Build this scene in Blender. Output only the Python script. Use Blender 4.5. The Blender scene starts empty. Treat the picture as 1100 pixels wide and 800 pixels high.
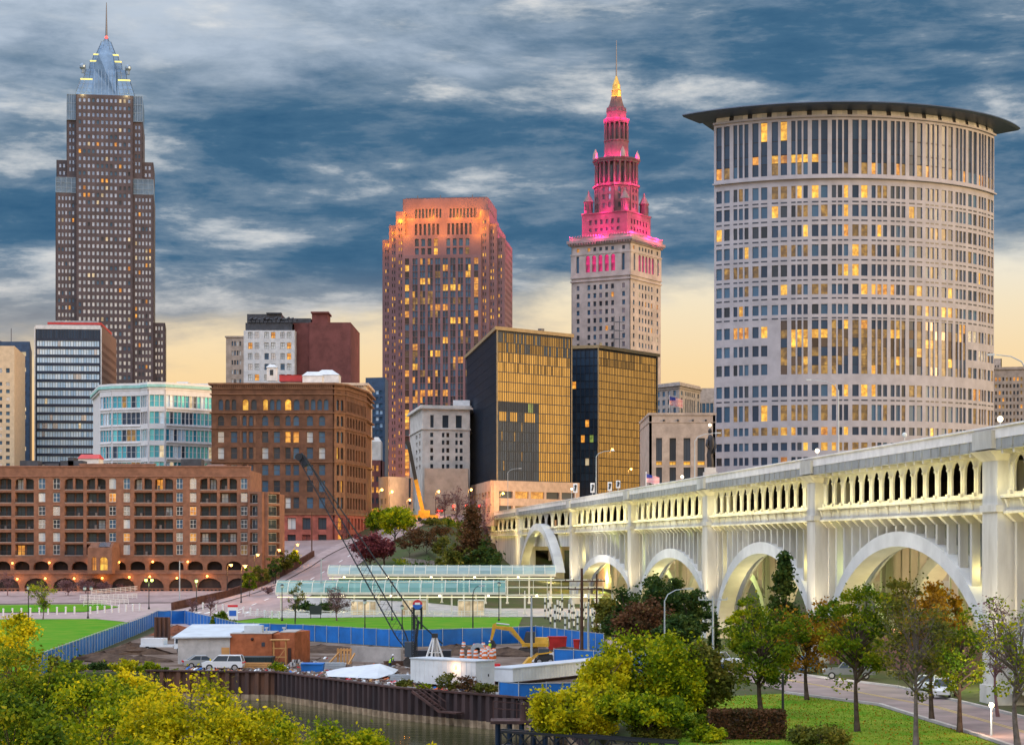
import bpy, bmesh, math, random
import numpy as np
from mathutils import Vector, Matrix
from mathutils.geometry import delaunay_2d_cdt
scene = bpy.context.scene
COL = scene.collection
rng = random.Random(7)
R = math.radians
# ------------------------------------------------------------------ camera
F_PX = 2200.0                      # focal length in photograph pixels (1100 wide)
HORIZON = 585.0
CAM_Z = 14.0
cam_data = bpy.data.cameras.new('camera')
cam = bpy.data.objects.new('camera', cam_data)
COL.objects.link(cam)
cam.location = (0, 0, CAM_Z)
cam.rotation_euler = (R(90), 0, 0)
cam_data.sensor_width = 36.0
cam_data.lens = 36.0 * F_PX / 1100.0
cam_data.shift_y = (HORIZON - 400.0) / 1100.0
cam_data.clip_start = 1.0
cam_data.clip_end = 9000.0
scene.camera = cam
# ------------------------------------------------------------------ view, render
scene.view_settings.view_transform = 'Standard'
scene.view_settings.look = 'None'
scene.view_settings.exposure = 0.22
scene.view_settings.gamma = 1.0
scene.view_settings.use_curve_mapping = False
scene.render.engine = 'CYCLES'
scene.cycles.use_denoising = True
scene.cycles.max_bounces = 5
scene.cycles.diffuse_bounces = 2
scene.cycles.glossy_bounces = 3
scene.cycles.transmission_bounces = 3
scene.cycles.sample_clamp_indirect = 4.0
# ------------------------------------------------------------------ sun
SUN_AZ, SUN_EL = R(111), R(11)      # compass from +Y towards +X
sd = bpy.data.lights.new('sun', 'SUN')
sd.energy = 2.4
sd.angle = R(18)
sd.color = (1.0, 0.66, 0.34)
sun = bpy.data.objects.new('sun', sd)
COL.objects.link(sun)
sdir = Vector((math.sin(SUN_AZ) * math.cos(SUN_EL), math.cos(SUN_AZ) * math.cos(SUN_EL), math.sin(SUN_EL)))
sun.rotation_euler = (-sdir).to_track_quat('-Z', 'Y').to_euler()
sun.location = (400, -300, 200)
# ------------------------------------------------------------------ world
world = bpy.data.worlds.new('World')
scene.world = world
world.use_nodes = True
class NT:
 """little node-tree writer"""
 def __init__(self, tree):
  self.t = tree
 def n(self, typ, **kw):
  nd = self.t.nodes.new(typ)
  for k, v in kw.items():
   setattr(nd, k, v)
  return nd
 def l(self, a, b):
  self.t.links.new(a, b)
 def val(self, sock, v):
  if isinstance(v, bpy.types.NodeSocket):
   self.l(v, sock)
  else:
   sock.default_value = v
 def math(self, op, a, b=0.0, c=None, clamp=False):
  m = self.n('ShaderNodeMath', operation=op, use_clamp=clamp)
  self.val(m.inputs[0], a)
  self.val(m.inputs[1], b)
  if c is not None:
   self.val(m.inputs[2], c)
  return m.outputs[0]
 def ramp(self, fac, stops, interp='LINEAR'):
  r = self.n('ShaderNodeValToRGB')
  r.color_ramp.interpolation = interp
  e = r.color_ramp.elements
  while len(e) < len(stops):
   e.new(0.5)
  for i, (p, c) in enumerate(stops):
   e[i].position = p
   if not isinstance(c, (tuple, list)):
    c = (c, c, c)
   e[i].color = (*c[:3], 1)
  self.val(r.inputs[0], fac)
  return r.outputs[0]
 def mix(self, fac, a, b, blend='MIX'):
  m = self.n('ShaderNodeMix', data_type='RGBA', blend_type=blend)
  self.val(m.inputs[0], fac)
  for i, v in ((6, a), (7, b)):
   if isinstance(v, (tuple, list)):
    v = (*v[:3], 1)
   self.val(m.inputs[i], v)
  return m.outputs[2]
 def noise(self, vec, scale, detail=5, rough=0.55, dist=0.0):
  m = self.n('ShaderNodeTexNoise')
  if vec is not None:
   self.l(vec, m.inputs['Vector'])
  m.inputs['Scale'].default_value = scale
  m.inputs['Detail'].default_value = detail
  m.inputs['Roughness'].default_value = rough
  m.inputs['Distortion'].default_value = dist
  return m.outputs['Fac']
 def maprange(self, v, a, b, c=0.0, d=1.0, smooth=True):
  m = self.n('ShaderNodeMapRange')
  m.interpolation_type = 'SMOOTHSTEP' if smooth else 'LINEAR'
  self.val(m.inputs['Value'], v)
  for k, x in zip(('From Min', 'From Max', 'To Min', 'To Max'), (a, b, c, d)):
   m.inputs[k].default_value = x
  return m.outputs[0]
 def mapping(self, vec, scale=(1, 1, 1), loc=(0, 0, 0), rot=(0, 0, 0)):
  m = self.n('ShaderNodeMapping')
  self.l(vec, m.inputs['Vector'])
  m.inputs['Scale'].default_value = scale
  m.inputs['Location'].default_value = loc
  m.inputs['Rotation'].default_value = rot
  return m.outputs[0]
def build_world():
 t = NT(world.node_tree)
 world.node_tree.nodes.clear()
 out = t.n('ShaderNodeOutputWorld')
 bg = t.n('ShaderNodeBackground')
 t.l(bg.outputs[0], out.inputs[0])
 tc = t.n('ShaderNodeTexCoord').outputs['Generated']
 sep = t.n('ShaderNodeSeparateXYZ')
 t.l(tc, sep.inputs[0])
 x, y, z = sep.outputs
 sky = t.n('ShaderNodeTexSky')
 sky.sky_type = 'NISHITA'
 sky.sun_disc = False
 sky.sun_elevation = SUN_EL
 sky.sun_rotation = SUN_AZ
 sky.air_density = 1.0
 sky.dust_density = 2.0
 nish = t.mix(1.0, sky.outputs[0], (0.1, 0.1, 0.1), 'MULTIPLY')
 # clear dawn sky seen between the clouds
 clear = t.ramp(z, [(0.0, (0.90, 0.50, 0.20)), (0.05, (0.92, 0.56, 0.235)), (0.085, (0.90, 0.65, 0.35)), (0.115, (0.86, 0.72, 0.50)),
                       (0.14, (0.80, 0.76, 0.66)), (0.19, (0.50, 0.56, 0.64)), (0.235, (0.45, 0.52, 0.62)),
                       (0.27, (0.50, 0.57, 0.66)), (0.45, (0.75, 0.80, 0.92)), (1.0, (0.75, 0.80, 0.92))])
 clear = t.mix(0.12, clear, nish)
 # cloud deck in layers: streaks stretched along the horizon
 zc = t.math('SUBTRACT', z, t.math('MULTIPLY', x, 0.10))
 v1 = t.mapping(tc, scale=(5.6, 5.6, 22.0), loc=(3.1, 0.4, 1.7))
 v2 = t.mapping(tc, scale=(17.0, 17.0, 58.0), loc=(7.3, 2.0, 0.2))
 n1 = t.noise(v1, 1.0, 9, 0.60, 0.35)
 n2 = t.noise(v2, 1.0, 8, 0.64, 0.3)
 n3 = t.noise(t.mapping(tc, scale=(38, 38, 95), loc=(2.3, 8.1, 4.4)), 1.0, 6, 0.6)
 cover = t.ramp(zc, [(0.0, 0.26), (0.09, 0.33), (0.116, 0.50), (0.14, 0.72), (0.20, 0.74), (0.225, 0.60), (0.26, 0.56), (0.4, 0.45), (1.0, 0.35)])
 dens = t.math('ADD', t.math('ADD', t.math('MULTIPLY', n1, 0.66), t.math('ADD', t.math('MULTIPLY', n2, 0.22), t.math('MULTIPLY', n3, 0.12))), t.math('SUBTRACT', cover, 0.5))
 dens = t.math('ADD', dens, t.math('MULTIPLY', t.math('MULTIPLY', x, 0.8), t.maprange(z, 0.185, 0.24)))
 fac = t.maprange(dens, 0.39, 0.64)
 shade = t.math('ADD', t.math('MULTIPLY', t.noise(t.mapping(tc, scale=(8.0, 8.0, 38), loc=(1.3, 5.2, 9.1)), 1.0, 8, 0.62, 0.2), 0.66),
                   t.math('ADD', t.math('MULTIPLY', n2, 0.2), t.math('MULTIPLY', n3, 0.14)))
 cloud = t.ramp(shade, [(0.34, (0.024, 0.088, 0.175)), (0.45, (0.050, 0.125, 0.215)), (0.52, (0.14, 0.21, 0.29)),
                           (0.58, (0.40, 0.44, 0.48)), (0.66, (0.74, 0.72, 0.68))])
 # clouds low over the horizon catch the warm light
 low = t.maprange(z, 0.14, 0.095)
 cloud = t.mix(t.math('MULTIPLY', low, 0.45), cloud, (0.52, 0.44, 0.36))
 col = t.mix(fac, clear, cloud)
 # the high sky and the open western half behind the viewer are brighter
 up = t.maprange(z, 0.30, 0.65, 0.0, 1.0)
 west = t.maprange(y, 0.25, -0.65, 0.0, 1.0)
 gain = t.math('ADD', 1.0, t.math('ADD', t.math('MULTIPLY', up, 1.0), t.math('MULTIPLY', west, 0.95)))
 # glow towards the sun
 glow = t.maprange(x, 0.45, 0.97, 0.0, 1.0)
 glow = t.math('MULTIPLY', glow, t.maprange(z, 0.42, 0.02, 0.0, 1.0))
 col = t.mix(glow, col, (1.15, 0.76, 0.30))
 comb = t.n('ShaderNodeCombineXYZ')
 for i in range(3):
  t.l(gain, comb.inputs[i])
 col = t.mix(1.0, col, comb.outputs[0], 'MULTIPLY')
 t.l(col, bg.inputs[0])
 bg.inputs[1].default_value = 1.0
build_world()
# ------------------------------------------------------------------ materials
MATS = {}
def mat(name, col=(0.5, 0.5, 0.5), rough=0.7, metal=0.0, spec=0.4, var=0.12, scale=0.6, emit=None, estr=0.0, col2=None, stretch=(1, 1, 1), bump=0.0, detail=4):
 """Principled material with procedural mottling (var) or a second colour."""
 m = bpy.data.materials.new(name)
 m.use_nodes = True
 t = NT(m.node_tree)
 b = m.node_tree.nodes['Principled BSDF']
 b.inputs['Roughness'].default_value = rough
 b.inputs['Metallic'].default_value = metal
 b.inputs['Specular IOR Level'].default_value = spec if rough < 0.88 else 0.06
 if var > 0 or col2:
  tc = t.n('ShaderNodeTexCoord').outputs['Object']
  v = t.mapping(tc, scale=stretch)
  n = t.noise(v, scale, detail, 0.6)
  c2 = col2 or tuple(c * (1 - var * 1.6) for c in col)
  c1 = col if col2 else tuple(min(1, c * (1 + var)) for c in col)
  c = t.ramp(n, [(0.34, c1), (0.66, c2)])
  t.l(c, b.inputs['Base Color'])
  if bump:
   bp = t.n('ShaderNodeBump')
   bp.inputs['Strength'].default_value = bump
   bp.inputs['Distance'].default_value = 0.1
   t.l(n, bp.inputs['Height'])
   t.l(bp.outputs[0], b.inputs['Normal'])
 else:
  b.inputs['Base Color'].default_value = (*col, 1)
 if emit:
  b.inputs['Emission Color'].default_value = (*emit, 1)
  b.inputs['Emission Strength'].default_value = estr
 MATS[name] = m
 return m
def rnd(t):
 """one random number per pane, whether the pane is its own object or an island of a mesh"""
 oi = t.n('ShaderNodeObjectInfo').outputs['Random']
 g = t.n('ShaderNodeNewGeometry').outputs['Random Per Island']
 return t.math('FRACT', t.math('ADD', oi, g))
def glass_mat(name, ca, cb, rough=0.12, metal=0.55, spec=0.5):
 m = bpy.data.materials.new(name)
 m.use_nodes = True
 t = NT(m.node_tree)
 b = m.node_tree.nodes['Principled BSDF']
 r = rnd(t)
 tc = t.n('ShaderNodeTexCoord').outputs['Object']
 n = t.noise(tc, 0.7, 3)
 f = t.math('ADD', t.math('MULTIPLY', r, 0.7), t.math('MULTIPLY', n, 0.3))
 t.l(t.ramp(f, [(0.15, ca), (0.85, cb)]), b.inputs['Base Color'])
 b.inputs['Roughness'].default_value = rough
 b.inputs['Metallic'].default_value = metal
 b.inputs['Specular IOR Level'].default_value = spec
 MATS[name] = m
 return m
def lit_mat(name, ca, cb, s0, s1, scale=0.9):
 """a lit room behind glass: uneven warm light, each pane its own strength"""
 m = bpy.data.materials.new(name)
 m.use_nodes = True
 t = NT(m.node_tree)
 b = m.node_tree.nodes['Principled BSDF']
 b.inputs['Base Color'].default_value = (0.06, 0.05, 0.04, 1)
 b.inputs['Roughness'].default_value = 0.35
 r = rnd(t)
 tc = t.n('ShaderNodeTexCoord').outputs['Object']
 n = t.noise(tc, scale, 3, 0.6)
 n = t.maprange(n, 0.3, 0.7)
 t.l(t.ramp(n, [(0.0, ca), (1.0, cb)]), b.inputs['Emission Color'])
 s = t.math('ADD', t.math('MULTIPLY', r, s1 - s0), s0)
 s = t.math('MULTIPLY', s, t.math('ADD', t.math('MULTIPLY', n, 0.5), 0.5))
 t.l(s, b.inputs['Emission Strength'])
 MATS[name] = m
 return m
def leaf_mat(name, stops, rough=0.6, trans=0.25):
 m = bpy.data.materials.new(name)
 m.use_nodes = True
 t = NT(m.node_tree)
 b = m.node_tree.nodes['Principled BSDF']
 g = t.n('ShaderNodeNewGeometry').outputs['Random Per Island']
 tc = t.n('ShaderNodeTexCoord').outputs['Object']
 n = t.noise(tc, 0.55, 3, 0.6)
 f = t.math('ADD', t.math('MULTIPLY', g, 0.45), t.math('MULTIPLY', t.maprange(n, 0.3, 0.7), 0.55))
 c = t.ramp(f, stops)
 t.l(c, b.inputs['Base Color'])
 b.inputs['Roughness'].default_value = rough
 b.inputs['Specular IOR Level'].default_value = 0.1
 if trans:
  tr = t.n('ShaderNodeBsdfTranslucent')
  t.l(c, tr.inputs[0])
  mx = t.n('ShaderNodeMixShader')
  mx.inputs[0].default_value = trans
  t.l(b.outputs[0], mx.inputs[1])
  t.l(tr.outputs[0], mx.inputs[2])
  t.l(mx.outputs[0], m.node_tree.nodes['Material Output'].inputs[0])
 MATS[name] = m
 return m
# ------------------------------------------------------------------ mesh helpers
class MB:
 def __init__(self):
  self.v, self.f, self.m = [], [], []
 def quad(self, a, b, c, d, m=0):
  i = len(self.v)
  self.v += [tuple(a), tuple(b), tuple(c), tuple(d)]
  self.f.append((i, i + 1, i + 2, i + 3))
  self.m.append(m)
 def poly(self, pts, m=0):
  i = len(self.v)
  self.v += [tuple(p) for p in pts]
  self.f.append(tuple(range(i, i + len(pts))))
  self.m.append(m)
 def box(self, x0, x1, y0, y1, z0, z1, m=0):
  self.prism([(x0, y0), (x1, y0), (x1, y1), (x0, y1)], z0, z1, m)
 def prism(self, pts, z0, z1, m=0, top=None, mt=None):
  """vertical prism; top = other outline for a taper; outline counter-clockwise from above"""
  n = len(pts)
  top = top or pts
  i = len(self.v)
  self.v += [(p[0], p[1], z0) for p in pts] + [(p[0], p[1], z1) for p in top]
  for k in range(n):
   k2 = (k + 1) % n
   self.f.append((i + k, i + k2, i + n + k2, i + n + k))
   self.m.append(m)
  self.f.append(tuple(i + n + k for k in range(n)))
  self.m.append(m if mt is None else mt)
  self.f.append(tuple(i + k for k in reversed(range(n))))
  self.m.append(m)
 def bar(self, p, q, w, h=None, m=0, up=(0, 0, 1)):
  """box section beam from p to q"""
  p, q = Vector(p), Vector(q)
  d = (q - p)
  if d.length < 1e-6:
   return
  d.normalize()
  up = Vector(up)
  if abs(d.dot(up)) > 0.98:
   up = Vector((1, 0, 0))
  s = d.cross(up).normalized()
  u = s.cross(d)
  h = w if h is None else h
  i = len(self.v)
  for e in (p, q):
   for a, b in ((-1, -1), (1, -1), (1, 1), (-1, 1)):
    self.v.append(tuple(e + s * a * w / 2 + u * b * h / 2))
  for k in range(4):
   k2 = (k + 1) % 4
   self.f.append((i + k, i + k2, i + 4 + k2, i + 4 + k))
   self.m.append(m)
  self.f += [(i + 3, i + 2, i + 1, i), (i + 4, i + 5, i + 6, i + 7)]
  self.m += [m, m]
 def tube(self, pts, radii, n=8, m=0, cap=True):
  pts = [Vector(p) for p in pts]
  if not isinstance(radii, (list, tuple)):
   radii = [radii] * len(pts)
  i = len(self.v)
  prev = None
  for k, p in enumerate(pts):
   d = (pts[min(k + 1, len(pts) - 1)] - pts[max(k - 1, 0)])
   if d.length < 1e-9:
    d = Vector((0, 0, 1))
   d.normalize()
   if prev is None:
    a = d.cross(Vector((0, 0, 1)) if abs(d.z) < 0.9 else Vector((1, 0, 0))).normalized()
   else:
    a = (prev - d * prev.dot(d)).normalized()
   prev = a
   b = d.cross(a)
   for j in range(n):
    t = 2 * math.pi * j / n
    self.v.append(tuple(p + (a * math.cos(t) + b * math.sin(t)) * radii[k]))
  for k in range(len(pts) - 1):
   for j in range(n):
    j2 = (j + 1) % n
    self.f.append((i + k * n + j, i + k * n + j2, i + (k + 1) * n + j2, i + (k + 1) * n + j))
    self.m.append(m)
  if cap:
   self.f.append(tuple(i + j for j in reversed(range(n))))
   self.f.append(tuple(i + (len(pts) - 1) * n + j for j in range(n)))
   self.m += [m, m]
 def lathe(self, prof, n=16, c=(0, 0), m=0, a0=0.0, seg_m=None):
  """prof: [(r, z)] from bottom to top about the vertical axis at c"""
  i = len(self.v)
  for r, z in prof:
   for j in range(n):
    t = a0 + 2 * math.pi * j / n
    self.v.append((c[0] + r * math.cos(t), c[1] + r * math.sin(t), z))
  for k in range(len(prof) - 1):
   for j in range(n):
    j2 = (j + 1) % n
    self.f.append((i + k * n + j, i + k * n + j2, i + (k + 1) * n + j2, i + (k + 1) * n + j))
    self.m.append(m if seg_m is None else seg_m[k])
  self.f.append(tuple(i + (len(prof) - 1) * n + j for j in range(n)))
  self.f.append(tuple(i + j for j in reversed(range(n))))
  self.m += [m, m]
 def ball(self, c, r, m=0, n=8, sz=1.0):
  prof = []
  for k in range(n // 2 + 1):
   a = -math.pi / 2 + math.pi * k / (n // 2)
   prof.append((max(1e-3, r * math.cos(a)), c[2] + r * sz * math.sin(a)))
  self.lathe(prof, n, (c[0], c[1]), m)
 def build(self, name, mats, parent=None, loc=(0, 0, 0), smooth=False, off=None):
  me = bpy.data.meshes.new(name)
  v = self.v
  if off is not None:
   v = [(p[0] - off[0], p[1] - off[1], p[2] - off[2]) for p in v]
  me.from_pydata(v, [], self.f)
  if not isinstance(mats, (list, tuple)):
   mats = [mats]
  for mm in mats:
   me.materials.append(mm if not isinstance(mm, str) else MATS[mm])
  if len(mats) > 1:
   me.polygons.foreach_set('material_index', self.m)
  if smooth:
   me.polygons.foreach_set('use_smooth', [True] * len(me.polygons))
  me.update()
  o = bpy.data.objects.new(name, me)
  o.location = loc
  COL.objects.link(o)
  if parent is not None:
   o.parent = parent
  return o
def tag(o, label=None, cat=None, group=None, kind=None):
 if label:
  o['label'] = label
 if cat:
  o['category'] = cat
 if group:
  o['group'] = group
 if kind:
  o['kind'] = kind
 return o
def thing(name, label, cat, loc=(0, 0, 0), rz=0.0, group=None):
 o = bpy.data.objects.new(name, None)
 o.empty_display_size = 0.5
 o.location = loc
 o.rotation_euler = (0, 0, rz)
 COL.objects.link(o)
 return tag(o, label, cat, group)
def copy_tree(o, parent=None):
 c = o.copy()
 COL.objects.link(c)
 if parent is not None:
  c.parent = parent
 for ch in list(o.children):
  copy_tree(ch, c)
 return c
def lamp(parent, loc, power, color, radius=0.15, kind='POINT', rot=None, size=None, spot=None, blend=0.6):
 ld = bpy.data.lights.new('lamp_light', kind)
 ld.energy = power
 ld.color = color
 if kind == 'AREA':
  ld.shape = 'RECTANGLE'
  ld.size, ld.size_y = size
 else:
  ld.shadow_soft_size = radius
 if kind == 'SPOT':
  ld.spot_size = spot
  ld.spot_blend = blend
 o = bpy.data.objects.new('lamp_light', ld)
 COL.objects.link(o)
 o.location = loc
 if rot is not None:
  o.rotation_euler = rot
 if parent is not None:
  o.parent = parent
 return o
def aim(d):
 return Vector(d).to_track_quat('-Z', 'Y').to_euler()
def PX(px, Y):
 return (px - 550.0) * Y / F_PX
def PZ(py, Y):
 return CAM_Z + (HORIZON - py) * Y / F_PX
# ------------------------------------------------------------------ facades
def planar(p, q):
 """face seen from outside with p at its left end: returns f(s, n, z), length, angle"""
 p, q = Vector(p[:2]), Vector(q[:2])
 d = q - p
 L = d.length
 d.normalize()
 nx, ny = d.y, -d.x
 def f(s, n, z):
  return (p.x + d.x * s + nx * n, p.y + d.y * s + ny * n, z)
 return f, L, math.atan2(d.y, d.x)
def grid(n, a, b, fill=0.6, lead=None):
 """n equal bays over [a, b]; each opening takes fill of its bay"""
 w = (b - a) / n
 return [(a + w * (i + 0.5 - fill / 2), a + w * (i + 0.5 + fill / 2)) for i in range(n)]
def facade(mb, f, s0, s1, z0, z1, cols, rows, t=0.35, m=0, skip=None, arch=None, mrow=None, nb=0.0):
 """wall plate proud of the core by t with an opening at each col x row; returns the openings"""
 cs = sorted(cols)
 rs = sorted(rows)
 sx = [s0]
 for a, b in cs:
  sx += [a, b]
 sx.append(s1)
 zz = [z0]
 for a, b in rs:
  zz += [a, b]
 zz.append(z1)
 outs = []
 for j in range(len(zz) - 1):
  for i in range(len(sx) - 1):
   a, b, c, d = sx[i], sx[i + 1], zz[j], zz[j + 1]
   if b - a < 1e-4 or d - c < 1e-4:
    continue
   mi = m
   if mrow is not None:
    mi = mrow(0.5 * (c + d))
   win = (i % 2 == 1) and (j % 2 == 1)
   if win and skip is not None and skip(i // 2, j // 2):
    win = False
   if not win:
    mb.quad(f(a, t, c), f(b, t, c), f(b, t, d), f(a, t, d), mi)
    continue
   outs.append((a, b, c, d, i // 2, j // 2))
   mb.quad(f(a, nb, c), f(a, t, c), f(a, t, d), f(a, nb, d), mi)
   mb.quad(f(b, t, c), f(b, nb, c), f(b, nb, d), f(b, t, d), mi)
   mb.quad(f(a, t, c), f(a, nb, c), f(b, nb, c), f(b, t, c), mi)
   mb.quad(f(a, nb, d), f(a, t, d), f(b, t, d), f(b, nb, d), mi)
   k = arch(i // 2, j // 2) if arch else 0
   if k:
    r = min((b - a) / 2 * k, (d - c) * 0.8)
    N = 6
    cx = 0.5 * (a + b)
    arc = [(cx - (b - a) / 2 * math.cos(math.pi * q / N), d - r + r * math.sin(math.pi * q / N)) for q in range(N + 1)]
    e = t - 0.01
    for q in range(N):
     (xa, za), (xb, zb) = arc[q], arc[q + 1]
     mb.quad(f(xa, e, za), f(xb, e, zb), f(xb, e, d), f(xa, e, d), mi)
     mb.quad(f(xa, e, za), f(xa, nb, za), f(xb, nb, zb), f(xb, e, zb), mi)
 # edges of the plate
 mb.quad(f(s0, 0, z0), f(s0, t, z0), f(s0, t, z1), f(s0, 0, z1), m)
 mb.quad(f(s1, t, z0), f(s1, 0, z0), f(s1, 0, z1), f(s1, t, z1), m)
 mb.quad(f(s0, t, z1), f(s1, t, z1), f(s1, 0, z1), f(s0, 0, z1), m)
 mb.quad(f(s0, 0, z0), f(s1, 0, z0), f(s1, t, z0), f(s0, t, z0), m)
 return outs
_pane_cache = {}
def pane_mesh(w, h, gm, style, fm):
 key = (round(w, 2), round(h, 2), gm, style, fm)
 if key in _pane_cache:
  return _pane_cache[key]
 mb = MB()
 pane_geo(mb, lambda s, n, z: (s, -n, z), -w / 2, w / 2, -h / 2, h / 2, 0, style, 1)
 me = bpy.data.meshes.new('window')
 me.from_pydata(mb.v, [], mb.f)
 me.materials.append(MATS[gm])
 if style != 'plain':
  me.materials.append(MATS[fm])
  me.polygons.foreach_set('material_index', mb.m)
 _pane_cache[key] = me
 return me
def pane_geo(mb, f, a, b, c, d, m, style, mf):
 mb.quad(f(a, 0, c), f(b, 0, c), f(b, 0, d), f(a, 0, d), m)
 if style == 'plain':
  return
 fw = min(0.09, (b - a) * 0.09)
 e = 0.04
 bars = [(a, a + fw, c, d), (b - fw, b, c, d), (a + fw, b - fw, d - fw, d), (a + fw, b - fw, c, c + fw)]
 if style in ('sash', 'cross'):
  zm = c + (d - c) * 0.5
  bars.append((a + fw, b - fw, zm - fw / 2, zm + fw / 2))
 if style == 'cross':
  xm = (a + b) / 2
  bars.append((xm - fw / 2, xm + fw / 2, c + fw, c + (d - c) * 0.5 - fw / 2))
  bars.append((xm - fw / 2, xm + fw / 2, c + (d - c) * 0.5 + fw / 2, d - fw))
 if style == 'slide':
  xm = (a + b) / 2
  bars.append((xm - fw / 2, xm + fw / 2, c + fw, d - fw))
 for x0, x1, y0, y1 in bars:
  mb.quad(f(x0, e, y0), f(x1, e, y0), f(x1, e, y1), f(x0, e, y1), mf)
class Windows:
 """collects the openings of one building; the first 100 become parts of their own, the rest one part"""
 def __init__(self, root, off):
  self.root, self.off, self.items = root, off, []
 def add(self, f, rects, pick, n=0.04, style='plain', fm='frame_dark'):
  for (a, b, c, d, i, j) in rects:
   gm = pick(i, j)
   if gm:
    self.items.append((f, a, b, c, d, gm, n, style, fm))
 def finish(self, limit=100):
  self.items.sort(key=lambda it: -(it[2] - it[1]) * (it[4] - it[3]))
  for (f, a, b, c, d, gm, n, style, fm) in self.items[:limit]:
   ctr = Vector(f((a + b) / 2, n, (c + d) / 2))
   pa, pb = Vector(f(a, n, c)), Vector(f(b, n, c))
   ang = math.atan2(pb.y - pa.y, pb.x - pa.x)
   me = pane_mesh((pb - pa).length, d - c, gm, style, fm)
   o = bpy.data.objects.new('window', me)
   o.location = ctr - Vector(self.off)
   o.rotation_euler = (0, 0, ang)
   o.parent = self.root
   COL.objects.link(o)
  rest = self.items[limit:]
  if rest:
   names, mb = [], MB()
   for (f, a, b, c, d, gm, n, style, fm) in rest:
    for q in (gm, fm):
     if q not in names:
      names.append(q)
    g = lambda s, nn, z, f=f, n=n: f(s, n + nn, z)
    pane_geo(mb, g, a, b, c, d, names.index(gm), style, names.index(fm))
   o = mb.build('window', names, self.root, off=self.off)
   o['kind'] = 'stuff'
def picker(weights, seed=1, cluster=0.0):
 """random pane material; cluster > 0 makes runs of the same along a row"""
 r = random.Random(seed)
 names = [w[0] for w in weights]
 ws = [w[1] for w in weights]
 last = {}
 def pick(i, j):
  if cluster and j in last and r.random() < cluster:
   return last[j]
  g = r.choices(names, ws)[0]
  last[j] = g
  return g
 return pick
class Bld:
 """a building: Empty + wall mesh + windows; all geometry is written in world metres and shifted to the root"""
 def __init__(self, name, label, cat, at, z, group=None):
  self.off = (at[0], at[1], z)
  self.root = thing(name, label, cat, self.off, 0, group)
  self.win = Windows(self.root, self.off)
 def part(self, mb, name, mats, smooth=False):
  return mb.build(name, mats, self.root, off=self.off, smooth=smooth)
 def L(self, p):
  return (p[0] - self.off[0], p[1] - self.off[1], p[2] - self.off[2])
def offset_poly(poly, d):
 """outline moved outwards by d (counter-clockwise polygon)"""
 n = len(poly)
 out = []
 for i in range(n):
  p0, p1, p2 = Vector(poly[i - 1]), Vector(poly[i]), Vector(poly[(i + 1) % n])
  d1, d2 = (p1 - p0).normalized(), (p2 - p1).normalized()
  n1, n2 = Vector((d1.y, -d1.x)), Vector((d2.y, -d2.x))
  b = (n1 + n2)
  if b.length < 1e-6:
   b = n1
  b.normalize()
  k = d / max(0.3, b.dot(n1))
  out.append((p1.x + b.x * k, p1.y + b.y * k))
 return out
def rect_poly(c, w, d, phi):
 """rectangle w wide whose front faces -Y turned by phi, front centre at c; counter-clockwise from front left"""
 u = Vector((math.cos(phi), math.sin(phi)))
 v = Vector((-math.sin(phi), math.cos(phi)))
 c = Vector(c[:2])
 return [tuple(c - u * w / 2), tuple(c + u * w / 2), tuple(c + u * w / 2 + v * d), tuple(c - u * w / 2 + v * d)]
ORD = ['first', 'second', 'third', 'fourth', 'fifth', 'sixth', 'seventh', 'eighth', 'ninth', 'tenth', 'eleventh', 'twelfth',
       'thirteenth', 'fourteenth', 'fifteenth', 'sixteenth', 'seventeenth', 'eighteenth', 'nineteenth', 'twentieth',
       'twenty-first', 'twenty-second', 'twenty-third', 'twenty-fourth', 'twenty-fifth', 'twenty-sixth']
# ================================================================== materials of the setting
mat('key_stone', (0.072, 0.058, 0.070), 0.5, var=0.15, scale=0.15)
mat('crown_steel', (0.14, 0.21, 0.30), 0.3, metal=0.55, var=0.15, scale=0.2)
mat('crown_rib', (0.22, 0.30, 0.40), 0.4, metal=0.5, var=0.1)
mat('court_stone', (0.40, 0.385, 0.425), 0.75, var=0.08, scale=0.25)
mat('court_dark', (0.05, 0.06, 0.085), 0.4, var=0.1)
mat('visor_metal', (0.075, 0.10, 0.145), 0.45, metal=0.3, var=0.12, scale=0.1)
mat('bp_stone', (0.165, 0.096, 0.115), 0.6, var=0.12, scale=0.12)
mat('terminal_stone', (0.44, 0.38, 0.365), 0.8, var=0.14, scale=0.18)
mat('tier_stone_dimmed', (0.11, 0.075, 0.085), 0.8, var=0.15, scale=0.3)  # same stone as the shaft, darkened to hold back ambient light under the floods
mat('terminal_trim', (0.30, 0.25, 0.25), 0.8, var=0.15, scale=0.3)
mat('turret_roof', (0.16, 0.15, 0.15), 0.7)
mat('gilt', (0.75, 0.45, 0.10), 0.4, metal=0.4, var=0.2, scale=1.0)
mat('core_dark', (0.03, 0.03, 0.04), 0.6, var=0)
mat('black_fin', (0.012, 0.026, 0.055), 0.35, metal=0.3, var=0.1)
mat('gold_trim', (0.30, 0.22, 0.12), 0.6, metal=0.1, var=0.1)
mat('podium_concrete', (0.50, 0.36, 0.27), 0.8, var=0.1)
mat('white_stone', (0.60, 0.57, 0.54), 0.8, var=0.12, scale=0.3)
mat('beige_stone', (0.52, 0.43, 0.36), 0.8, var=0.12, scale=0.3)
mat('tan_panel', (0.60, 0.47, 0.33), 0.7, var=0.08)
mat('blue_panel', (0.045, 0.09, 0.17), 0.4, var=0.15)
mat('band_navy', (0.015, 0.03, 0.065), 0.3, var=0.2)
mat('brown_panel', (0.20, 0.12, 0.10), 0.7, var=0.1)
mat('maroon_brick', (0.17, 0.058, 0.055), 0.85, var=0.15, scale=0.3)
mat('white_render', (0.62, 0.62, 0.64), 0.7, var=0.1)
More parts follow.
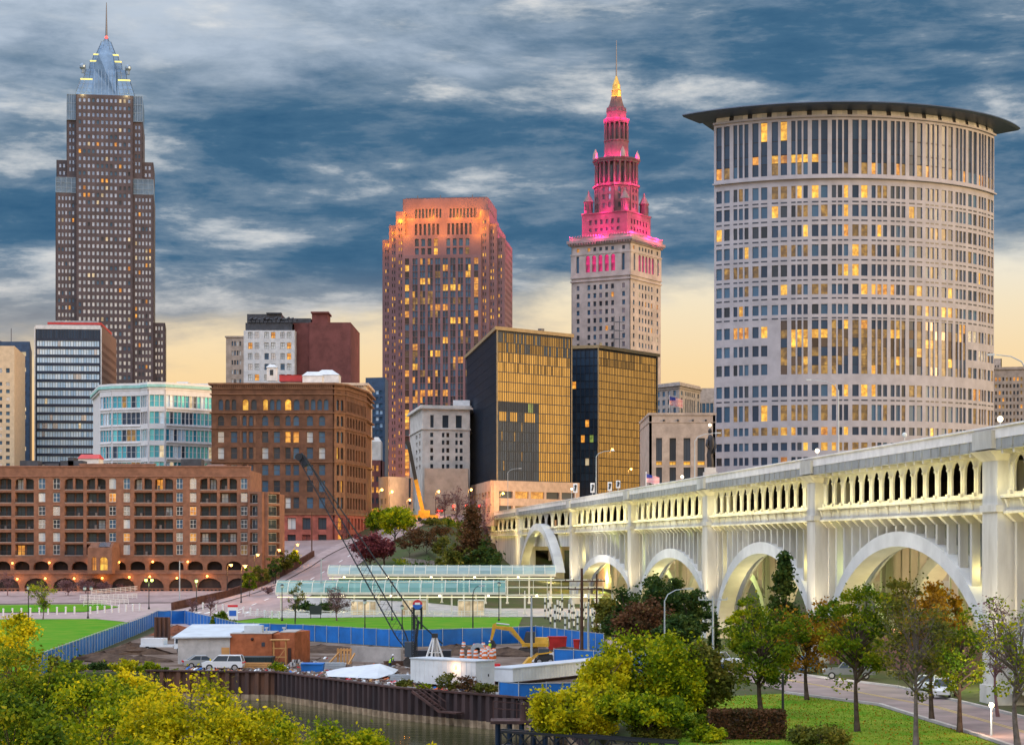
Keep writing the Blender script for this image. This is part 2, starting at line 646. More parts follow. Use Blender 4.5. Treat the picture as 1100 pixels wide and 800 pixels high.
mat('slate_roof', (0.05, 0.055, 0.07), 0.6, var=0.2)
mat('red_paint', (0.50, 0.05, 0.05), 0.6, var=0.1)
mat('roof_grey', (0.32, 0.33, 0.36), 0.7, var=0.15)
mat('roof_white', (0.52, 0.57, 0.62), 0.5, var=0.08)
mat('teal_tank', (0.20, 0.38, 0.38), 0.6, var=0.2)
mat('teal_band', (0.70, 0.68, 0.70), 0.55, var=0.06)
mat('teal_coping', (0.30, 0.58, 0.55), 0.5, var=0.1)
mat('roman_brick', (0.122, 0.058, 0.036), 0.85, var=0.22, scale=0.5)
mat('roman_trim', (0.17, 0.085, 0.05), 0.8, var=0.2, scale=0.6)
mat('roman_base', (0.29, 0.085, 0.068), 0.8, var=0.2, scale=0.5)
mat('frame_dark', (0.03, 0.03, 0.035), 0.5, var=0)
mat('frame_white', (0.65, 0.65, 0.64), 0.5, var=0)
mat('frame_brown', (0.15, 0.09, 0.06), 0.6, var=0)
mat('antenna_metal', (0.15, 0.15, 0.17), 0.5, metal=0.4, var=0)
mat('grey_stone', (0.34, 0.31, 0.30), 0.8, var=0.15)
mat('tan_stone', (0.40, 0.32, 0.27), 0.85, var=0.15, scale=0.4)
glass_mat('glass_sky', (0.30, 0.36, 0.47), (0.52, 0.56, 0.68), 0.2, 0.7)
glass_mat('glass_blue', (0.025, 0.075, 0.14), (0.06, 0.14, 0.235), 0.34, 0.0)
glass_mat('glass_dark', (0.012, 0.02, 0.032), (0.045, 0.065, 0.09), 0.34, 0.0)
glass_mat('glass_brown', (0.05, 0.035, 0.03), (0.12, 0.09, 0.075), 0.15, 0.3)
glass_mat('glass_strip', (0.40, 0.60, 0.80), (0.78, 0.90, 0.98), 0.3, 0.0)
glass_mat('glass_teal', (0.02, 0.26, 0.42), (0.14, 0.62, 0.70), 0.2, 0.25)
glass_mat('glass_gold_sky', (0.44, 0.32, 0.16), (0.62, 0.46, 0.23), 0.14, 0.95)  # gold sky reflection put into the pane colour
glass_mat('glass_gold_sky_dim', (0.20, 0.15, 0.09), (0.36, 0.27, 0.14), 0.14, 0.9)  # dimmer tint of the same painted sky reflection
glass_mat('glass_navy', (0.006, 0.026, 0.06), (0.020, 0.055, 0.11), 0.34, 0.0)
glass_mat('blind_white', (0.42, 0.44, 0.46), (0.70, 0.70, 0.68), 0.5, 0.0)
lit_mat('lit_yellow', (0.95, 0.36, 0.025), (1.0, 0.58, 0.07), 0.75, 1.3, 0.6)
lit_mat('lit_amber', (0.75, 0.22, 0.02), (1.0, 0.45, 0.06), 0.6, 1.15, 0.6)
lit_mat('lit_dim', (0.22, 0.10, 0.02), (0.60, 0.32, 0.05), 0.3, 0.75, 0.5)
lit_mat('lit_cream', (0.85, 0.62, 0.34), (1.0, 0.80, 0.50), 0.5, 0.9, 0.6)
lit_mat('lit_green', (0.25, 0.45, 0.08), (0.55, 0.75, 0.15), 0.35, 0.7, 0.6)
mat('bulb_orange', (0.9, 0.5, 0.2), emit=(1.0, 0.42, 0.08), estr=4.5, var=0)
mat('bulb_white', (0.9, 0.9, 0.8), emit=(1.0, 0.80, 0.48), estr=2.6, var=0)
mat('bulb_green', (0.7, 0.9, 0.3), emit=(0.72, 0.95, 0.22), estr=1.8, var=0)
mat('bulb_red', (0.9, 0.1, 0.1), emit=(1.0, 0.04, 0.03), estr=3.5, var=0)
mat('bulb_red_soft', (0.9, 0.1, 0.1), emit=(1.0, 0.06, 0.03), estr=2.0, var=0)
mat('crown_glow', (0.8, 0.7, 0.2), emit=(0.95, 0.80, 0.22), estr=0.75, var=0)
# ================================================================== Key-like tall tower with glass pyramid crown
def build_tall_tower():
 Y = 1150.0
 s = F_PX / Y
 c = (PX(112.5, Y), Y)
 B = Bld('skyscraper', 'tallest dark granite skyscraper with stepped blue glass pyramid crown and mast', 'skyscraper', c, 20)
 phi = R(8.5)
 zz = lambda y: PZ(y, Y)
 u = Vector((math.cos(phi), math.sin(phi), 0))
 vv = Vector((-math.sin(phi), math.cos(phi), 0))
 P = lambda a, d: (c[0] + u.x * a + vv.x * d, c[1] + u.y * a + vv.y * d)
 wall = MB()
 pk = picker([('glass_sky', 82), ('glass_blue', 8), ('lit_cream', 3), ('lit_amber', 3), ('glass_dark', 2)], 3, 0.25)
 rise = 4.08
 def body(a0, a1, d0, d1, z0, z1, ncol, side_cols, zwin=None, left=True):
  poly = [P(a0, d0), P(a1, d0), P(a1, d1), P(a0, d1)]
  wall.prism(poly, z0, z1)
  zb = zwin or z0
  nr = int((z1 - 1.0 - zb) / rise)
  rows = [(z1 - 1.2 - rise * (k + 1) + 1.1, z1 - 1.2 - rise * k - 0.9) for k in range(nr)]
  rows = [r for r in rows if r[0] > z0 + 0.3]
  f, L, _ = planar(poly[0], poly[1])
  rc = facade(wall, f, -0.4, L + 0.4, z0, z1, grid(ncol, 0.6, L - 0.6, 0.50), rows, 0.4)
  B.win.add(f, rc, pk)
  f, L, _ = planar(poly[1], poly[2])
  rc = facade(wall, f, -0.4, L + 0.4, z0, z1, grid(side_cols, 0.6, L - 0.6, 0.5), rows, 0.4)
  B.win.add(f, rc, pk)
  f, L, _ = planar(poly[3], poly[0])
  rc = facade(wall, f, -0.4, L + 0.4, z0, z1, grid(side_cols, 0.6, L - 0.6, 0.5), rows, 0.4)
  B.win.add(f, rc, pk)
 body(-15.4, 15.4, -1.6, 42, 20, zz(103), 12, 14, zz(560))     # central bay
 body(-20.6, -15.8, 0.6, 40, zz(192), zz(130), 2, 14)
 body(15.8, 20.6, 0.6, 40, zz(192), zz(130), 2, 14)
 body(-26.6, -15.8, 0.0, 40, 20, zz(208), 5, 13, zz(560))
 body(15.8, 26.6, 0.0, 40, 20, zz(208), 5, 13, zz(560))
 body(-26.4, -21.0, 4.0, 38, zz(192), zz(172), 2, 12)
 body(21.0, 26.4, 4.0, 38, zz(192), zz(172), 2, 12)
 body(27.0, 33.0, 4, 36, 20, zz(345), 3, 12, zz(560))
 # dark stone core closing the notches
 wall.prism([P(-20.4, 2), P(20.4, 2), P(20.4, 41), P(-20.4, 41)], zz(208), zz(104))
 wall.prism([P(-26.2, 5), P(26.2, 5), P(26.2, 37.5), P(-26.2, 37.5)], zz(208) - 1, zz(193))
 B.part(wall, 'wall', 'key_stone')
 # glazed corner boxes below the setbacks
 for a0, a1, z0, z1 in ((-20.8, -15.6, zz(130), zz(103)), (15.6, 20.8, zz(130), zz(103)), (-26.8, -15.5, zz(208), zz(192)), (15.5, 26.8, zz(208), zz(192))):
  g = MB()
  d0 = -0.6 if z0 > 225 else -0.4
  g.prism([P(a0, d0), P(a1, d0), P(a1, 38), P(a0, 38)], z0, z1)
  nb_ = 4
  for k in range(nb_ + 1):
   a = a0 + (a1 - a0) * k / nb_
   g.bar((*P(a, d0 - 0.1), z0), (*P(a, d0 - 0.1), z1), 0.3, m=1)
  for k in range(4):
   z = z0 + (z1 - z0) * k / 3
   g.bar((*P(a0, d0 - 0.1), z), (*P(a1, d0 - 0.1), z), 0.3, m=1)
  B.part(g, 'glazed_corner', ['crown_steel', 'crown_rib'])
 # crown: steep facetted tiers
 mid = 20.0
 def sq(w, d=None):
  d = d or w
  return [P(-w / 2, mid - d / 2), P(w / 2, mid - d / 2), P(w / 2, mid + d / 2), P(-w / 2, mid + d / 2)]
 def tier(z0, w0, z1, w1, ribs):
  m = MB()
  a, b = sq(w0), sq(w1)
  m.prism(a, z0, z1, 0, top=b)
  for (p, q, pp, qq) in ((a[0], a[1], b[0], b[1]), (a[1], a[2], b[1], b[2]), (a[3], a[0], b[3], b[0])):
   for k in range(ribs + 1):
    t = k / ribs
    m.bar((p[0] + (q[0] - p[0]) * t, p[1] + (q[1] - p[1]) * t, z0), (pp[0] + (qq[0] - pp[0]) * t, pp[1] + (qq[1] - pp[1]) * t, z1), 0.28, m=1)
   for k in range(1, 4):
    t = k / 4
    e0 = (p[0] + (pp[0] - p[0]) * t, p[1] + (pp[1] - p[1]) * t, z0 + (z1 - z0) * t)
    e1 = (q[0] + (qq[0] - q[0]) * t, q[1] + (qq[1] - q[1]) * t, z0 + (z1 - z0) * t)
    m.bar(e0, e1, 0.16, m=1)
  B.part(m, 'crown_tier', ['crown_steel', 'crown_rib'])
 tier(zz(103), 33.5, zz(84), 27.5, 12)
 tier(zz(84), 24.5, zz(71), 22.0, 8)
 tier(zz(71), 18.6, zz(62), 17.4, 8)
 tier(zz(62), 15.4, zz(54), 13.6, 6)
 tier(zz(54), 11.6, zz(37), 5.2, 4)
 tier(zz(37), 3.6, zz(31), 0.9, 2)
 # raised central gable on each visible face
 for d in (mid - 16.9,):
  m = MB()
  g0 = [(-6.8, zz(103)), (6.8, zz(103)), (6.4, zz(72)), (4.0, zz(54)), (0, zz(40)), (-4.0, zz(54)), (-6.4, zz(72))]
  depth = [0, 0, 3.2, 7.5, 11.5, 7.5, 3.2]
  fr = [(*P(a, d + e), z) for (a, z), e in zip(g0, depth)]
  bk = [(*P(a, d + e + 5), z) for (a, z), e in zip(g0, depth)]
  m.poly(fr)
  n = len(fr)
  for k in range(n):
   m.quad(fr[(k + 1) % n], fr[k], bk[k], bk[(k + 1) % n])
  for k in range(-3, 4):
   a = k * 2.0
   m.bar((*P(a, d - 0.1), zz(103)), (*P(a * 0.95, d + 3.0), zz(72)), 0.22, m=1)
  B.part(m, 'crown_gable', ['crown_steel', 'crown_rib'])
 # lit ledges of the crown
 for z, w in ((zz(103), 33.9), (zz(84), 27.0), (zz(62), 17.0), (zz(54), 13.4)):
  q = sq(w)
  for p0, p1 in ((q[0], q[1]), (q[1], q[0]), (q[1], q[2]), (q[0], q[3])):
   g = MB()
   g.bar((*p0, z + 0.5), (p0[0] + (p1[0] - p0[0]) * 0.24, p0[1] + (p1[1] - p0[1]) * 0.24, z + 0.5), 0.5, 0.7)
   B.part(g, 'ledge_light', 'crown_glow')
 for a in (-12.6, 12.6):
  m = MB()
  m.ball((*P(a, mid - 12), zz(69)), 1.9, 0, 10)
  m.tube([(*P(a, mid - 12), zz(76)), (*P(a, mid - 12), zz(70))], 0.9, 8)
  B.part(m, 'crown_finial', 'crown_rib')
 m = MB()
 m.tube([(*P(0, mid), zz(33)), (*P(0, mid), zz(16)), (*P(0, mid), zz(-7))], [0.75, 0.5, 0.2], 6)
 B.part(m, 'mast', 'antenna_metal')
 m = MB()
 m.ball((*P(0, mid - 0.6), zz(31.5)), 0.9, 0, 8)
 B.part(m, 'beacon', 'bulb_red')
 B.win.finish()
 for a in (-12, 12):
  lamp(B.root, B.L((*P(a, -3), zz(106) + 2)), 900, (1, 0.85, 0.35), 1.0)
# ================================================================== stepped terracotta tower with glowing top
def build_stepped_tower():
 Y = 1000.0
 B = Bld('skyscraper', 'stepped reddish granite tower with glowing orange top behind the black glass blocks', 'skyscraper', (PX(481, Y), Y), 20)
 c = (PX(476, Y), Y)
 phi = R(-6)
 zz = lambda y: PZ(y, Y)
 u = Vector((math.cos(phi), math.sin(phi)))
 vv = Vector((-math.sin(phi), math.cos(phi)))
 P = lambda a, d: (c[0] + u.x * a + vv.x * d, c[1] + u.y * a + vv.y * d)
 k = Y / F_PX
 A = lambda px: (px - 476) * k
 wall = MB()
 pk = picker([('glass_brown', 36), ('glass_blue', 16), ('lit_yellow', 17), ('lit_amber', 15), ('glass_dark', 16)], 5, 0.30)
 pkc = picker([('glass_blue', 46), ('glass_dark', 42), ('lit_yellow', 9), ('lit_amber', 8), ('lit_dim', 10)], 6, 0.35)
 rise = 3.2
 def rows_to(z1, z0=20, h=0.52):
  n = int((z1 - z0) / rise)
  return [(z1 - rise * (i + 1) + rise * (1 - h) / 2, z1 - rise * (i + 1) + rise * (1 + h) / 2) for i in range(n)]
 def body(a0, a1, d0, d1, z1, front, side, rws, z0=20, pick=pk, fill=0.42):
  poly = [P(a0, d0), P(a1, d0), P(a1, d1), P(a0, d1)]
  wall.prism(poly, z0, z1)
  for (i, cols, fl) in ((0, front, fill), (1, side, 0.4), (3, side, 0.4)):
   f, L, _ = planar(poly[i], poly[(i + 1) % 4])
   r = facade(wall, f, -0.4, L + 0.4, z0, z1, grid(cols, 0.7, L - 0.7, fl), rws, 0.45) if cols else facade(wall, f, -0.4, L + 0.4, z0, z1, [], [], 0.45)
   B.win.add(f, r, pick)
 body(A(410), A(418), 3, 38, zz(256), 2, 9, rows_to(zz(258)))
 body(A(418), A(426), 1.0, 40, zz(241), 2, 10, rows_to(zz(246)))
 body(A(426), A(434), -1.0, 42, zz(227), 2, 10, rows_to(zz(236)))
 body(A(517), A(525), -1.0, 42, zz(227), 2, 10, rows_to(zz(236)))
 body(A(525), A(533), 1.0, 40, zz(241), 2, 10, rows_to(zz(246)))
 body(A(533), A(541), 3, 38, zz(256), 2, 9, rows_to(zz(258)))
 # projecting main bay: continuous dark strips
 bay0, bay1, bd = A(434), A(517), -3.5
 zt = zz(275)
 poly = [P(bay0, bd), P(bay1, bd), P(bay1, 40), P(bay0, 40)]
 wall.prism(poly, 20, zt)
 f, L, _ = planar(poly[0], poly[1])
 edge = [(0.7, 2.3)], [(L - 2.3, L - 0.7)]
 mids = [q for a, b in grid(8, 4.0, L - 4.0, 0.66) for q in ((a, (a + b) / 2 - 0.08), ((a + b) / 2 + 0.08, b))]
 cols = [(0.9, 2.9)] + mids + [(L - 2.9, L - 0.9)]
 rws = rows_to(zt - 1.5, 20, 0.93)
 r = facade(wall, f, -0.4, L + 0.4, 20, zt, cols, rws, 0.5)
 B.win.add(f, r, lambda i, j: pkc(i, j) if 0 < i < 17 else pk(i, j))
 for i in (1, 3):
  f, L, _ = planar(poly[i], poly[(i + 1) % 4])
  facade(wall, f, -0.4, L + 0.4, 20, zt, [], [], 0.5)
 # three receding lit storeys above the bay
 def tall(a0, a1, d0, z0, z1, wz0, wz1, ncol, pick, fill=0.55, pair=True, d1=40):
  poly = [P(a0, d0), P(a1, d0), P(a1, d1), P(a0, d1)]
  wall.prism(poly, z0, z1)
  f, L, _ = planar(poly[0], poly[1])
  cols = grid(ncol, L * 0.13, L * 0.46, fill) + grid(ncol, L * 0.54, L * 0.87, fill)
  rr = [(wz0, wz1)] if not isinstance(wz0, list) else wz0
  r = facade(wall, f, -0.4, L + 0.4, z0, z1, cols, rr, 0.6)
  B.win.add(f, r, pick)
  f, L, _ = planar(poly[1], poly[2])
  r = facade(wall, f, -0.4, L + 0.4, z0, z1, grid(7, 1, L - 1, 0.5), rr, 0.5)
  B.win.add(f, r, pick)
  f, L, _ = planar(poly[3], poly[0])
  facade(wall, f, -0.4, L + 0.4, z0, z1, [], [], 0.5)
 dk = picker([('glass_dark', 3), ('glass_brown', 2)], 2)
 tall(A(434), A(517), -1.5, zt - 1, zz(253), [(zz(274), zz(267)), (zz(265), zz(257))], None, 4, pkc, 0.6)
 tall(A(433), A(519), 1.0, zz(254), zz(234), zz(252.5), zz(240), 6, dk)
 tall(A(432), A(523), 4.0, zz(235), zz(212), zz(233), zz(223), 8, dk)
 wall.prism([P(A(433), 6), P(A(522), 6), P(A(522), 42), P(A(433), 42)], zz(212), zz(210))
 B.part(wall, 'wall', 'bp_stone')
 m = MB()
 for a in (A(445), A(470), A(505)):
  m.tube([(*P(a, 10), zz(210)), (*P(a, 10), zz(206))], 0.25, 5)
 m.box(*sorted((P(A(450), 14)[0], P(A(462), 14)[0])), P(0, 14)[1], P(0, 18)[1], zz(210), zz(208.6))
 B.part(m, 'roof_gear', 'antenna_metal')
 B.win.finish()
 # amber floodlights standing on the setbacks
 for a, d, y, pw in ((A(436), -4.5, 252, 4200), (A(515), -4.5, 252, 4200), (A(475), -4.0, 252, 2600),
      (A(440), -1.2, 233, 4200), (A(462), -1.2, 233, 4200), (A(490), -1.2, 233, 4200), (A(513), -1.2, 233, 4200),
      (A(430), 0.0, 240, 1500), (A(422), -1, 252, 1500), (A(529), 0.0, 240, 1500), (A(414), 1.5, 264, 800)):
  lamp(B.root, B.L((*P(a, d - 2.2), zz(y) + 1.2)), pw * 1.1, (1.0, 0.32, 0.01), 0.6)
 # warm street light reaching its foot
 lamp(B.root, B.L((*P(A(425), -42), 46)), 42000, (1.0, 0.34, 0.06), 3)
# ================================================================== classical tower lit pink with a spire
def build_spire_tower():
 Y = 1070.0
 k = Y / F_PX
 c0 = (PX(664, Y), Y)
 B = Bld('skyscraper', 'tall stone tower with pink floodlit tiers, gilded lantern and flagpole spire', 'skyscraper', c0, 20)
 zz = lambda y: PZ(y, Y)
 phi = R(-31)
 u = Vector((math.cos(phi), math.sin(phi)))
 vv = Vector((-math.sin(phi), math.cos(phi)))
 cc = Vector(c0) + Vector((0, 18))
 P = lambda a, d: (cc.x + u.x * a + vv.x * d, cc.y + u.y * a + vv.y * d)
 def sq(h):
  return [P(-h, -h), P(h, -h), P(h, h), P(-h, h)]
 wall = MB()
 pk = picker([('glass_blue', 40), ('glass_sky', 12), ('glass_dark', 38), ('lit_amber', 8), ('lit_cream', 4)], 11, 0.15)
 H = 17.0
 zt = zz(262)
 wall.prism(sq(H), 20, zt)
 rise = 4.35
 rows = []
 z = zz(345) - 24 * 1.0
 zs = [zz(356 - 9 * 0) - rise * n for n in range(20)]
 rows = [(a, a + 2.4) for a in [zz(303) - rise * n for n in range(22)] if a > 24]
 rows += [(zz(285) - 8.0 + 3.4, zz(285) - 8.0 + 5.8)]
 for i in (0, 1, 3):
  f, L, _ = planar(sq(H)[i], sq(H)[(i + 1) % 4])
  cols = [(2.6, 4.3)] + grid(5, 8.2, L - 8.2, 0.48) + [(L - 4.3, L - 2.6)]
  big = [(zz(291), zz(273))]
  up = [(zz(268.5), zz(264.5))]
  lower = [(a, a + 2.5) for a in [zz(301) - rise * n for n in range(24)] if a > 24]
  # shaft below the arcade
  r = facade(wall, f, -0.5, L + 0.5, 20, zz(296), cols, [q for q in lower if q[1] < zz(296)], 0.5)
  B.win.add(f, r, pk)
  # storey of tall round-headed openings lit pink inside
  ac = [(2.6, 4.3)] + grid(5, 7.6, L - 7.6, 0.68) + [(L - 4.3, L - 2.6)]
  r = facade(wall, f, -0.5, L + 0.5, zz(296), zz(271.5), ac, big, 0.9, arch=lambda i, j: 1 if 0 < i < 6 else 0)
  B.win.add(f, r, lambda i, j: 'pink_room' if 0 < i < 6 else 'glass_blue', 0.04)
  r = facade(wall, f, -0.5, L + 0.5, zz(271.5), zt, cols, up, 0.5)
  B.win.add(f, r, pk)
  # string courses
  for y in (271.2, 296, 300):
   a, b = f(-0.8, 0.8, zz(y)), f(L + 0.8, 0.8, zz(y))
   wall.bar(a, b, 0.7, 0.8)
 B.part(wall, 'wall', 'terminal_stone')
 cor = MB()
 for h, z0, z1 in ((18.3, zt, zz(259)), (19.4, zz(259) + 0.01, zz(256)), (18.2, zz(256) + 0.01, zz(252.5))):
  cor.prism(sq(h), z0, z1)
 for i in (0, 1, 3):
  f, L, _ = planar(sq(18.6)[i], sq(18.6)[(i + 1) % 4])
  for q in range(24):
   s = L * (q + 0.5) / 24
   cor.bar(f(s, 0.4, zz(259) - 0.9), f(s, 0.4, zz(259)), 0.7, 0.7)
   cor.bar(f(s, -0.3, zz(252.5)), f(s, -0.3, zz(250.8)), 0.9, 0.5)
 B.part(cor, 'cornice', 'terminal_trim')
 # square pink tier with two rows of windows
 t1 = MB()
 H1 = 13.0
 t1.prism(sq(H1), zz(253), zz(227))
 for i in (0, 1, 3):
  f, L, _ = planar(sq(H1)[i], sq(H1)[(i + 1) % 4])
  cols = grid(6, 3.0, L - 3.0, 0.45)
  r = facade(t1, f, -0.4, L + 0.4, zz(253), zz(227), cols, [(zz(246), zz(242.5)), (zz(238.5), zz(233.5))], 0.5)
  B.win.add(f, r, picker([('glass_dark', 1)], 1))
 t1.prism(sq(13.9), zz(227) + 0.01, zz(225.6))
 B.part(t1, 'tier', 'tier_stone_dimmed')
 # corner turrets with cone roofs
 for a, d in ((-10.9, -10.9), (10.9, -10.9), (-10.9, 10.9), (10.9, 10.9)):
  p = P(a, d)
  m = MB()
  m.lathe([(2.3, zz(225.5)), (2.3, zz(213.5)), (2.7, zz(213.3)), (2.7, zz(212.4))], 12, p)
  t = B.part(m, 'turret', 'tier_stone_dimmed')
  m = MB()
  m.lathe([(2.8, zz(212.4)), (0.5, zz(203.5)), (0.55, zz(202)), (0.2, zz(200))], 12, p)
  r_ = m.build('cone_roof', 'turret_roof', t, off=B.off)
  m = MB()
  for q in range(8):
   an = 2 * math.pi * q / 8
   x, y = p[0] + 2.33 * math.cos(an), p[1] + 2.33 * math.sin(an)
   m.bar((x, y, zz(222)), (x, y, zz(216)), 0.7, 0.12)
  m.build('window', 'glass_dark', t, off=B.off)
 # octagon body with windows, then colonnaded drum
 def octo(r):
  return [(cc.x + r * math.cos(phi + R(22.5) + i * R(45)), cc.y + r * math.sin(phi + R(22.5) + i * R(45))) for i in range(8)]
 b = MB()
 b.prism(octo(11.4), zz(226), zz(196))
 for i in range(8):
  q = octo(11.4)
  f, L, _ = planar(q[i], q[(i + 1) % 8])
  if f(L / 2, 1, 0)[1] > cc.y + 3:
   continue
  r = facade(b, f, 0, L, zz(225.6), zz(196), grid(2, 0.9, L - 0.9, 0.42), [(zz(220), zz(214.5)), (zz(211), zz(205.5)), (zz(202.5), zz(198))], 0.4)
  B.win.add(f, r, picker([('glass_blue', 2), ('glass_dark', 4), ('glass_sky', 1)], i))
 b.prism(octo(12.6), zz(196) + 0.01, zz(193.5))
 b.prism(octo(9.6), zz(193.5), zz(170))
 b.prism(octo(12.2), zz(170) + 0.01, zz(167.5))
 b.prism(octo(12.8), zz(167.5) + 0.01, zz(165.5))
 B.part(b, 'tier', 'tier_stone_dimmed')
 col = MB()
 for i in range(24):
  a = phi + 2 * math.pi * (i + 0.5) / 24
  rr = 11.0
  p = (cc.x + rr * math.cos(a), cc.y + rr * math.sin(a))
  if p[1] > cc.y + 4:
   continue
  col.tube([(*p, zz(193.5)), (*p, zz(170))], [0.62, 0.52], 8)
 B.part(col, 'colonnade', 'tier_stone_dimmed')
 dk = MB()
 for i in range(16):
  a = phi + 2 * math.pi * (i + 0.5) / 16
  p = (cc.x + 9.3 * math.cos(a), cc.y + 9.3 * math.sin(a))
  dk.bar((*p, zz(191)), (*p, zz(174)), 1.3, 1.3)
 B.part(dk, 'window', 'glass_dark')
 # clock-like round lantern on the drum
 m = MB()
 for a, d in ((-8.2, -8.2), (8.2, -8.2), (-8.2, 8.2), (8.2, 8.2)):
  p = P(a, d)
  m.lathe([(1.5, zz(165.5)), (1.3, zz(160)), (0.5, zz(156)), (0.2, zz(154.5))], 8, p)
 B.part(m, 'urn', 'terminal_trim')
 # upper round drum
 d = MB()
 d.lathe([(6.9, zz(165.6)), (6.5, zz(161)), (6.3, zz(146)), (6.7, zz(145.8)), (6.7, zz(144.5))], 20, cc)
 d.lathe([(5.0, zz(144.5)), (5.0, zz(126))], 20, cc)
 d.lathe([(6.4, zz(126)), (6.7, zz(124)), (6.9, zz(121.5)), (6.2, zz(120.5))], 20, cc)
 for i in range(14):
  a = 2 * math.pi * i / 14
  p = (cc.x + 6.0 * math.cos(a), cc.y + 6.0 * math.sin(a))
  d.tube([(*p, zz(144.5)), (*p, zz(126))], 0.55, 6)
 B.part(d, 'tier', 'tier_stone_dimmed')
 m = MB()
 for i in range(14):
  a = 2 * math.pi * (i + 0.5) / 14
  p = (cc.x + 4.95 * math.cos(a), cc.y + 4.95 * math.sin(a))
  m.bar((*p, zz(142)), (*p, zz(128.5)), 1.0, 0.5)
 B.part(m, 'window', 'glass_dark')
 # cone, gilded lantern and flagpole
 m = MB()
 m.lathe([(5.3, zz(121)), (5.1, zz(114)), (5.3, zz(113.5)), (4.6, zz(111)), (4.4, zz(108)), (3.6, zz(104)), (2.9, zz(98.5)), (2.7, zz(96.5))], 16, cc)
 for i in range(8):
  a = 2 * math.pi * i / 8
  p = (cc.x + 4.7 * math.cos(a), cc.y + 4.7 * math.sin(a))
  m.tube([(*p, zz(113)), (*p, zz(108))], [0.8, 0.4], 6)
 B.part(m, 'cone_roof', 'tier_stone_dimmed')
 m = MB()
 m.lathe([(2.6, zz(96.5)), (2.5, zz(90)), (2.8, zz(89.6)), (2.2, zz(88)), (2.0, zz(83)), (1.1, zz(78)), (0.35, zz(73))], 10, cc)
 B.part(m, 'lantern', 'gilt')
 m = MB()
 m.tube([(cc.x, cc.y, zz(74)), (cc.x, cc.y, zz(55)), (cc.x, cc.y, zz(34.5))], [0.45, 0.32, 0.15], 6)
 B.part(m, 'flagpole', 'antenna_metal')
 B.win.finish()
 PK = (1.0, 0.008, 0.20)
 # pink floods on every ledge, amber in the lantern
 for a, dd in ((-19, -19), (0, -20), (19, -19), (-20, 0), (20, 0), (20, 10)):
  lamp(B.root, B.L((*P(a, dd), zz(252.3) + 2.0)), 13500, PK, 0.8)
 for a, dd in ((-14.5, -14.5), (0, -15.5), (14.5, -14.5), (-15.5, 0), (15.5, 0)):
  lamp(B.root, B.L((*P(a, dd), zz(225) + 1.0)), 4600, PK, 0.6)
 for i in range(7):
  a = R(180 + 30 * i)
  lamp(B.root, B.L((cc.x + 14.3 * math.cos(a), cc.y + 14.3 * math.sin(a), zz(193))), 2600, PK, 0.5)
  lamp(B.root, B.L((cc.x + 9.8 * math.cos(a), cc.y + 9.8 * math.sin(a), zz(164))), 2900, PK, 0.4)
  lamp(B.root, B.L((cc.x + 8.6 * math.cos(a), cc.y + 8.6 * math.sin(a), zz(121))), 2400, PK, 0.4)
 for i in range(3):
  a = R(215 + 55 * i)
  lamp(B.root, B.L((cc.x + 4.5 * math.cos(a), cc.y + 4.5 * math.sin(a), zz(96))), 260, (1, 0.42, 0.05), 0.3)
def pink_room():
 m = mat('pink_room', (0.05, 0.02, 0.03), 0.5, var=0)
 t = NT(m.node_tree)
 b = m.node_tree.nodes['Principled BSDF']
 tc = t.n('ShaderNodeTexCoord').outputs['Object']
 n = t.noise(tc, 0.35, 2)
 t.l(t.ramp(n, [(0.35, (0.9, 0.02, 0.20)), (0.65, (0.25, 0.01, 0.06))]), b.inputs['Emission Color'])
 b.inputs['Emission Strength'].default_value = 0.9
pink_room()
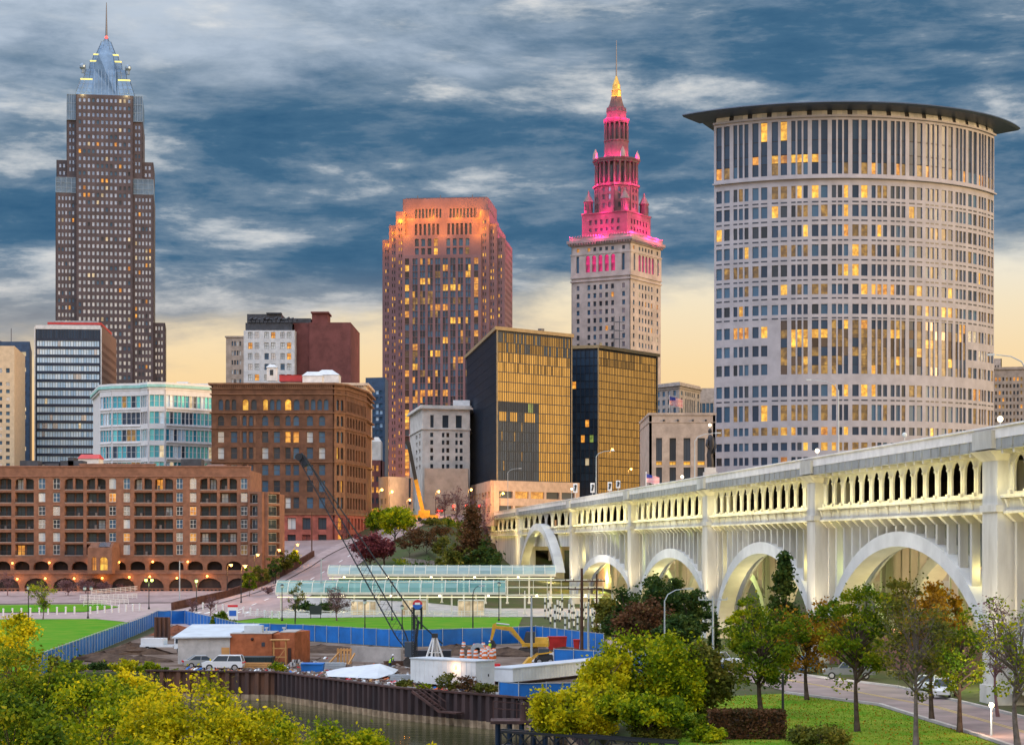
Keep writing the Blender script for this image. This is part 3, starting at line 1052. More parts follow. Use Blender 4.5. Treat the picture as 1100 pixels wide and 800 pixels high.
# ================================================================== curved courthouse tower with visor roof
def build_curved_tower():
 Rr = 67.5
 th0, th1 = R(-37.4), R(58.4)
 Yf = 680.0
 # apex of the curve at pixel 875
 cx = 109.7
 cc = Vector((cx, Yf + Rr))
 B = Bld('office_tower', 'broad curved pale stone tower with dark overhanging visor roof behind the bridge', 'skyscraper', (cx, Yf), 20)
 zz = lambda y: PZ(y, Yf)
 arcL = Rr * (th1 - th0)
 def f(s, n, z):
  a = th0 + s / Rr
  return (cc.x + (Rr + n) * math.sin(a), cc.y - (Rr + n) * math.cos(a), z)
 wall = MB()
 # solid core
 N = 40
 arc = [f(arcL * i / N, 0, 0)[:2] for i in range(N + 1)]
 back = [(arc[-1][0] - 14, arc[-1][1] + 14), (arc[0][0] + 6, arc[-1][1] + 14)]
 core = arc + back
 wall.prism(core, 20, zz(118), 1)
 nb = 27
 ngr = 17
 W = arcL / ngr
 cols = []
 for i in range(ngr):
  a = i * W + W * 0.06
  k = 3 if i in (1, 4, 6, 8, 9, 11, 13, 15) else 2
  e = W * 0.90 / k
  for q in range(k):
   cols.append((a + e * (q + 0.14), a + e * (q + 0.86)))
 pk = picker([('glass_navy', 38), ('glass_blue', 26), ('glass_dark', 12), ('lit_yellow', 9), ('lit_amber', 4), ('lit_dim', 13)], 21, 0.30)
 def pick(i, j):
  # gold panes paint in a yellow sky reflection at the western end
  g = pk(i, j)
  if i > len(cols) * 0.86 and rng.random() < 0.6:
   return 'glass_gold_sky'
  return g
 st = 6.62
 yrows = []
 top_rows = [(zz(186), zz(132))]
 # ledge rows: list of (ybottom, ytop) at the apex
 r_ys = [(212.5, 199.0)] + [(232.5 + 21.25 * i, 220.0 + 21.25 * i) for i in range(4)]
 r_ys += [(316.0, 305.0), (337.2, 326.5)]
 atr = [(401.5, 343.5)]
 side3 = [(361.5, 349.5), (381.5, 370.0), (401.5, 390.0)]
 low = [(425.5, 413.0), (451.5, 434.5), (467.0, 458.5), (483.5, 475.0), (499.0, 490.5), (515, 506.5), (531, 522.5)]
 conv = lambda L: sorted([(zz(a), zz(b)) for a, b in L])
 spb = lambda z: 0
 # tall glazed top storey
 r = facade(wall, f, 0, arcL, zz(190.5), zz(126), cols, [(zz(187), zz(129))], 0.5, 0)
 npk = picker([('glass_navy', 10), ('glass_dark', 5)], 4)
 segs = []
 for (a, b, c, d, i, j) in r:
  zs = [c, c + (d - c) * 0.22, c + (d - c) * 0.38, c + (d - c) * 0.64, d]
  for q in range(4):
   segs.append((a, b, zs[q] + 0.15, zs[q + 1] - 0.15, i, q))
 tp = picker([('glass_navy', 78), ('lit_dim', 12), ('lit_yellow', 10)], 8)
 def toppick(i, q):
  if q == 0:
   return rng.choice(['glass_navy', 'lit_dim', 'lit_amber', 'glass_blue'])
  if q == 1 and 3 < i < 14:
   return rng.choice(['lit_yellow', 'lit_amber', 'glass_navy'])
  if q == 3 and i in (6, 8):
   return 'lit_yellow'
  return 'glass_navy'
 B.win.add(f, segs, toppick)
 # office floors
 mid_cols = [c for c in cols if c[0] > arcL * 0.20 and c[1] < arcL * 0.84]
 r = facade(wall, f, 0, arcL, zz(341.5), zz(192), cols, conv(r_ys), 0.4, 0)
 B.win.add(f, r, pick)
 x0, x1 = mid_cols[0][0] - 1.2, mid_cols[-1][1] + 1.2
 lc = [c for c in cols if c[1] < x0]
 rc = [c for c in cols if c[0] > x1]
 r = facade(wall, f, 0, x0, zz(405), zz(341.5), lc, conv(side3), 0.4, 0)
 B.win.add(f, r, pick)
 r = facade(wall, f, x1, arcL, zz(405), zz(341.5), rc, conv(side3), 0.4, 0)
 B.win.add(f, r, lambda i, j: rng.choice(['glass_gold_sky', 'glass_navy', 'lit_dim', 'lit_cream']))  # gold panes stand for the reflected yellow sky
 r = facade(wall, f, x0, x1, zz(405), zz(341.5), mid_cols, conv(atr), 0.4, 0)
 segs = []
 for (a, b, c, d, i, j) in r:
  for q in range(6):
   e = (d - c) / 6
   segs.append((a, b, c + e * q + 0.06, c + e * (q + 1) - 0.06, i, q))
 B.win.add(f, segs, picker([('lit_dim', 46), ('glass_brown', 24), ('lit_yellow', 10), ('lit_amber', 4), ('glass_navy', 16)], 9, 0.3))
 r = facade(wall, f, 0, arcL, 20, zz(405), cols, [q for q in conv(low) if q[0] > 21], 0.4, 0)
 B.win.add(f, r, pick)
 # dark louvre grilles under each window belong to the wall face
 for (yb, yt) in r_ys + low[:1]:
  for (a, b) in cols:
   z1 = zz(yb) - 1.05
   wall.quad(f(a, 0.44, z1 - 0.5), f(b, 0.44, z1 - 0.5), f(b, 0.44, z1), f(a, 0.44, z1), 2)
 B.part(wall, 'wall', ['court_stone', 'core_dark', 'court_dark'])
 # string course under the top storey
 sc = MB()
 for i in range(N):
  s0, s1 = arcL * i / N, arcL * (i + 1) / N
  for z0, z1, n in ((zz(192), zz(190.5), 1.5), (zz(126), zz(124), 1.3)):
   sc.quad(f(s0, n, z0), f(s1, n, z0), f(s1, n, z1), f(s0, n, z1))
   sc.quad(f(s0, 0.5, z1), f(s0, n, z1), f(s1, n, z1), f(s1, 0.5, z1))
   sc.quad(f(s0, n, z0), f(s0, 0.5, z0), f(s1, 0.5, z0), f(s1, n, z0))
 B.part(sc, 'string_course', 'court_stone')
 # white light boxes in the eaves gap
 wb = MB()
 nbx = 17
 for i in range(nbx):
  s0 = arcL * (i + 0.12) / nbx
  s1 = arcL * (i + 0.88) / nbx
  for q in range(3):
   t0, t1 = s0 + (s1 - s0) * q / 3, s0 + (s1 - s0) * (q + 1) / 3
   wb.quad(f(t0, 0.6, zz(124)), f(t1, 0.6, zz(124)), f(t1, 0.2, zz(118.5)), f(t0, 0.2, zz(118.5)))
 B.part(wb, 'eaves_panel', 'blind_white')
 # visor: shallow dished slab that flies out past the wall
 vis = MB()
 M = 48
 e0, e1 = -0.115, 0.115
 def g(i, rr, z):
  a = (th0 + e0) + (th1 - th0 + e1 - e0) * i / M
  return (cc.x + rr * math.sin(a), cc.y - rr * math.cos(a), z)
 prof = [(Rr - 2.0, zz(119.5)), (Rr + 6.8, zz(116.6)), (Rr + 7.6, zz(114.8)), (Rr + 7.4, zz(113.5)), (Rr - 3.0, zz(109.0))]
 for i in range(M):
  for q in range(len(prof) - 1):
   (ra, za), (rb, zb) = prof[q], prof[q + 1]
   vis.quad(g(i, ra, za), g(i + 1, ra, za), g(i + 1, rb, zb), g(i, rb, zb), 0)
 for i in (0, M):
  vis.poly([g(i, ra, za) for ra, za in (prof if i == 0 else prof[::-1])])
 roof = [g(i, Rr - 3.0, 0)[:2] for i in range(M + 1)] + [(back[0][0], back[0][1]), (back[1][0], back[1][1])]
 vis.prism(roof, zz(118), zz(109) - 0.05)
 B.part(vis, 'visor_roof', 'visor_metal')
 B.win.finish()
build_tall_tower()
build_stepped_tower()
build_spire_tower()
build_curved_tower()
# ================================================================== black glass pair
def build_glass_blocks():
 specs = [
  ('black office block with notched gold reflection tinted into its glass, standing on the tan podium', [(-16.7, 750), (-4.7, 650), (19.6, 673.5), (7.6, 774)], 34.4, 82.6, 42, 15, 40),
  ('second black office block with plain gold reflection tinted into its glass beside the stone hall', [(12, 716), (29.9, 710), (52.7, 743), (36, 752)], 28, 82.6, 38, 20, 12),
 ]
 for q, (label, poly, z0, z1, nright, floors, nleft) in enumerate(specs):
  B = Bld('office_block', label, 'office block', poly[1], z0, 'pair of black and gold glass office blocks')
  core = MB()
  core.prism(poly, z0, z1)
  B.part(core, 'core', 'core_dark')
  g = MB()
  f, L, _ = planar(poly[1], poly[2])
  # panes floor by floor, gold sky reflection tinted in by pane material
  fh = (z1 - 1.2 - z0) / floors
  panes = []
  for i in range(nright):
   for j in range(floors):
    a, b = L * i / nright + 0.16, L * (i + 1) / nright - 0.16
    panes.append((a, b, z0 + fh * j + 0.22, z0 + fh * (j + 1) - 0.02, i, j))
  def pick(i, j, q=q):
   if q == 0:
    if i < 23 and j < 8:  # dark notch: a reflection painted in with darker panes
     if j == 7:
      return 'lit_green' if i in (17, 18, 19) else 'black_fin'
     if j == 6 and i in (1, 2, 3, 4, 7, 8, 9, 10, 15, 16, 17, 18, 19, 20):
      return 'glass_gold_sky'
     return 'lit_dim' if rng.random() < 0.03 else 'glass_navy'
    if j >= floors - 2:
     return rng.choice(['glass_gold_sky_dim', 'glass_gold_sky_dim', 'glass_navy'])
    if j >= floors - 4:
     return rng.choice(['glass_gold_sky', 'glass_gold_sky_dim', 'glass_gold_sky'])
   elif j >= floors - 2 and rng.random() < 0.5:
    return 'glass_gold_sky_dim'
   return 'glass_gold_sky'
  B.win.add(f, panes, pick, 0.05)
  fins = MB()
  for i in range(nright + 1):
   s = L * i / nright
   fins.bar(f(s, 0.12, z0), f(s, 0.12, z1 - 0.5), 0.10, 0.13, m=0 if i % 2 else 0, up=f(0, 1, 0)[:2] + (0,))
  for j in range(floors + 1):
   z = z0 + fh * j + 0.1
   fins.bar(f(0, 0.1, z), f(L, 0.1, z), 0.16, 0.2)
  f2, L2, _ = planar(poly[0], poly[1])
  panes = []
  nl = nleft
  for i in range(nl):
   for j in range(floors):
    panes.append((L2 * i / nl + 0.1, L2 * (i + 1) / nl - 0.1, z0 + fh * j + 0.22, z0 + fh * (j + 1) - 0.02, i, j))
  lights = picker([('glass_navy', 88), ('lit_green', 1.5), ('lit_amber', 3), ('lit_cream', 5)], 3, 0.2) if q else picker([('glass_navy', 1)], 1)
  B.win.add(f2, panes, lights, 0.05)
  for i in range(nl + 1):
   s = L2 * i / nl
   fins.bar(f2(s, 0.45, z0), f2(s, 0.45, z1 - 0.5), 0.12, 0.8 if q == 0 else 0.3, up=f2(0, 1, 0)[:2] + (0,))
  for j in range(floors + 1):
   z = z0 + fh * j + 0.1
   fins.bar(f2(0, 0.12, z), f2(L2, 0.12, z), 0.12, 0.2)
  B.part(fins, 'fin', 'black_fin')
  tr = MB()
  op = offset_poly(poly, 0.75)
  tr.prism(op, z1 - 0.5, z1 + 0.6)
  for e in (1, 2):
   x, y = poly[e]
   tr.bar((x, y - 0.5, z0), (x, y - 0.5, z1), 0.45)
  B.part(tr, 'coping', 'gold_trim')
  if q == 0:
   m = MB()
   m.box(6, 14, 690, 700, z1 + 0.6, z1 + 2.0)
   m.box(9, 10.6, 688, 690, z1 + 0.6, z1 + 3.2)
   m.lathe([(1.0, z1 + 3.2), (1.1, z1 + 4.0)], 8, (9.8, 689))
   B.part(m, 'roof_plant', 'antenna_metal')
  else:
   m = MB()
   for x, y in ((36, 722), (38, 724)):
    m.tube([(x, y, z1 + 0.6), (x, y, z1 + 12)], 0.18, 5)
    for h in (4, 7, 10):
     m.bar((x - 1.6, y, z1 + h), (x + 1.6, y, z1 + h), 0.25)
   B.part(m, 'roof_mast', 'antenna_metal')
  B.win.finish()
 # podium under the first block
 pod = [(-19.5, 752), (-6.0, 646.5), (21.5, 673.5), (8, 776)]
 B = Bld('podium_building', 'low tan concrete podium with ribbon windows carrying the front black block', 'building', pod[1], 20)
 w = MB()
 w.prism(pod, 20, 34.3)
 for e in (0, 1):
  f, L, _ = planar(pod[e], pod[e + 1])
  n = 12 if e == 0 else 5
  r = facade(w, f, -0.3, L + 0.3, 20, 34.35, grid(n, 1.5, L - 1.5, 0.86 if e else 0.6), [(24, 26.4), (28.8, 31.0)], 0.7)
  B.win.add(f, r, picker([('glass_dark', 6), ('lit_amber', 2), ('lit_dim', 2)], e))
 B.part(w, 'wall', 'podium_concrete')
 B.win.finish()
build_glass_blocks()
# ================================================================== smaller downtown buildings
def simple_building(name, label, cat, poly, z0, z1, faces, wallmat, parapet=0.8, group=None, t=0.4, roofmat='roof_grey', cornice=None, cm=None, limit=100):
 """poly counter-clockwise; faces: {edge index: dict(cols, rows, pick, style, fm, arch)}"""
 B = Bld(name, label, cat, poly[0], z0, group)
 w = MB()
 w.prism(poly, z0, z1, 0, mt=1)
 n = len(poly)
 for e in range(n):
  f, L, _ = planar(poly[e], poly[(e + 1) % n])
  sp = faces.get(e)
  if not sp:
   facade(w, f, -t, L + t, z0, z1 + parapet, [], [], t)
   continue
  cols = sp['cols'](L) if callable(sp['cols']) else sp['cols']
  r = facade(w, f, -t, L + t, z0, z1 + parapet, cols, sp['rows'], t, skip=sp.get('skip'), arch=sp.get('arch'), mrow=sp.get('mrow'))
  B.win.add(f, r, sp['pick'], sp.get('n', 0.05), sp.get('style', 'plain'), sp.get('fm', 'frame_dark'))
 B.part(w, 'wall', [wallmat, roofmat] + ([cm] if cm else []))
 if cornice:
  c = MB()
  for d, za, zb in cornice:
   c.prism(offset_poly(poly, d), za, zb)
  B.part(c, 'cornice', cm or wallmat)
 B.win.finish(limit)
 return B
def rows_between(z0, z1, n, h=0.55):
 e = (z1 - z0) / n
 return [(z0 + e * (i + 0.5 - h / 2), z0 + e * (i + 0.5 + h / 2)) for i in range(n)]
def G(n, m=0.8, fill=0.55):
 return lambda L: grid(n, m, L - m, fill)
# ---- blue and white striped slab
def striped_slab():
 Y = 820.0
 q = (-164.7, 820.0)
 u = Vector((-0.996, -0.087))
 p = (q[0] + u.x * 25.6, q[1] + u.y * 25.6)
 v = Vector((-0.087, 0.996))
 poly = [p, q, (q[0] + v.x * 56, q[1] + v.y * 56), (p[0] + v.x * 56, p[1] + v.y * 56)]
 B = Bld('office_tower', 'slab office tower with bright blue and navy stripes and red roof line', 'office tower', p, 20)
 zt = PZ(352, Y)
 w = MB()
 w.prism(poly, 20, zt, 0, mt=1)
 f, L, _ = planar(poly[0], poly[1])
 fl = 8.82 * Y / F_PX
 ztop = PZ(366.5, Y)
 rows = [(ztop - fl * (k + 1) + fl * 0.34, ztop - fl * k) for k in range(19) if ztop - fl * (k + 1) > 21]
 cols = grid(24, 0.5, L - 0.5, 0.90)
 r = facade(w, f, -0.3, L + 0.3, 20, PZ(364, Y), cols, rows, 0.25, 2)
 B.win.add(f, r, picker([('glass_strip', 14), ('glass_sky', 0.6), ('lit_cream', 0.15)], 4, 0.5), 0.05)
 facade(w, f, -0.3, L + 0.3, PZ(354, Y), zt + 0.8, [], [], 0.3, 0)
 r = facade(w, f, -0.3, L + 0.3, PZ(364, Y), PZ(354, Y), grid(24, 0.4, L - 0.4, 0.8), [(PZ(363.6, Y), PZ(354.4, Y))], 0.3, 2)
 B.win.add(f, r, lambda i, j: 'glass_navy')
 for s in (-0.25, L + 0.25):
  w.bar(f(s, 0.35, 20), f(s, 0.35, zt), 0.5, 0.4, m=0)
 f, L, _ = planar(poly[1], poly[2])
 rs = [(a + 0.2, b - 0.4) for a, b in rows]
 r = facade(w, f, -0.3, L + 0.3, 20, zt + 0.8, grid(22, 1, L - 1, 0.6), rs, 0.4, 3)
 B.win.add(f, r, picker([('glass_brown', 3), ('glass_dark', 2), ('lit_dim', 1)], 3))
 f, L, _ = planar(poly[3], poly[0])
 facade(w, f, -0.3, L + 0.3, 20, zt + 0.8, [], [], 0.3, 3)
 B.part(w, 'wall', ['white_render', 'roof_grey', 'band_navy', 'brown_panel'])
 m = MB()
 pp = [(p[0] + 5, p[1] + 10), (q[0] - 3, q[1] + 10), (q[0] - 6, q[1] + 40), (p[0] + 4, p[1] + 40)]
 m.prism(pp, zt + 0.8, PZ(342, Y))
 B.part(m, 'penthouse', 'roof_grey')
 m = MB()
 m.bar((p[0] + 4.6, p[1] + 0.6, zt + 1.6), (q[0], q[1] + 0.4, zt + 1.6), 0.5, 0.9)
 m.bar((q[0], q[1] + 0.4, zt + 1.6), (q[0] + v.x * 40, q[1] + v.y * 40, zt + 1.6), 0.5, 0.9)
 B.part(m, 'red_rail', 'red_paint')
 B.win.finish()
striped_slab()
# ---- left edge pair
Yl = 760.0
pL = [(PX(-46, Yl), Yl), (PX(13, Yl), Yl + 2), (PX(25.5, Yl + 40), Yl + 40), (PX(-60, Yl), Yl + 44)]
simple_building('office_building', 'pale beige office block with small square windows at the picture edge', 'office building', pL, 20, PZ(374, Yl),
    {0: dict(cols=G(7, 0.6, 0.5), rows=rows_between(PZ(503, Yl), PZ(408, Yl), 12, 0.5) + [(PZ(400, Yl), PZ(395, Yl))],
                         pick=picker([('glass_blue', 5), ('glass_dark', 3), ('glass_sky', 1)], 5)),
                 1: dict(cols=[], rows=[], pick=None)}, 'tan_panel', 1.0)
Yl2 = 840.0
pL2 = [(PX(-46, Yl2), Yl2), (PX(31, Yl2), Yl2), (PX(33, Yl2 + 40), Yl2 + 40), (PX(-60, Yl2), Yl2 + 44)]
bb = simple_building('office_tower', 'dark blue office tower with antenna behind the pale beige block', 'office tower', pL2, 20, PZ(369, Yl2),
                     {0: dict(cols=G(9, 0.6, 0.7), rows=rows_between(PZ(503, Yl2), PZ(376, Yl2), 15, 0.5), pick=picker([('glass_navy', 3), ('lit_cream', 1)], 6))}, 'blue_panel', 0.8)
m = MB()
m.tube([(PX(12, 850), 850, PZ(368, 840)), (PX(12, 850), 850, PZ(350, 840))], 0.18, 5)
m.box(PX(-5, 850), PX(2, 850), 846, 850, PZ(368, 840), PZ(364, 840))
bb.part(m, 'roof_antenna', 'antenna_metal')
# ---- teal glass building with white bands
def teal_building():
 B = Bld('office_building', 'white banded building with turquoise ribbon glazing beside the brown brick block', 'office building', (PX(121, 622), 622), 10)
 pts = [(PX(108.5, 626), 626), (PX(121, 622), 622), (PX(152, 619), 619), (PX(160, 614.5), 614.5), (PX(177, 615), 615), (PX(229.5, 628), 628)]
 Yr = 620.0
 zz = lambda y: PZ(y, Yr)
 w = MB()
 back = [(PX(232, 660), 660), (PX(100, 660), 660)]
 w.prism(pts + back, 10, zz(414.5), 0, mt=2)
 bands = [(438, 425.3), (456, 443), (474, 461.5), (492, 479), (510, 496.5), (528, 514.5)]
 for i in range(len(pts) - 1):
  f, L, _ = planar(pts[i], pts[i + 1])
  n = max(1, round(L / 1.55))
  rows = sorted((zz(a), zz(b)) for a, b in bands)
  r = facade(w, f, -0.02, L + 0.02, 10, zz(417), grid(n, 0.15, L - (0.15 if i < 4 else 0.8), 0.95), [q for q in rows if q[0] > 10.5], 0.45)
  dark = i == 1
  B.win.add(f, r, picker([('glass_teal', 16), ('glass_strip', 2), ('lit_cream', 0.3), ('glass_navy', 1)] if not dark else [('glass_navy', 4), ('glass_teal', 6), ('lit_dim', 0.3)], 30 + i, 0.2), 0.06, 'sash', 'frame_white')
  if i in (2, 3):
   continue
  # ledge under every band
  for a, b in bands[:4]:
   w.bar(f(0.2, 0.55, zz(a) - 0.5), f(L - 0.2, 0.55, zz(a) - 0.5), 0.35, 0.3)
 B.part(w, 'wall', ['teal_band', 'teal_coping', 'roof_grey'])
 c = MB()
 for d, a, b, mm in ((0.6, 419.5, 418, 0), (0.9, 417.2, 414.2, 1), (0.7, 414.1, 411.8, 0)):
  op = offset_poly(pts + back, d)
  c.prism(op, zz(a), zz(b), mm)
 B.part(c, 'cornice', ['teal_band', 'teal_coping'])
 m = MB()
 m.box(PX(192, 640), PX(204, 640), 636, 644, zz(412), zz(405.5))
 m.box(PX(208, 640), PX(231, 640), 636, 644, zz(412), zz(407.5))
 B.part(m, 'roof_plant', 'roof_white')
 B.win.finish()
teal_building()
# ---- three blocks behind the brown brick building
Yb = 800.0
b1 = simple_building('office_building', 'narrow buff office block with paired windows behind the white-fronted one', 'office building',
                     [(PX(244, Yb), Yb), (PX(264, Yb), Yb), (PX(264, Yb), Yb + 30), (PX(246, Yb), Yb + 30)], 20, PZ(363, Yb),
                     {0: dict(cols=G(4, 1.6, 0.62), rows=rows_between(PZ(445, Yb), PZ(364, Yb), 8, 0.5), pick=picker([('blind_white', 3), ('glass_dark', 4), ('glass_blue', 2)], 12))}, 'tan_stone', 0.6,
                     cornice=[(0.8, PZ(362.5, Yb), PZ(361, Yb))])
b2 = simple_building('office_building', 'white-fronted office block under a dark plant-cluttered roof', 'office building',
                     [(PX(263, 792), 792), (PX(315.5, 792), 792), (PX(317, 792), 830), (PX(262, 792), 830)], 20, PZ(356, 792),
                     {0: dict(cols=lambda L: grid(2, 0.9, 6.0, 0.66) + grid(2, 7.2, 12.3, 0.66) + grid(2, 13.4, L - 0.5, 0.66),
                              rows=rows_between(PZ(445, 792), PZ(354.5, 792), 8, 0.60), pick=picker([('blind_white', 8), ('glass_blue', 4), ('lit_amber', 2), ('glass_sky', 3)], 17), style='cross')}, 'white_render', 0.4)
m = MB()
Yq = 796.0
m.box(PX(264, Yq), PX(314, Yq), 795, 826, PZ(356.3, Yq), PZ(347, Yq))
m.box(PX(265, Yq), PX(302, Yq), 797, 824, PZ(346.9, Yq), PZ(337, Yq))
m.box(PX(286, Yq), PX(302, Yq), 796, 800, PZ(337, Yq), PZ(335.6, Yq))
m.box(PX(303, Yq), PX(333, Yq), 799, 822, PZ(346.9, Yq), PZ(341, Yq))
for i in range(12):
 x = PX(268 + i * 4.4, Yq)
 m.tube([(x, 796.2, PZ(343, Yq)), (x + 1.3, 796.2, PZ(341 + (i % 3), Yq))], 0.5, 6)
 m.box(x - 0.5, x + 0.8, 794.5, 795.5, PZ(347, Yq), PZ(345.2 - (i % 4) * 0.6, Yq))
b2.part(m, 'roof_plant', 'slate_roof')
b3 = simple_building('windowless_block', 'maroon brick windowless block with taller lift shaft', 'building',
                     [(PX(316, 798), 798), (PX(334, 798), 798), (PX(334.1, 798), 796), (PX(375.5, 796), 796), (PX(377, 796), 836), (PX(316, 798), 836)], 20, PZ(348.5, 797), {}, 'maroon_brick', 0.5,
                     cornice=[(0.45, PZ(348, 797), PZ(346.7, 797))])
m = MB()
m.box(PX(335, 800), PX(352, 800), 800, 812, PZ(346, 797), PZ(334.5, 797))
m.box(PX(334, 800), PX(353.3, 800), 799, 813, PZ(335.6, 797), PZ(334, 797))
b3.part(m, 'lift_shaft', 'maroon_brick')
# ---- pale cornice block behind the brown brick building
Yc = 630.0
b4 = simple_building('cornice_block', 'pale stone block showing only its bracketed cornice above the brown brick roof', 'building',
                     [(PX(312, Yc), Yc), (PX(391, Yc), Yc + 2), (PX(391, Yc), Yc + 30), (PX(312, Yc), Yc + 30)], 18, PZ(414, Yc), {}, 'beige_stone', 0.2,
                     cornice=[(0.5, PZ(418, Yc), PZ(415.5, Yc)), (1.3, PZ(413.5, Yc), PZ(411, Yc))])
m = MB()
for i in range(30):
 x = PX(313, Yc) + (PX(390.5, Yc) - PX(313, Yc)) * i / 29
 m.box(x - 0.13, x + 0.13, Yc - 1.1 + i * 2 / 29, Yc + 0.3 + i * 2 / 29, PZ(415.4, Yc), PZ(413.6, Yc))
b4.part(m, 'bracket', 'beige_stone')
# ---- brown romanesque brick building
def brick_block():
 Y = 560.0
 pa, pb = (PX(229.5, Y), Y), (PX(357.5, Y), Y)
 pc, pd = (PX(369.5, 563.5), 563.5), (PX(391.5, 590), 590)
 poly = [pa, pb, pc, pd, (pd[0], 618), (pa[0], 618)]
 B = Bld('brick_office_building', 'brown brick block with round-arched upper windows and red stone base', 'office building', pa, 12)
 zz = lambda y: PZ(y, Y)
 w = MB()
 w.prism(poly, 8, zz(414), 0, mt=3)
 pk = picker([('glass_dark', 36), ('glass_blue', 40), ('blind_white', 7), ('lit_amber', 4), ('glass_sky', 6)], 41, 0.12)
 ysets = [  # ybottom, ytop, arch
  (440.5, 429, 1), (457.5, 446.5, 1), (475.5, 463.5, 0), (493, 480.5, 0), (510.5, 499, 0), (528.5, 516, 0), (546, 534, 0)]
 f, L, _ = planar(pa, pb)
 k = Y / F_PX
 def C(lst):
  return [((a - 229.5) * k, (b - 229.5) * k) for a, b in lst]
 c_top = C([(235, 240), (242, 247), (249, 254), (261, 267), (270, 276), (283, 288), (290, 295), (297, 302), (306.5, 313), (315.5, 322), (327, 332), (334, 339), (341, 346), (348, 353)])
 c_mid = C([(234, 241), (248, 255), (260.5, 265), (267.5, 272), (281.5, 288.5), (294, 301), (306.5, 312.5), (315, 321.5), (329.5, 336.5), (342.5, 349.5)])
 r = facade(w, f, -0.5, L, zz(443.5), zz(412), c_top, [(zz(440.5), zz(429))], 0.6, 0, arch=lambda i, j: 1)
 B.win.add(f, r, picker([('glass_blue', 8), ('glass_dark', 3), ('lit_yellow', 1)], 5), 0.05)
 mids = sorted((zz(a), zz(b)) for a, b, _ in ysets[1:])
 r = facade(w, f, -0.5, L, zz(552), zz(443.5), c_mid, mids, 0.6, 0, arch=lambda i, j: 1 if j == 5 else 0)
 B.win.add(f, r, pk, 0.05, 'sash', 'frame_brown')
 r = facade(w, f, -0.5, L, 8, zz(552), C([(233, 242), (247, 256), (261, 272), (280, 287), (295, 303), (309, 318), (325, 334), (342, 351)]),
               [(zz(584), zz(574)), (zz(568.5), zz(556))], 0.8, 1)
 B.win.add(f, r, picker([('glass_dark', 8), ('glass_brown', 4), ('blind_white', 1), ('roman_base', 2)], 8), 0.05, 'slide', 'frame_dark')
 # bay at the chamfer and the long side towards the hill street
 for (p, q, cols, seed) in ((pb, pc, 2, 2), (pc, pd, 7, 3)):
  f, L, _ = planar(p, q)
  e = 0.5 if cols > 2 else 0
  r = facade(w, f, 0, L + e, zz(443.5), zz(412), grid(cols * (2 if cols > 2 else 1), 0.5, L - 0.5, 0.55), [(zz(440.5), zz(429))], 0.6, 0, arch=lambda i, j: 1)
  B.win.add(f, r, picker([('glass_dark', 3), ('glass_blue', 2)], seed))
  r = facade(w, f, 0, L + e, zz(552), zz(443.5), grid(cols, 0.6, L - 0.6, 0.6), mids, 0.6, 2 if cols == 2 else 0, arch=lambda i, j: 1 if j == 5 else 0)
  B.win.add(f, r, picker([('glass_dark', 4), ('glass_blue', 3), ('lit_yellow', 4)] if cols == 2 else [('glass_dark', 4), ('glass_blue', 2), ('lit_amber', 1)], seed + 7), 0.05, 'sash', 'frame_brown')
  r = facade(w, f, 0, L + e, 8, zz(552), grid(max(1, cols - 1), 0.6, L - 0.6, 0.62), [(zz(584), zz(574)), (zz(568.5), zz(556))], 0.8, 1)
  B.win.add(f, r, picker([('glass_dark', 3), ('lit_amber', 1)], seed))
 # buff panels with the twin colonnettes of the recessed bays
 f, L, _ = planar(pa, pb)
 for a, b in C([(258, 259.6), (265.6, 267), (273, 275)]):
  for q, (yb, yt, _) in enumerate(ysets[1:]):
   w.quad(f(a, 0.63, zz(yb)), f(b, 0.63, zz(yb)), f(b, 0.63, zz(yt)), f(a, 0.63, zz(yt)), 2)
 B.part(w, 'wall', ['roman_brick', 'roman_base', 'roman_trim', 'roof_grey'])
 c = MB()
 for d, a, b in ((0.95, 424.0, 422.8), (1.0, 443.9, 442.8), (0.95, 460.6, 459.8), (0.95, 496.8, 496.0), (1.15, 553, 551), (0.95, 418, 416.6), (1.35, 413.5, 411.5)):
  c.prism(offset_poly(poly, d), zz(a), zz(b))
 f, L, _ = planar(pa, pb)
 for i in range(64):
  s = L * (i + 0.5) / 64
  c.box(f(s, 0, 0)[0] - 0.14, f(s, 0, 0)[0] + 0.14, f(s, 1.1, 0)[1], f(s, 0.5, 0)[1], zz(416.4), zz(413.7))
 B.part(c, 'cornice', 'roman_trim')
 # roof clutter: tanks and a small white cupola are parts of this roof
 m = MB()
 for i, (a, b, y) in enumerate(((252, 258, 407), (260, 270, 408), (272, 278, 409), (287, 293, 410), (303, 309, 411), (312, 317, 410))):
  m.box(PX(a, 575), PX(b, 575), 574, 580, zz(413.5), zz(y))
  m.bar((PX((a + b) / 2, 574), 573.9, zz(413)), (PX((a + b) / 2, 574), 573.9, zz(y)), 0.2)
 B.part(m, 'roof_tank', 'teal_tank')
 B.win.finish()
 return zz
zzb = brick_block()
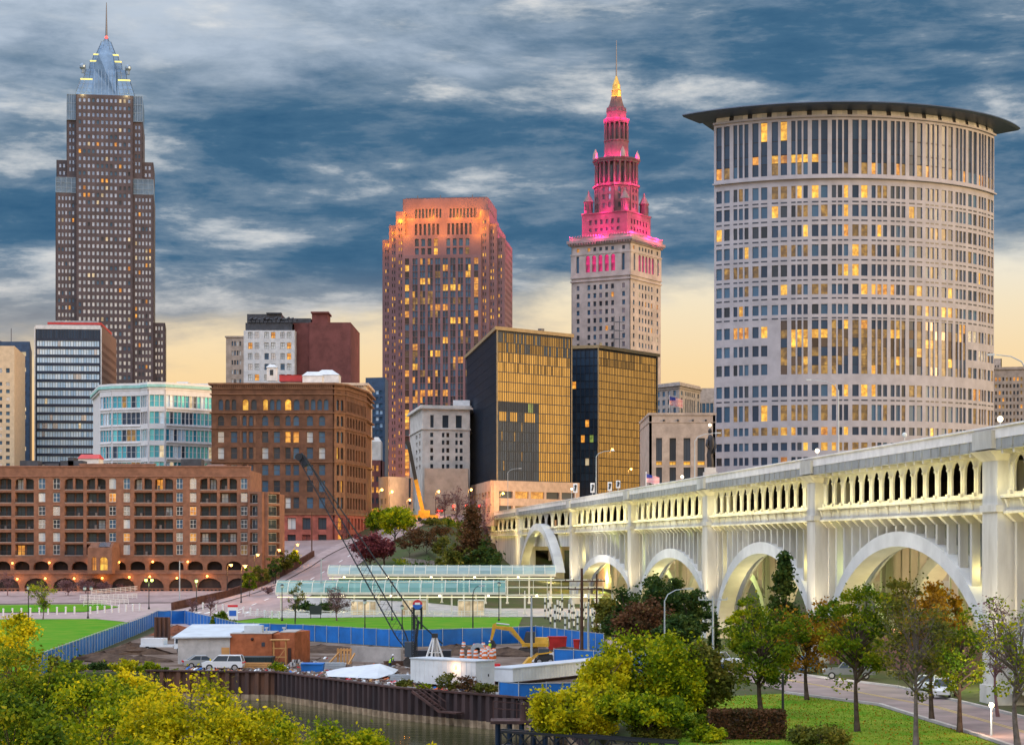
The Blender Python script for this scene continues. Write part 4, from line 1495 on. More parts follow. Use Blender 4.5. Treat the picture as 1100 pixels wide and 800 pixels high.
def roof_hut(px0, px1, y0, y1, y2, Y, d, label, wallm='white_render', roofm='roof_white', name='roof_pavilion', gable=False, ridge=0.5):
 """little building on a roof: box with a hipped or gabled roof"""
 zz = lambda y: PZ(y, Y)
 x0, x1 = PX(px0, Y), PX(px1, Y)
 t = thing(name, label, 'roof hut', ((x0 + x1) / 2, Y + d / 2, zz(y0)))
 o = ((x0 + x1) / 2, Y + d / 2, zz(y0))
 w = MB()
 w.box(x0, x1, Y, Y + d, zz(y0), zz(y1))
 w.build('wall', wallm, t, off=o)
 r = MB()
 e = 0.25
 b = [(x0 - e, Y - e), (x1 + e, Y - e), (x1 + e, Y + d + e), (x0 - e, Y + d + e)]
 cxm, cym = (x0 + x1) / 2, Y + d / 2
 rx, ry = (x1 - x0) * 0.5 * ridge, d * 0.12
 tp = [(cxm - rx, cym - ry), (cxm + rx, cym - ry), (cxm + rx, cym + ry), (cxm - rx, cym + ry)]
 r.prism(b, zz(y1), zz(y2), 0, top=tp)
 r.build('roof', roofm, t, off=o)
 return t, o
t, o = roof_hut(286.5, 297, 409, 394.5, 391, 640, 2.6, 'small white cupola hut with one dark window on the brown brick roof')
m = MB()
m.box(PX(290, 640), PX(293.5, 640), 639.9, 640.05, PZ(403, 640), PZ(397, 640))
m.build('window', 'glass_dark', t, off=o)
t, o = roof_hut(325, 346, 410.5, 403.5, 398.5, 645, 6, 'long white hip-roofed roof pavilion nearest the cupola hut', ridge=0.6)
t, o = roof_hut(337, 364, 410.6, 402.5, 396.3, 655, 8, 'larger white hip-roofed roof pavilion beside the maroon block', ridge=0.4)
t, o = roof_hut(300, 324, 409.5, 402.5, 401.9, 662, 5, 'low red-walled roof shed between cupola and pavilions', 'red_paint', 'maroon_brick', 'roof_shed')
# ---- slot between brick block and stepped tower
simple_building('glass_tower', 'slim blue glass tower squeezed between the brick block and the stepped tower', 'office tower',
    [(PX(394, 880), 880), (PX(413, 880), 878), (PX(413, 880), 900), (PX(394, 880), 900)], 20, PZ(407, 880),
    {0: dict(cols=G(4, 0.4, 0.72), rows=rows_between(PZ(560, 880), PZ(418, 880), 20, 0.6), pick=picker([('glass_strip', 2), ('glass_blue', 6)], 5))}, 'blue_panel', 0.5)
simple_building('slim_office_building', 'cream lit slim building close behind the brick block corner', 'building',
    [(PX(388, 760), 760), (PX(397.5, 760), 760), (PX(399, 790), 790), (PX(388, 760), 790)], 20, PZ(421, 760),
    {0: dict(cols=G(2, 0.3, 0.6), rows=rows_between(PZ(560, 760), PZ(424, 760), 17, 0.62), pick=picker([('lit_cream', 6), ('glass_sky', 4)], 5))}, 'beige_stone', 0.3)
b = simple_building('domed_building', 'small maroon building with pale domed attic in the gap by the stepped tower', 'building',
     [(PX(397, 720), 720), (PX(409, 720), 720), (PX(409, 720), 735), (PX(397, 720), 735)], 20, PZ(495, 720),
     {0: dict(cols=G(2, 0.4, 0.5), rows=rows_between(PZ(555, 720), PZ(497, 720), 5, 0.5), pick=picker([('glass_dark', 3), ('lit_amber', 2)], 2))}, 'maroon_brick', 0.3)
m = MB()
x0, x1 = PX(399, 720), PX(409, 720)
m.box(x0, x1, 720.2, 730, PZ(495, 720), PZ(474, 720))
m.prism([(x0, 720.2), (x1, 720.2), (x1, 730), (x0, 730)], PZ(474, 720), PZ(469, 720), 0, top=[(x0 + 1, 722), (x1 - 1, 722), (x1 - 1, 728), (x0 + 1, 728)])
b.part(m, 'attic', 'white_stone')
# ---- low block in front of the stepped tower
bq = simple_building('parking_block', 'low blank mauve block with cream flank at the street end', 'building',
                     [(PX(408, 660), 662), (PX(418, 655), 655), (PX(442, 668), 668), (PX(443, 700), 690), (PX(408, 690), 690)], 20, PZ(513, 655),
                     {0: dict(cols=G(2, 0.6, 0.4), rows=[(PZ(541, 655), PZ(535, 655))], pick=picker([('glass_dark', 1)], 1)),
                      1: dict(cols=lambda L: [(L - 2.5, L - 0.5)], rows=[(PZ(541, 655), PZ(512.5, 655))], pick=picker([('glass_navy', 1)], 1))}, 'beige_stone', 0.4)
# ---- white classical building
def classical_block():
 Y = 700.0
 zz = lambda y: PZ(y, Y)
 pa, pb, pc = (PX(442, 740), 740), (PX(455, 698), 698), (PX(503, 703), 703)
 poly = [pa, pb, pc, (PX(503, 703), 750)]
 B = Bld('classical_building', 'white stone classical office block with corner cornice left of the black glass block', 'office building', pb, 20)
 w = MB()
 w.prism(poly, 20, zz(438), 0, mt=1)
 f, L, _ = planar(pb, pc)
 k = Y / F_PX
 C = [((a - 455) * k, (b - 455) * k) for a, b in ((462, 465.5), (475, 478), (480, 483.5), (490, 493), (495, 498.5))]
 rows = sorted((zz(a), zz(b)) for a, b in ((469.5, 464.8), (477.5, 472.8), (486, 481.2), (494.5, 489.5), (503, 498.5)))
 r = facade(w, f, -0.4, L + 0.4, 20, zz(460), C, rows, 0.5)
 B.win.add(f, r, picker([('glass_dark', 6), ('glass_brown', 2)], 3))
 C2 = [((a - 455) * k, (b - 455) * k) for a, b in ((462, 466), (475.5, 482.5), (490.5, 497.5))]
 r = facade(w, f, -0.4, L + 0.4, zz(460), zz(436.5), C2, [(zz(460) + 0.2, zz(446))], 0.6)
 B.win.add(f, r, picker([('glass_dark', 1)], 3), 0.05, 'cross')
 f, L, _ = planar(pa, pb)
 r = facade(w, f, -0.4, L + 0.4, 20, zz(436.5), [(L * 0.5, L * 0.5 + 5), (L * 0.75, L * 0.75 + 5)], rows, 0.5)
 B.win.add(f, r, picker([('glass_dark', 1)], 3))
 B.part(w, 'wall', ['white_stone', 'roof_grey'])
 c = MB()
 for d, a, b in ((0.9, 461.5, 460), (1.6, 439.5, 437.8), (1.1, 437.7, 435.5)):
  c.prism(offset_poly(poly, d), zz(a), zz(b))
 B.part(c, 'cornice', 'white_stone')
 m = MB()
 m.box(PX(487, 730), PX(505, 730), 726, 736, zz(438), zz(424))
 B.part(m, 'penthouse', 'white_render')
 m = MB()
 m.prism([(PX(456, 685), 685), (PX(503, 690), 688), (PX(503, 690), 697.5), (PX(456, 690), 697)], 20, zz(504.5))
 B.part(m, 'stone_base', 'beige_stone')
 B.win.finish()
classical_block()
# ---- stone hall with tall windows, and the old courthouse behind it
Yh = 560.0
zh = lambda y: PZ(y, Yh)
pg = [(PX(700, Yh), Yh), (PX(765.5, Yh), Yh), (PX(765.5, Yh), Yh + 40), (PX(700, Yh), Yh + 40)]
kk = Yh / F_PX
C = [((a - 700) * kk, (b - 700) * kk) for a, b in ((704.5, 711), (719, 726), (734, 741.5), (749, 757))]
bh = simple_building('stone_hall', 'low stone hall with four tall dark windows beside the curved tower', 'building', pg, 20, zh(446),
                     {0: dict(cols=C, rows=[(zh(530), zh(502)), (zh(499.5), zh(495.5)), (zh(495), zh(470.5))],
                              pick=lambda i, j: 'lit_yellow' if j == 1 else 'glass_dark', style='slide')}, 'tan_stone', 0.6, t=0.7,
                     cornice=[(0.85, zh(454), zh(453.2)), (0.95, zh(446), zh(443.5))])
m = MB()
for px in (713, 728, 744, 758):
 m.ball((PX(px, Yh), Yh - 0.9, zh(451.5)), 0.32, 0, 8)
bh.part(m, 'roundel', 'slate_roof')
m = MB()
m.prism([(PX(709, 575), 575), (PX(757, 575), 575), (PX(750, 590), 590), (PX(716, 590), 590)], zh(443.4), zh(439.5), 0,
  top=[(PX(722, 580), 580), (PX(748, 580), 580), (PX(745, 586), 586), (PX(725, 586), 586)])
bh.part(m, 'skylight', 'roof_white')
Yo = 900.0
zo = lambda y: PZ(y, Yo)
po = [(PX(704, 915), 915), (PX(729.5, Yo), Yo), (PX(751, 925), 925), (PX(740, 960), 960), (PX(704, 950), 950)]
bo = simple_building('old_courthouse', 'grey classical courthouse with colonnaded side rising behind the stone hall', 'courthouse', po, 20, zo(415),
                     {0: dict(cols=G(4, 0.8, 0.5), rows=rows_between(zo(445), zo(417), 3, 0.6), pick=picker([('glass_blue', 2), ('glass_sky', 1)], 3)),
                      1: dict(cols=lambda L: [(1.5, 3.5)] + grid(5, 6.5, L - 6.5, 0.5) + [(L - 3.5, L - 1.5)], rows=[(zo(446), zo(427)), (zo(424), zo(419.5))], pick=picker([('glass_dark', 2), ('glass_blue', 1)], 4))},
                     'grey_stone', 0.5, cornice=[(0.9, zo(417), zo(415.8)), (1.5, zo(414.6), zo(412.5)), (0.6, zo(412.4), zo(410.3))])
Yo2 = 960.0
zo2 = lambda y: PZ(y, Yo2)
simple_building('grey_annex', 'plain grey annex with blue glass base between courthouse and curved tower', 'building',
    [(PX(744, Yo2), Yo2), (PX(772, Yo2), Yo2), (PX(772, Yo2), Yo2 + 30), (PX(744, Yo2), Yo2 + 30)], 20, zo2(418),
    {0: dict(cols=G(6, 0.5, 0.8), rows=[(zo2(447), zo2(433))], pick=picker([('glass_blue', 1)], 3))}, 'grey_stone', 0.5)
# ---- office building at the far right, half hidden by the curved tower
Yr = 830.0
zr = lambda y: PZ(y, Yr)
pr = [(PX(1055, Yr), Yr), (PX(1120, Yr), Yr - 6), (PX(1126, Yr), Yr + 40), (PX(1055, Yr), Yr + 40)]
simple_building('office_building', 'sepia stone office block peeping out beyond the curved tower', 'office building', pr, 20, zr(396),
    {0: dict(cols=G(17, 0.5, 0.5), rows=rows_between(zr(470), zr(404), 9, 0.52), pick=picker([('glass_brown', 4), ('glass_dark', 4), ('lit_amber', 2), ('lit_dim', 2)], 9))}, 'tan_stone', 0.5,
    cornice=[(0.8, zr(397.5), zr(395))])
simple_building('apartment_tower', 'darker sepia block standing behind the stone office block', 'building',
    [(PX(1050, 870), 872), (PX(1076, 870), 872), (PX(1076, 870), 890), (PX(1050, 870), 890)], 20, PZ(386, 870),
    {0: dict(cols=G(8, 0.5, 0.5), rows=rows_between(PZ(470, 870), PZ(390, 870), 10, 0.5), pick=picker([('glass_brown', 4), ('glass_dark', 4)], 9))}, 'grey_stone', 0.5)
# ================================================================== brick apartment house with arcades
mat('apt_brick', (0.220, 0.104, 0.066), 0.85, var=0.16, scale=0.7, bump=0.1)
mat('apt_trim', (0.235, 0.115, 0.08), 0.85, var=0.15, scale=0.6)
mat('balcony_rail', (0.025, 0.03, 0.04), 0.5, var=0)
mat('slab_edge', (0.30, 0.24, 0.22), 0.8, var=0.1)
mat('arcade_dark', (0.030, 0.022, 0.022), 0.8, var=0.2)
glass_mat('patio_glass', (0.008, 0.016, 0.022), (0.06, 0.09, 0.105), 0.3, 0.0, 0.3)
def apartments():
 Y = 480.0
 k = Y / F_PX
 zz = lambda y: PZ(y, Y)
 x0 = PX(-70, Y)
 X = lambda px: PX(px, Y) - x0
 pa, pb = (x0, Y), (PX(268.5, Y), Y)
 B = Bld('apartment_building', 'long brown brick apartment house with stacked balconies over two lamp-lit arcades', 'apartment building', pa, 2)
 t = 1.6
 w = MB()
 zt = zz(505)
 w.prism([(x0, Y + 0.01), (pb[0], Y + 0.01), (pb[0], Y + 22), (x0, Y + 22)], 0, zt, 0, mt=1)
 f, L, _ = planar(pa, pb)
 bal = [(-62, -49), (-44, -26), (0.5, 14), (18, 38), (71, 91), (94.5, 115), (145.5, 164.5), (167.5, 187), (216, 234), (237, 255.5)]
 win = [(-20, -12.5), (-9, -2.5), (43, 50.3), (58.5, 66), (118.5, 126), (134, 141), (190.5, 197.5), (205, 212), (259.5, 266.5)]
 cols = sorted(bal + win)
 isbal = [c in bal for c in cols]
 colm = [(X(a), X(b)) for a, b in cols]
 rows_b = [(596.6, 584.2), (582.5, 571.5), (568.5, 557.2), (554.5, 543.2), (540.2, 528.8), (526.3, 513.6)]
 rows_m = sorted((zz(a), zz(b)) for a, b in rows_b)
 out = facade(w, f, -0.3, L + 0.3, zz(599), zt + 0.7, colm, rows_m, t, 0, arch=lambda i, j: (0.28 if isbal[i] else 0.5) if j == 5 else 0)
 # plain windows sit near the outer face with lintels; balcony openings stay deep
 wins = [r for r in out if not isbal[r[4]]]
 small = [(a, b, c + 0.25, d - (0.0 if j == 5 else 0.2), i, j) for (a, b, c, d, i, j) in wins]
 B.win.add(f, small, picker([('glass_blue', 6), ('glass_sky', 2), ('blind_white', 2.5), ('glass_dark', 4), ('lit_dim', 0.7), ('lit_amber', 0.4)], 51), t - 0.28, 'cross', 'frame_white')
 for (a, b, c, d, i, j) in wins:
  w.quad(f(a, t - 0.26, c), f(b, t - 0.26, c), f(b, t - 0.26, c + 0.25), f(a, t - 0.26, c + 0.25), 0)
  w.bar(f(a - 0.1, t + 0.03, c + 0.12), f(b + 0.1, t + 0.03, c + 0.12), 0.12, 0.18, m=2)
 for (a, b, c, d, i, j) in out:
  if isbal[i] and j == 5 and b - a > 3:
   w.bar(f((a + b) / 2, t - 0.3, c), f((a + b) / 2, t - 0.3, d), 0.5, 0.55, up=(0, 1, 0))
 # small side windows per balcony: doors
 doors = []
 for (a, b, c, d, i, j) in out:
  if isbal[i]:
   wd = b - a
   doors.append((a + wd * 0.06, a + wd * 0.46, c + 0.05, d - 0.25, i, j))
   doors.append((a + wd * 0.56, a + wd * 0.92, c + 0.05, d - 0.25, i, j))
 B.win.add(f, doors, picker([('patio_glass', 16), ('glass_dark', 12), ('lit_dim', 1), ('blind_white', 1.2), ('lit_amber', 0.5)], 8), 0.06, 'slide', 'frame_dark')
 # parapet steps
 c = MB()
 c.box(PX(88, Y), PX(167, Y), Y - t - 0.25, Y - 0.4, zt + 0.7, zz(499.5))
 c.box(x0 - 0.3, PX(88, Y) - 0.02, Y - t - 0.2, Y + 0.4, zt + 0.7, zt + 1.0)
 c.box(PX(167, Y) + 0.02, pb[0] + 0.3, Y - t - 0.2, Y + 0.4, zt + 0.7, zt + 1.0)
 c.box(PX(86.5, Y), PX(168.5, Y), Y - t - 0.35, Y - 0.3, zz(499.5), zz(499.5) + 0.3)
 for y in (511.5, 599.5):
  c.bar(f(0, t + 0.05, zz(y)), f(L, t + 0.05, zz(y)), 0.3, 0.3)
 B.part(c, 'parapet', 'apt_trim')
 # upper arcade (open arches with planting behind), ledge, lower arcade and basement posts
 ua = [(-65 + 20.6 * i, -65 + 20.6 * i + 16.5) for i in range(17)]
 ua = [(a, b) for a, b in ua if b < 266 and not (94 < (a + b) / 2 < 122)]
 um = [(X(a), X(b)) for a, b in ua]
 r1 = facade(w, f, -0.3, L + 0.3, zz(614), zz(599), um, [(zz(613), zz(602.5))], t + 0.4, 0, arch=lambda i, j: 0.62)
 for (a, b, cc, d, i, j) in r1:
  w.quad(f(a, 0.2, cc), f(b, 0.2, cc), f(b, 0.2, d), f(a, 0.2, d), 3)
 lb = [(-66 + 31.0 * i, -66 + 31.0 * i + 25.5) for i in range(11)]
 lb = [(a, b) for a, b in lb if b < 292]
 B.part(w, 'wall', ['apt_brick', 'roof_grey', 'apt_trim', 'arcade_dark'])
 # lower arcade projects as a terrace
 Yt = Y - 6.0
 kt = Yt
 xt = PX(-70, Yt)
 XT = lambda px: PX(px, Yt) - xt
 w = MB()
 fT, LT, _ = planar((xt, Yt), (PX(276, Yt), Yt))
 w.prism([(xt, Yt + 0.01), (PX(276, Yt), Yt + 0.01), (PX(276, Yt), Y - t - 0.45), (xt, Y - t - 0.45)], -1, PZ(615, Yt), 0)
 r2 = facade(w, fT, -0.3, LT + 0.3, -1, PZ(614.4, Yt) + 0.5, [(XT(a), XT(b)) for a, b in lb if b < 274], [(PZ(646, Yt), PZ(620.5, Yt))], 0.9, 0, arch=lambda i, j: 0.7)
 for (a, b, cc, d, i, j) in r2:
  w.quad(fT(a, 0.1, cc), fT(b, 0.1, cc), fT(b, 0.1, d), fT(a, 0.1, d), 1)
  for q in range(1, 6):
   s = a + (b - a) * q / 6
   w.bar(fT(s, 0.55, cc), fT(s, 0.55, cc + 3.0), 0.35, 0.35, m=0)
  w.bar(fT(a, 0.6, cc + 3.0), fT(b, 0.6, cc + 3.0), 0.25, 0.25, m=2)
 w.bar(fT(0, 1.0, PZ(615.3, Yt)), fT(LT, 1.0, PZ(615.3, Yt)), 0.35, 0.4, m=2)
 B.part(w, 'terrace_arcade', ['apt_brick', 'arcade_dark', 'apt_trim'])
 # balconies: slab edge, railing
 nb = 0
 lim = MB()
 for (a, b, cc, d, i, j) in out:
  if not isbal[i]:
   continue
  m = MB()
  m.bar(f(a + 0.02, t - 0.1, cc + 0.04), f(b - 0.02, t - 0.1, cc + 0.04), 0.35, 0.18, m=1)
  m.bar(f(a + 0.02, t - 0.12, cc + 1.05), f(b - 0.02, t - 0.12, cc + 1.05), 0.07, 0.07)
  n = 16
  for q in range(n + 1):
   s = a + 0.04 + (b - a - 0.08) * q / n
   m.bar(f(s, t - 0.12, cc + 0.1), f(s, t - 0.12, cc + 1.03), 0.045)
  # a few odds and ends standing on the balconies
  if rng.random() < 0.35:
   s = a + (b - a) * rng.uniform(0.15, 0.8)
   m.bar(f(s, 0.6, cc + 0.1), f(s, 0.6, cc + rng.uniform(0.6, 1.1)), rng.uniform(0.4, 0.9), 0.5, m=1)
  off = f(a, t, cc)
  B.part(m, 'balcony', ['balcony_rail', 'slab_edge'])
 # entrance pavilion with sloped skylight
 e = MB()
 xa, xb = PX(96, 470), PX(121, 470)
 ye = 469.0
 fe, Le, _ = planar((xa, ye), (xb, ye))
 e.prism([(xa, ye + 0.02), (xb, ye + 0.02), (xb, Y - t), (xa, Y - t)], PZ(616, ye), PZ(588, ye))
 sc = ye / F_PX
 cols_e = [((a - 96) * sc, (b - 96) * sc) for a, b in ((100, 105), (108.5, 117))]
 r = facade(e, fe, -0.1, Le + 0.1, PZ(616, ye), PZ(588, ye), cols_e, [(PZ(612.5, ye), PZ(598, ye))], 0.5, 0, arch=lambda i, j: 0.9)
 B.win.add(fe, r, lambda i, j: 'lit_yellow' if i == 1 else 'lit_amber', 0.05, 'cross', 'frame_brown')
 e.prism([(xa, ye - 0.4), (xb, ye - 0.4), (xb, Y - t), (xa, Y - t)], PZ(588, ye) + 0.01, PZ(582.5, ye), 0,
   top=[(xa, ye + 4), (PX(119, ye), ye + 4), (PX(119, ye), Y - t), (xa, Y - t)])
 pav = B.part(e, 'entrance_pavilion', 'apt_brick')
 m = MB()
 za, zb_ = PZ(588, ye), PZ(582.5, ye)
 sl = lambda px, t_: (PX(px, ye), ye - 0.4 + 4.4 * t_, za + (zb_ - za) * t_ + 0.14)
 m.quad(sl(106, 0.05), sl(118, 0.05), sl(116, 0.95), sl(104.5, 0.95))
 m.build('skylight', 'glass_sky', pav, off=B.off)
 # stair end block with balconies, lower roof
 pe = [(PX(269, Y - 2), Y - 2), (PX(284, Y - 4), Y - 4), (PX(296.5, Y), Y + 1), (PX(296.5, Y), Y + 18), (PX(269, Y), Y + 18)]
 w = MB()
 w.prism(pe, 2, zz(529.5), 0, mt=1)
 rr = sorted((zz(a), zz(b)) for a, b in ((596.6, 584.2), (582.5, 571.5), (568.5, 557.2), (554.5, 543.2), (541.0, 530.5)))
 for q in (0, 1):
  f2, L2, _ = planar(pe[q], pe[q + 1])
  cc2 = [(0.55, L2 - 1.3)] if q == 0 else [(0.35, L2 - 0.15)]
  r = facade(w, f2, 0, L2, 2, zz(528.5), cc2, rr, 0.9, 0)
  B.win.add(f2, [(a + 0.1, b - 0.1, c + 0.1, d - 0.15, i, j) for a, b, c, d, i, j in r], picker([('glass_dark', 3), ('patio_glass', 3), ('lit_dim', 1)], q), 0.06, 'slide', 'frame_white')
  for (a, b, c, d, i, j) in r:
   m = MB()
   m.bar(f2(a, 0.85, c + 1.0), f2(b, 0.85, c + 1.0), 0.07)
   m.bar(f2(a, 0.85, c + 0.05), f2(b, 0.85, c + 0.05), 0.2, 0.14, m=1)
   for s in range(9):
    x = a + (b - a) * s / 8
    m.bar(f2(x, 0.85, c), f2(x, 0.85, c + 1.0), 0.045)
   B.part(m, 'balcony', ['balcony_rail', 'slab_edge'])
 B.part(w, 'stair_block', ['apt_brick', 'roof_grey'])
 # wall lamps between the arches
 def wall_lamp(pos, pw, lightit):
  m = MB()
  m.ball((pos[0], pos[1] - 0.35, pos[2]), 0.26, 0, 8)
  m.bar((pos[0], pos[1], pos[2] - 0.1), (pos[0], pos[1] - 0.35, pos[2] - 0.1), 0.1, m=1)
  B.part(m, 'wall_lamp', ['bulb_orange', 'frame_dark'])
  if lightit:
   lamp(B.root, B.L((pos[0], pos[1] - 1.1, pos[2] - 0.1)), pw, (1.0, 0.40, 0.08), 0.3)
 for px, y in ((16, 604.5), (55.5, 604), (100, 604), (130, 603.5), (166, 603), (203.5, 603)):
  wall_lamp(f(X(px), t + 0.45, zz(y)), 85, True)
 for px, y in ((20, 621.5), (50, 621), (81, 621), (111, 620.5), (140, 619.5), (162, 619), (191, 620.5), (223.5, 618.5)):
  wall_lamp(fT(XT(px), 0.95, PZ(y, Yt)), 130, True)
 m = MB()
 for a, b, h in ((18, 37, 1.6), (45, 60, 1.0), (62, 86, 1.6), (70, 76, 2.4), (192, 214, 2.0)):
  m.box(PX(a, Y), PX(b, Y), Y + 3, Y + 8, zt, zt + h + 0.8)
 B.part(m, 'roof_plant', 'slate_roof')
 m = MB()
 m.prism([(PX(214, Y), Y + 2), (PX(240, Y), Y + 2), (PX(240, Y), Y + 10), (PX(214, Y), Y + 10)], zt + 0.7, zz(498), 0,
   top=[(PX(222, Y), Y + 3), (PX(238, Y), Y + 3), (PX(238, Y), Y + 9), (PX(222, Y), Y + 9)])
 B.part(m, 'roof_house', 'brown_panel')
 B.win.finish()
 # red shed visible above the roof
 t_, o_ = roof_hut(84, 106, 503.5, 492.5, 487.5, 520, 6, 'small red-roofed lift house above the apartment roof', 'white_render', 'red_paint', 'lift_house', ridge=0.9)
apartments()
# ================================================================== ground, river, roads, lawns
mat('earth', (0.10, 0.085, 0.055), 0.95, col2=(0.06, 0.09, 0.03), scale=0.12, bump=0.2)
mat('paving', (0.42, 0.32, 0.31), 0.9, var=0.13, scale=0.5)
mat('street_asphalt', (0.34, 0.25, 0.245), 0.8, var=0.14, scale=0.25, stretch=(1, 0.4, 1))
mat('asphalt', (0.34, 0.265, 0.26), 0.9, col2=(0.22, 0.175, 0.175), scale=0.25, detail=9, bump=0.1)
mat('kerb_stone', (0.46, 0.42, 0.40), 0.85, var=0.1)
mat('lawn_green', (0.055, 0.25, 0.008), 0.95, col2=(0.15, 0.27, 0.02), scale=0.22, bump=0.25, detail=9)
mat('lawn_right', (0.085, 0.22, 0.008), 0.95, col2=(0.24, 0.27, 0.03), scale=0.3, bump=0.3)
mat('hill_grass', (0.065, 0.12, 0.03), 0.95, col2=(0.12, 0.10, 0.05), scale=0.25, bump=0.25)
mat('site_dirt', (0.10, 0.062, 0.045), 0.95, col2=(0.26, 0.20, 0.165), scale=0.22, bump=0.5, detail=8)
mat('concrete', (0.40, 0.37, 0.35), 0.85, var=0.15, scale=0.5)
mat('paint_white', (0.78, 0.78, 0.78), 0.6, var=0.05)
mat('paint_yellow', (0.50, 0.36, 0.13), 0.6, var=0.1)
mat('pile_dark', (0.075, 0.045, 0.045), 0.75, metal=0.1, col2=(0.032, 0.022, 0.026), scale=0.6, stretch=(1, 1, 0.3))
mat('pile_rust', (0.17, 0.075, 0.042), 0.8, metal=0.1, col2=(0.055, 0.036, 0.036), scale=0.5, stretch=(1, 1, 0.3))
mat('pile_tide', (0.34, 0.25, 0.17), 0.9, var=0.25, scale=1.0)
mat('rust_dark', (0.075, 0.035, 0.03), 0.8, var=0.3)
mat('fence_blue', (0.010, 0.15, 0.50), 0.65, var=0.14, scale=0.4)
mat('galv', (0.42, 0.46, 0.50), 0.5, metal=0.3, var=0.1)
mat('stone_wall', (0.42, 0.37, 0.345), 0.9, col2=(0.20, 0.165, 0.15), scale=1.6, bump=0.5)
KX = [-2500, -200, -66, -42, -20, -7, 10, 30, 70, 2500]
KT = [
 [(420, 0), (470, 3), (560, 6), (700, 24)],
 [(420, 0), (470, 3), (560, 6), (700, 24)],
 [(400, 0.8), (470, 3.0), (500, 5.5), (540, 13), (600, 19), (680, 24)],
 [(385, 0.2), (450, 5), (540, 13.5), (600, 19.5), (680, 24)],
 [(418, 0.6), (450, 5), (480, 11), (520, 16), (600, 21.5), (680, 24)],
 [(430, 0.5), (480, 4.5), (600, 8.5), (650, 12), (690, 24)],
 [(455, 0.5), (600, 5.5), (660, 8), (700, 24)],
 [(465, 0.5), (600, 5), (690, 12), (730, 24)],
 [(300, 0), (420, 8), (560, 17), (680, 24)],
 [(300, 0), (420, 8), (560, 17), (680, 24)]]
def ground_z(x, y):
 i = 0
 while i < len(KX) - 2 and x > KX[i + 1]:
  i += 1
 t = min(1, max(0, (x - KX[i]) / (KX[i + 1] - KX[i])))
 def g(tab):
  ys = [330] + [p[0] for p in tab]
  zs = [0] + [p[1] for p in tab]
  return float(np.interp(y, ys, zs))
 return g(KT[i]) * (1 - t) + g(KT[i + 1]) * t
RIVER = [(-260, 240), (-37, 223.5), (-25.2, 221), (-10.8, 197), (2.1, 183), (5.0, 172), (6, 160), (7, 145), (9, 120), (22, 95), (60, 66), (260, 30),
         (260, -30), (60, 22), (12, 52), (-6, 84), (-30, 122), (-80, 150), (-260, 180)]
def inside(p, poly):
 x, y = p
 c = False
 j = len(poly) - 1
 for i in range(len(poly)):
  xi, yi = poly[i]
  xj, yj = poly[j]
  if (yi > y) != (yj > y) and x < (xj - xi) * (y - yi) / (yj - yi) + xi:
   c = not c
  j = i
 return c
def cdt_sheet(name, outline, holes, step, zf, material, box=None, kind='structure', extra=None):
 pts, edges = [], []
 for loop in [outline] + holes:
  b = len(pts)
  dens = []
  for i in range(len(loop)):
   p, q = Vector(loop[i]), Vector(loop[(i + 1) % len(loop)])
   n = max(1, min(200, int((q - p).length / (step * 1.2))))
   for k in range(n):
    dens.append(p + (q - p) * k / n)
  pts += dens
  edges += [(b + k, b + (k + 1) % len(dens)) for k in range(len(dens))]
 xs = [p[0] for p in outline]
 ys = [p[1] for p in outline]
 gx = extra[0] if extra else list(np.arange(min(xs) + step / 2, max(xs), step))
 gy = extra[1] if extra else list(np.arange(min(ys) + step / 2, max(ys), step))
 for a in gx:
  for c in gy:
   q = (a + 0.013 * c % 0.37, c)
   if inside(q, outline) and not any(inside(q, h) for h in holes):
    pts.append(Vector(q))
 res = delaunay_2d_cdt([Vector((p[0], p[1])) for p in pts], edges, [], 0, 1e-4)
 V, F = res[0], res[2]
 faces = []
 for fc in F:
  cx = sum(V[i].x for i in fc) / len(fc)
  cy = sum(V[i].y for i in fc) / len(fc)
  if inside((cx, cy), outline) and not any(inside((cx, cy), h) for h in holes):
   a, b, c = V[fc[0]], V[fc[1]], V[fc[2]]
   if (b - a).cross(c - a) < 0:
    fc = list(reversed(fc))
   faces.append(tuple(fc))
 me = bpy.data.meshes.new(name)
 me.from_pydata([(v.x, v.y, zf(v.x, v.y)) for v in V], [], faces)
 me.materials.append(MATS[material])
 me.polygons.foreach_set('use_smooth', [True] * len(me.polygons))
 me.update()
 o = bpy.data.objects.new(name, me)
 COL.objects.link(o)
 if kind:
  o['kind'] = kind
 return o
gx = sorted(set([-2900, -2000, -1200, -700, -400, -250, -180] + list(np.arange(-140, 100, 4.0)) + [120, 170, 250, 400, 700, 1200, 2000, 2900]))
gy = sorted(set([-380, -200, -100, 0, 60, 120, 180] + list(np.arange(210, 340, 12)) + list(np.arange(340, 720, 4.0)) + [760, 820, 900, 1000, 1200, 1500, 2000, 3000, 4500]))
cdt_sheet('ground', [(-3000, -400), (3000, -400), (3000, 5000), (-3000, 5000)], [RIVER], 400, ground_z, 'earth', extra=(gx, gy))
def drape(name, poly, material, off, step=4.0, kind='structure'):
 return cdt_sheet(name, poly, [], step, lambda x, y: ground_z(x, y) + off, material, kind=kind)
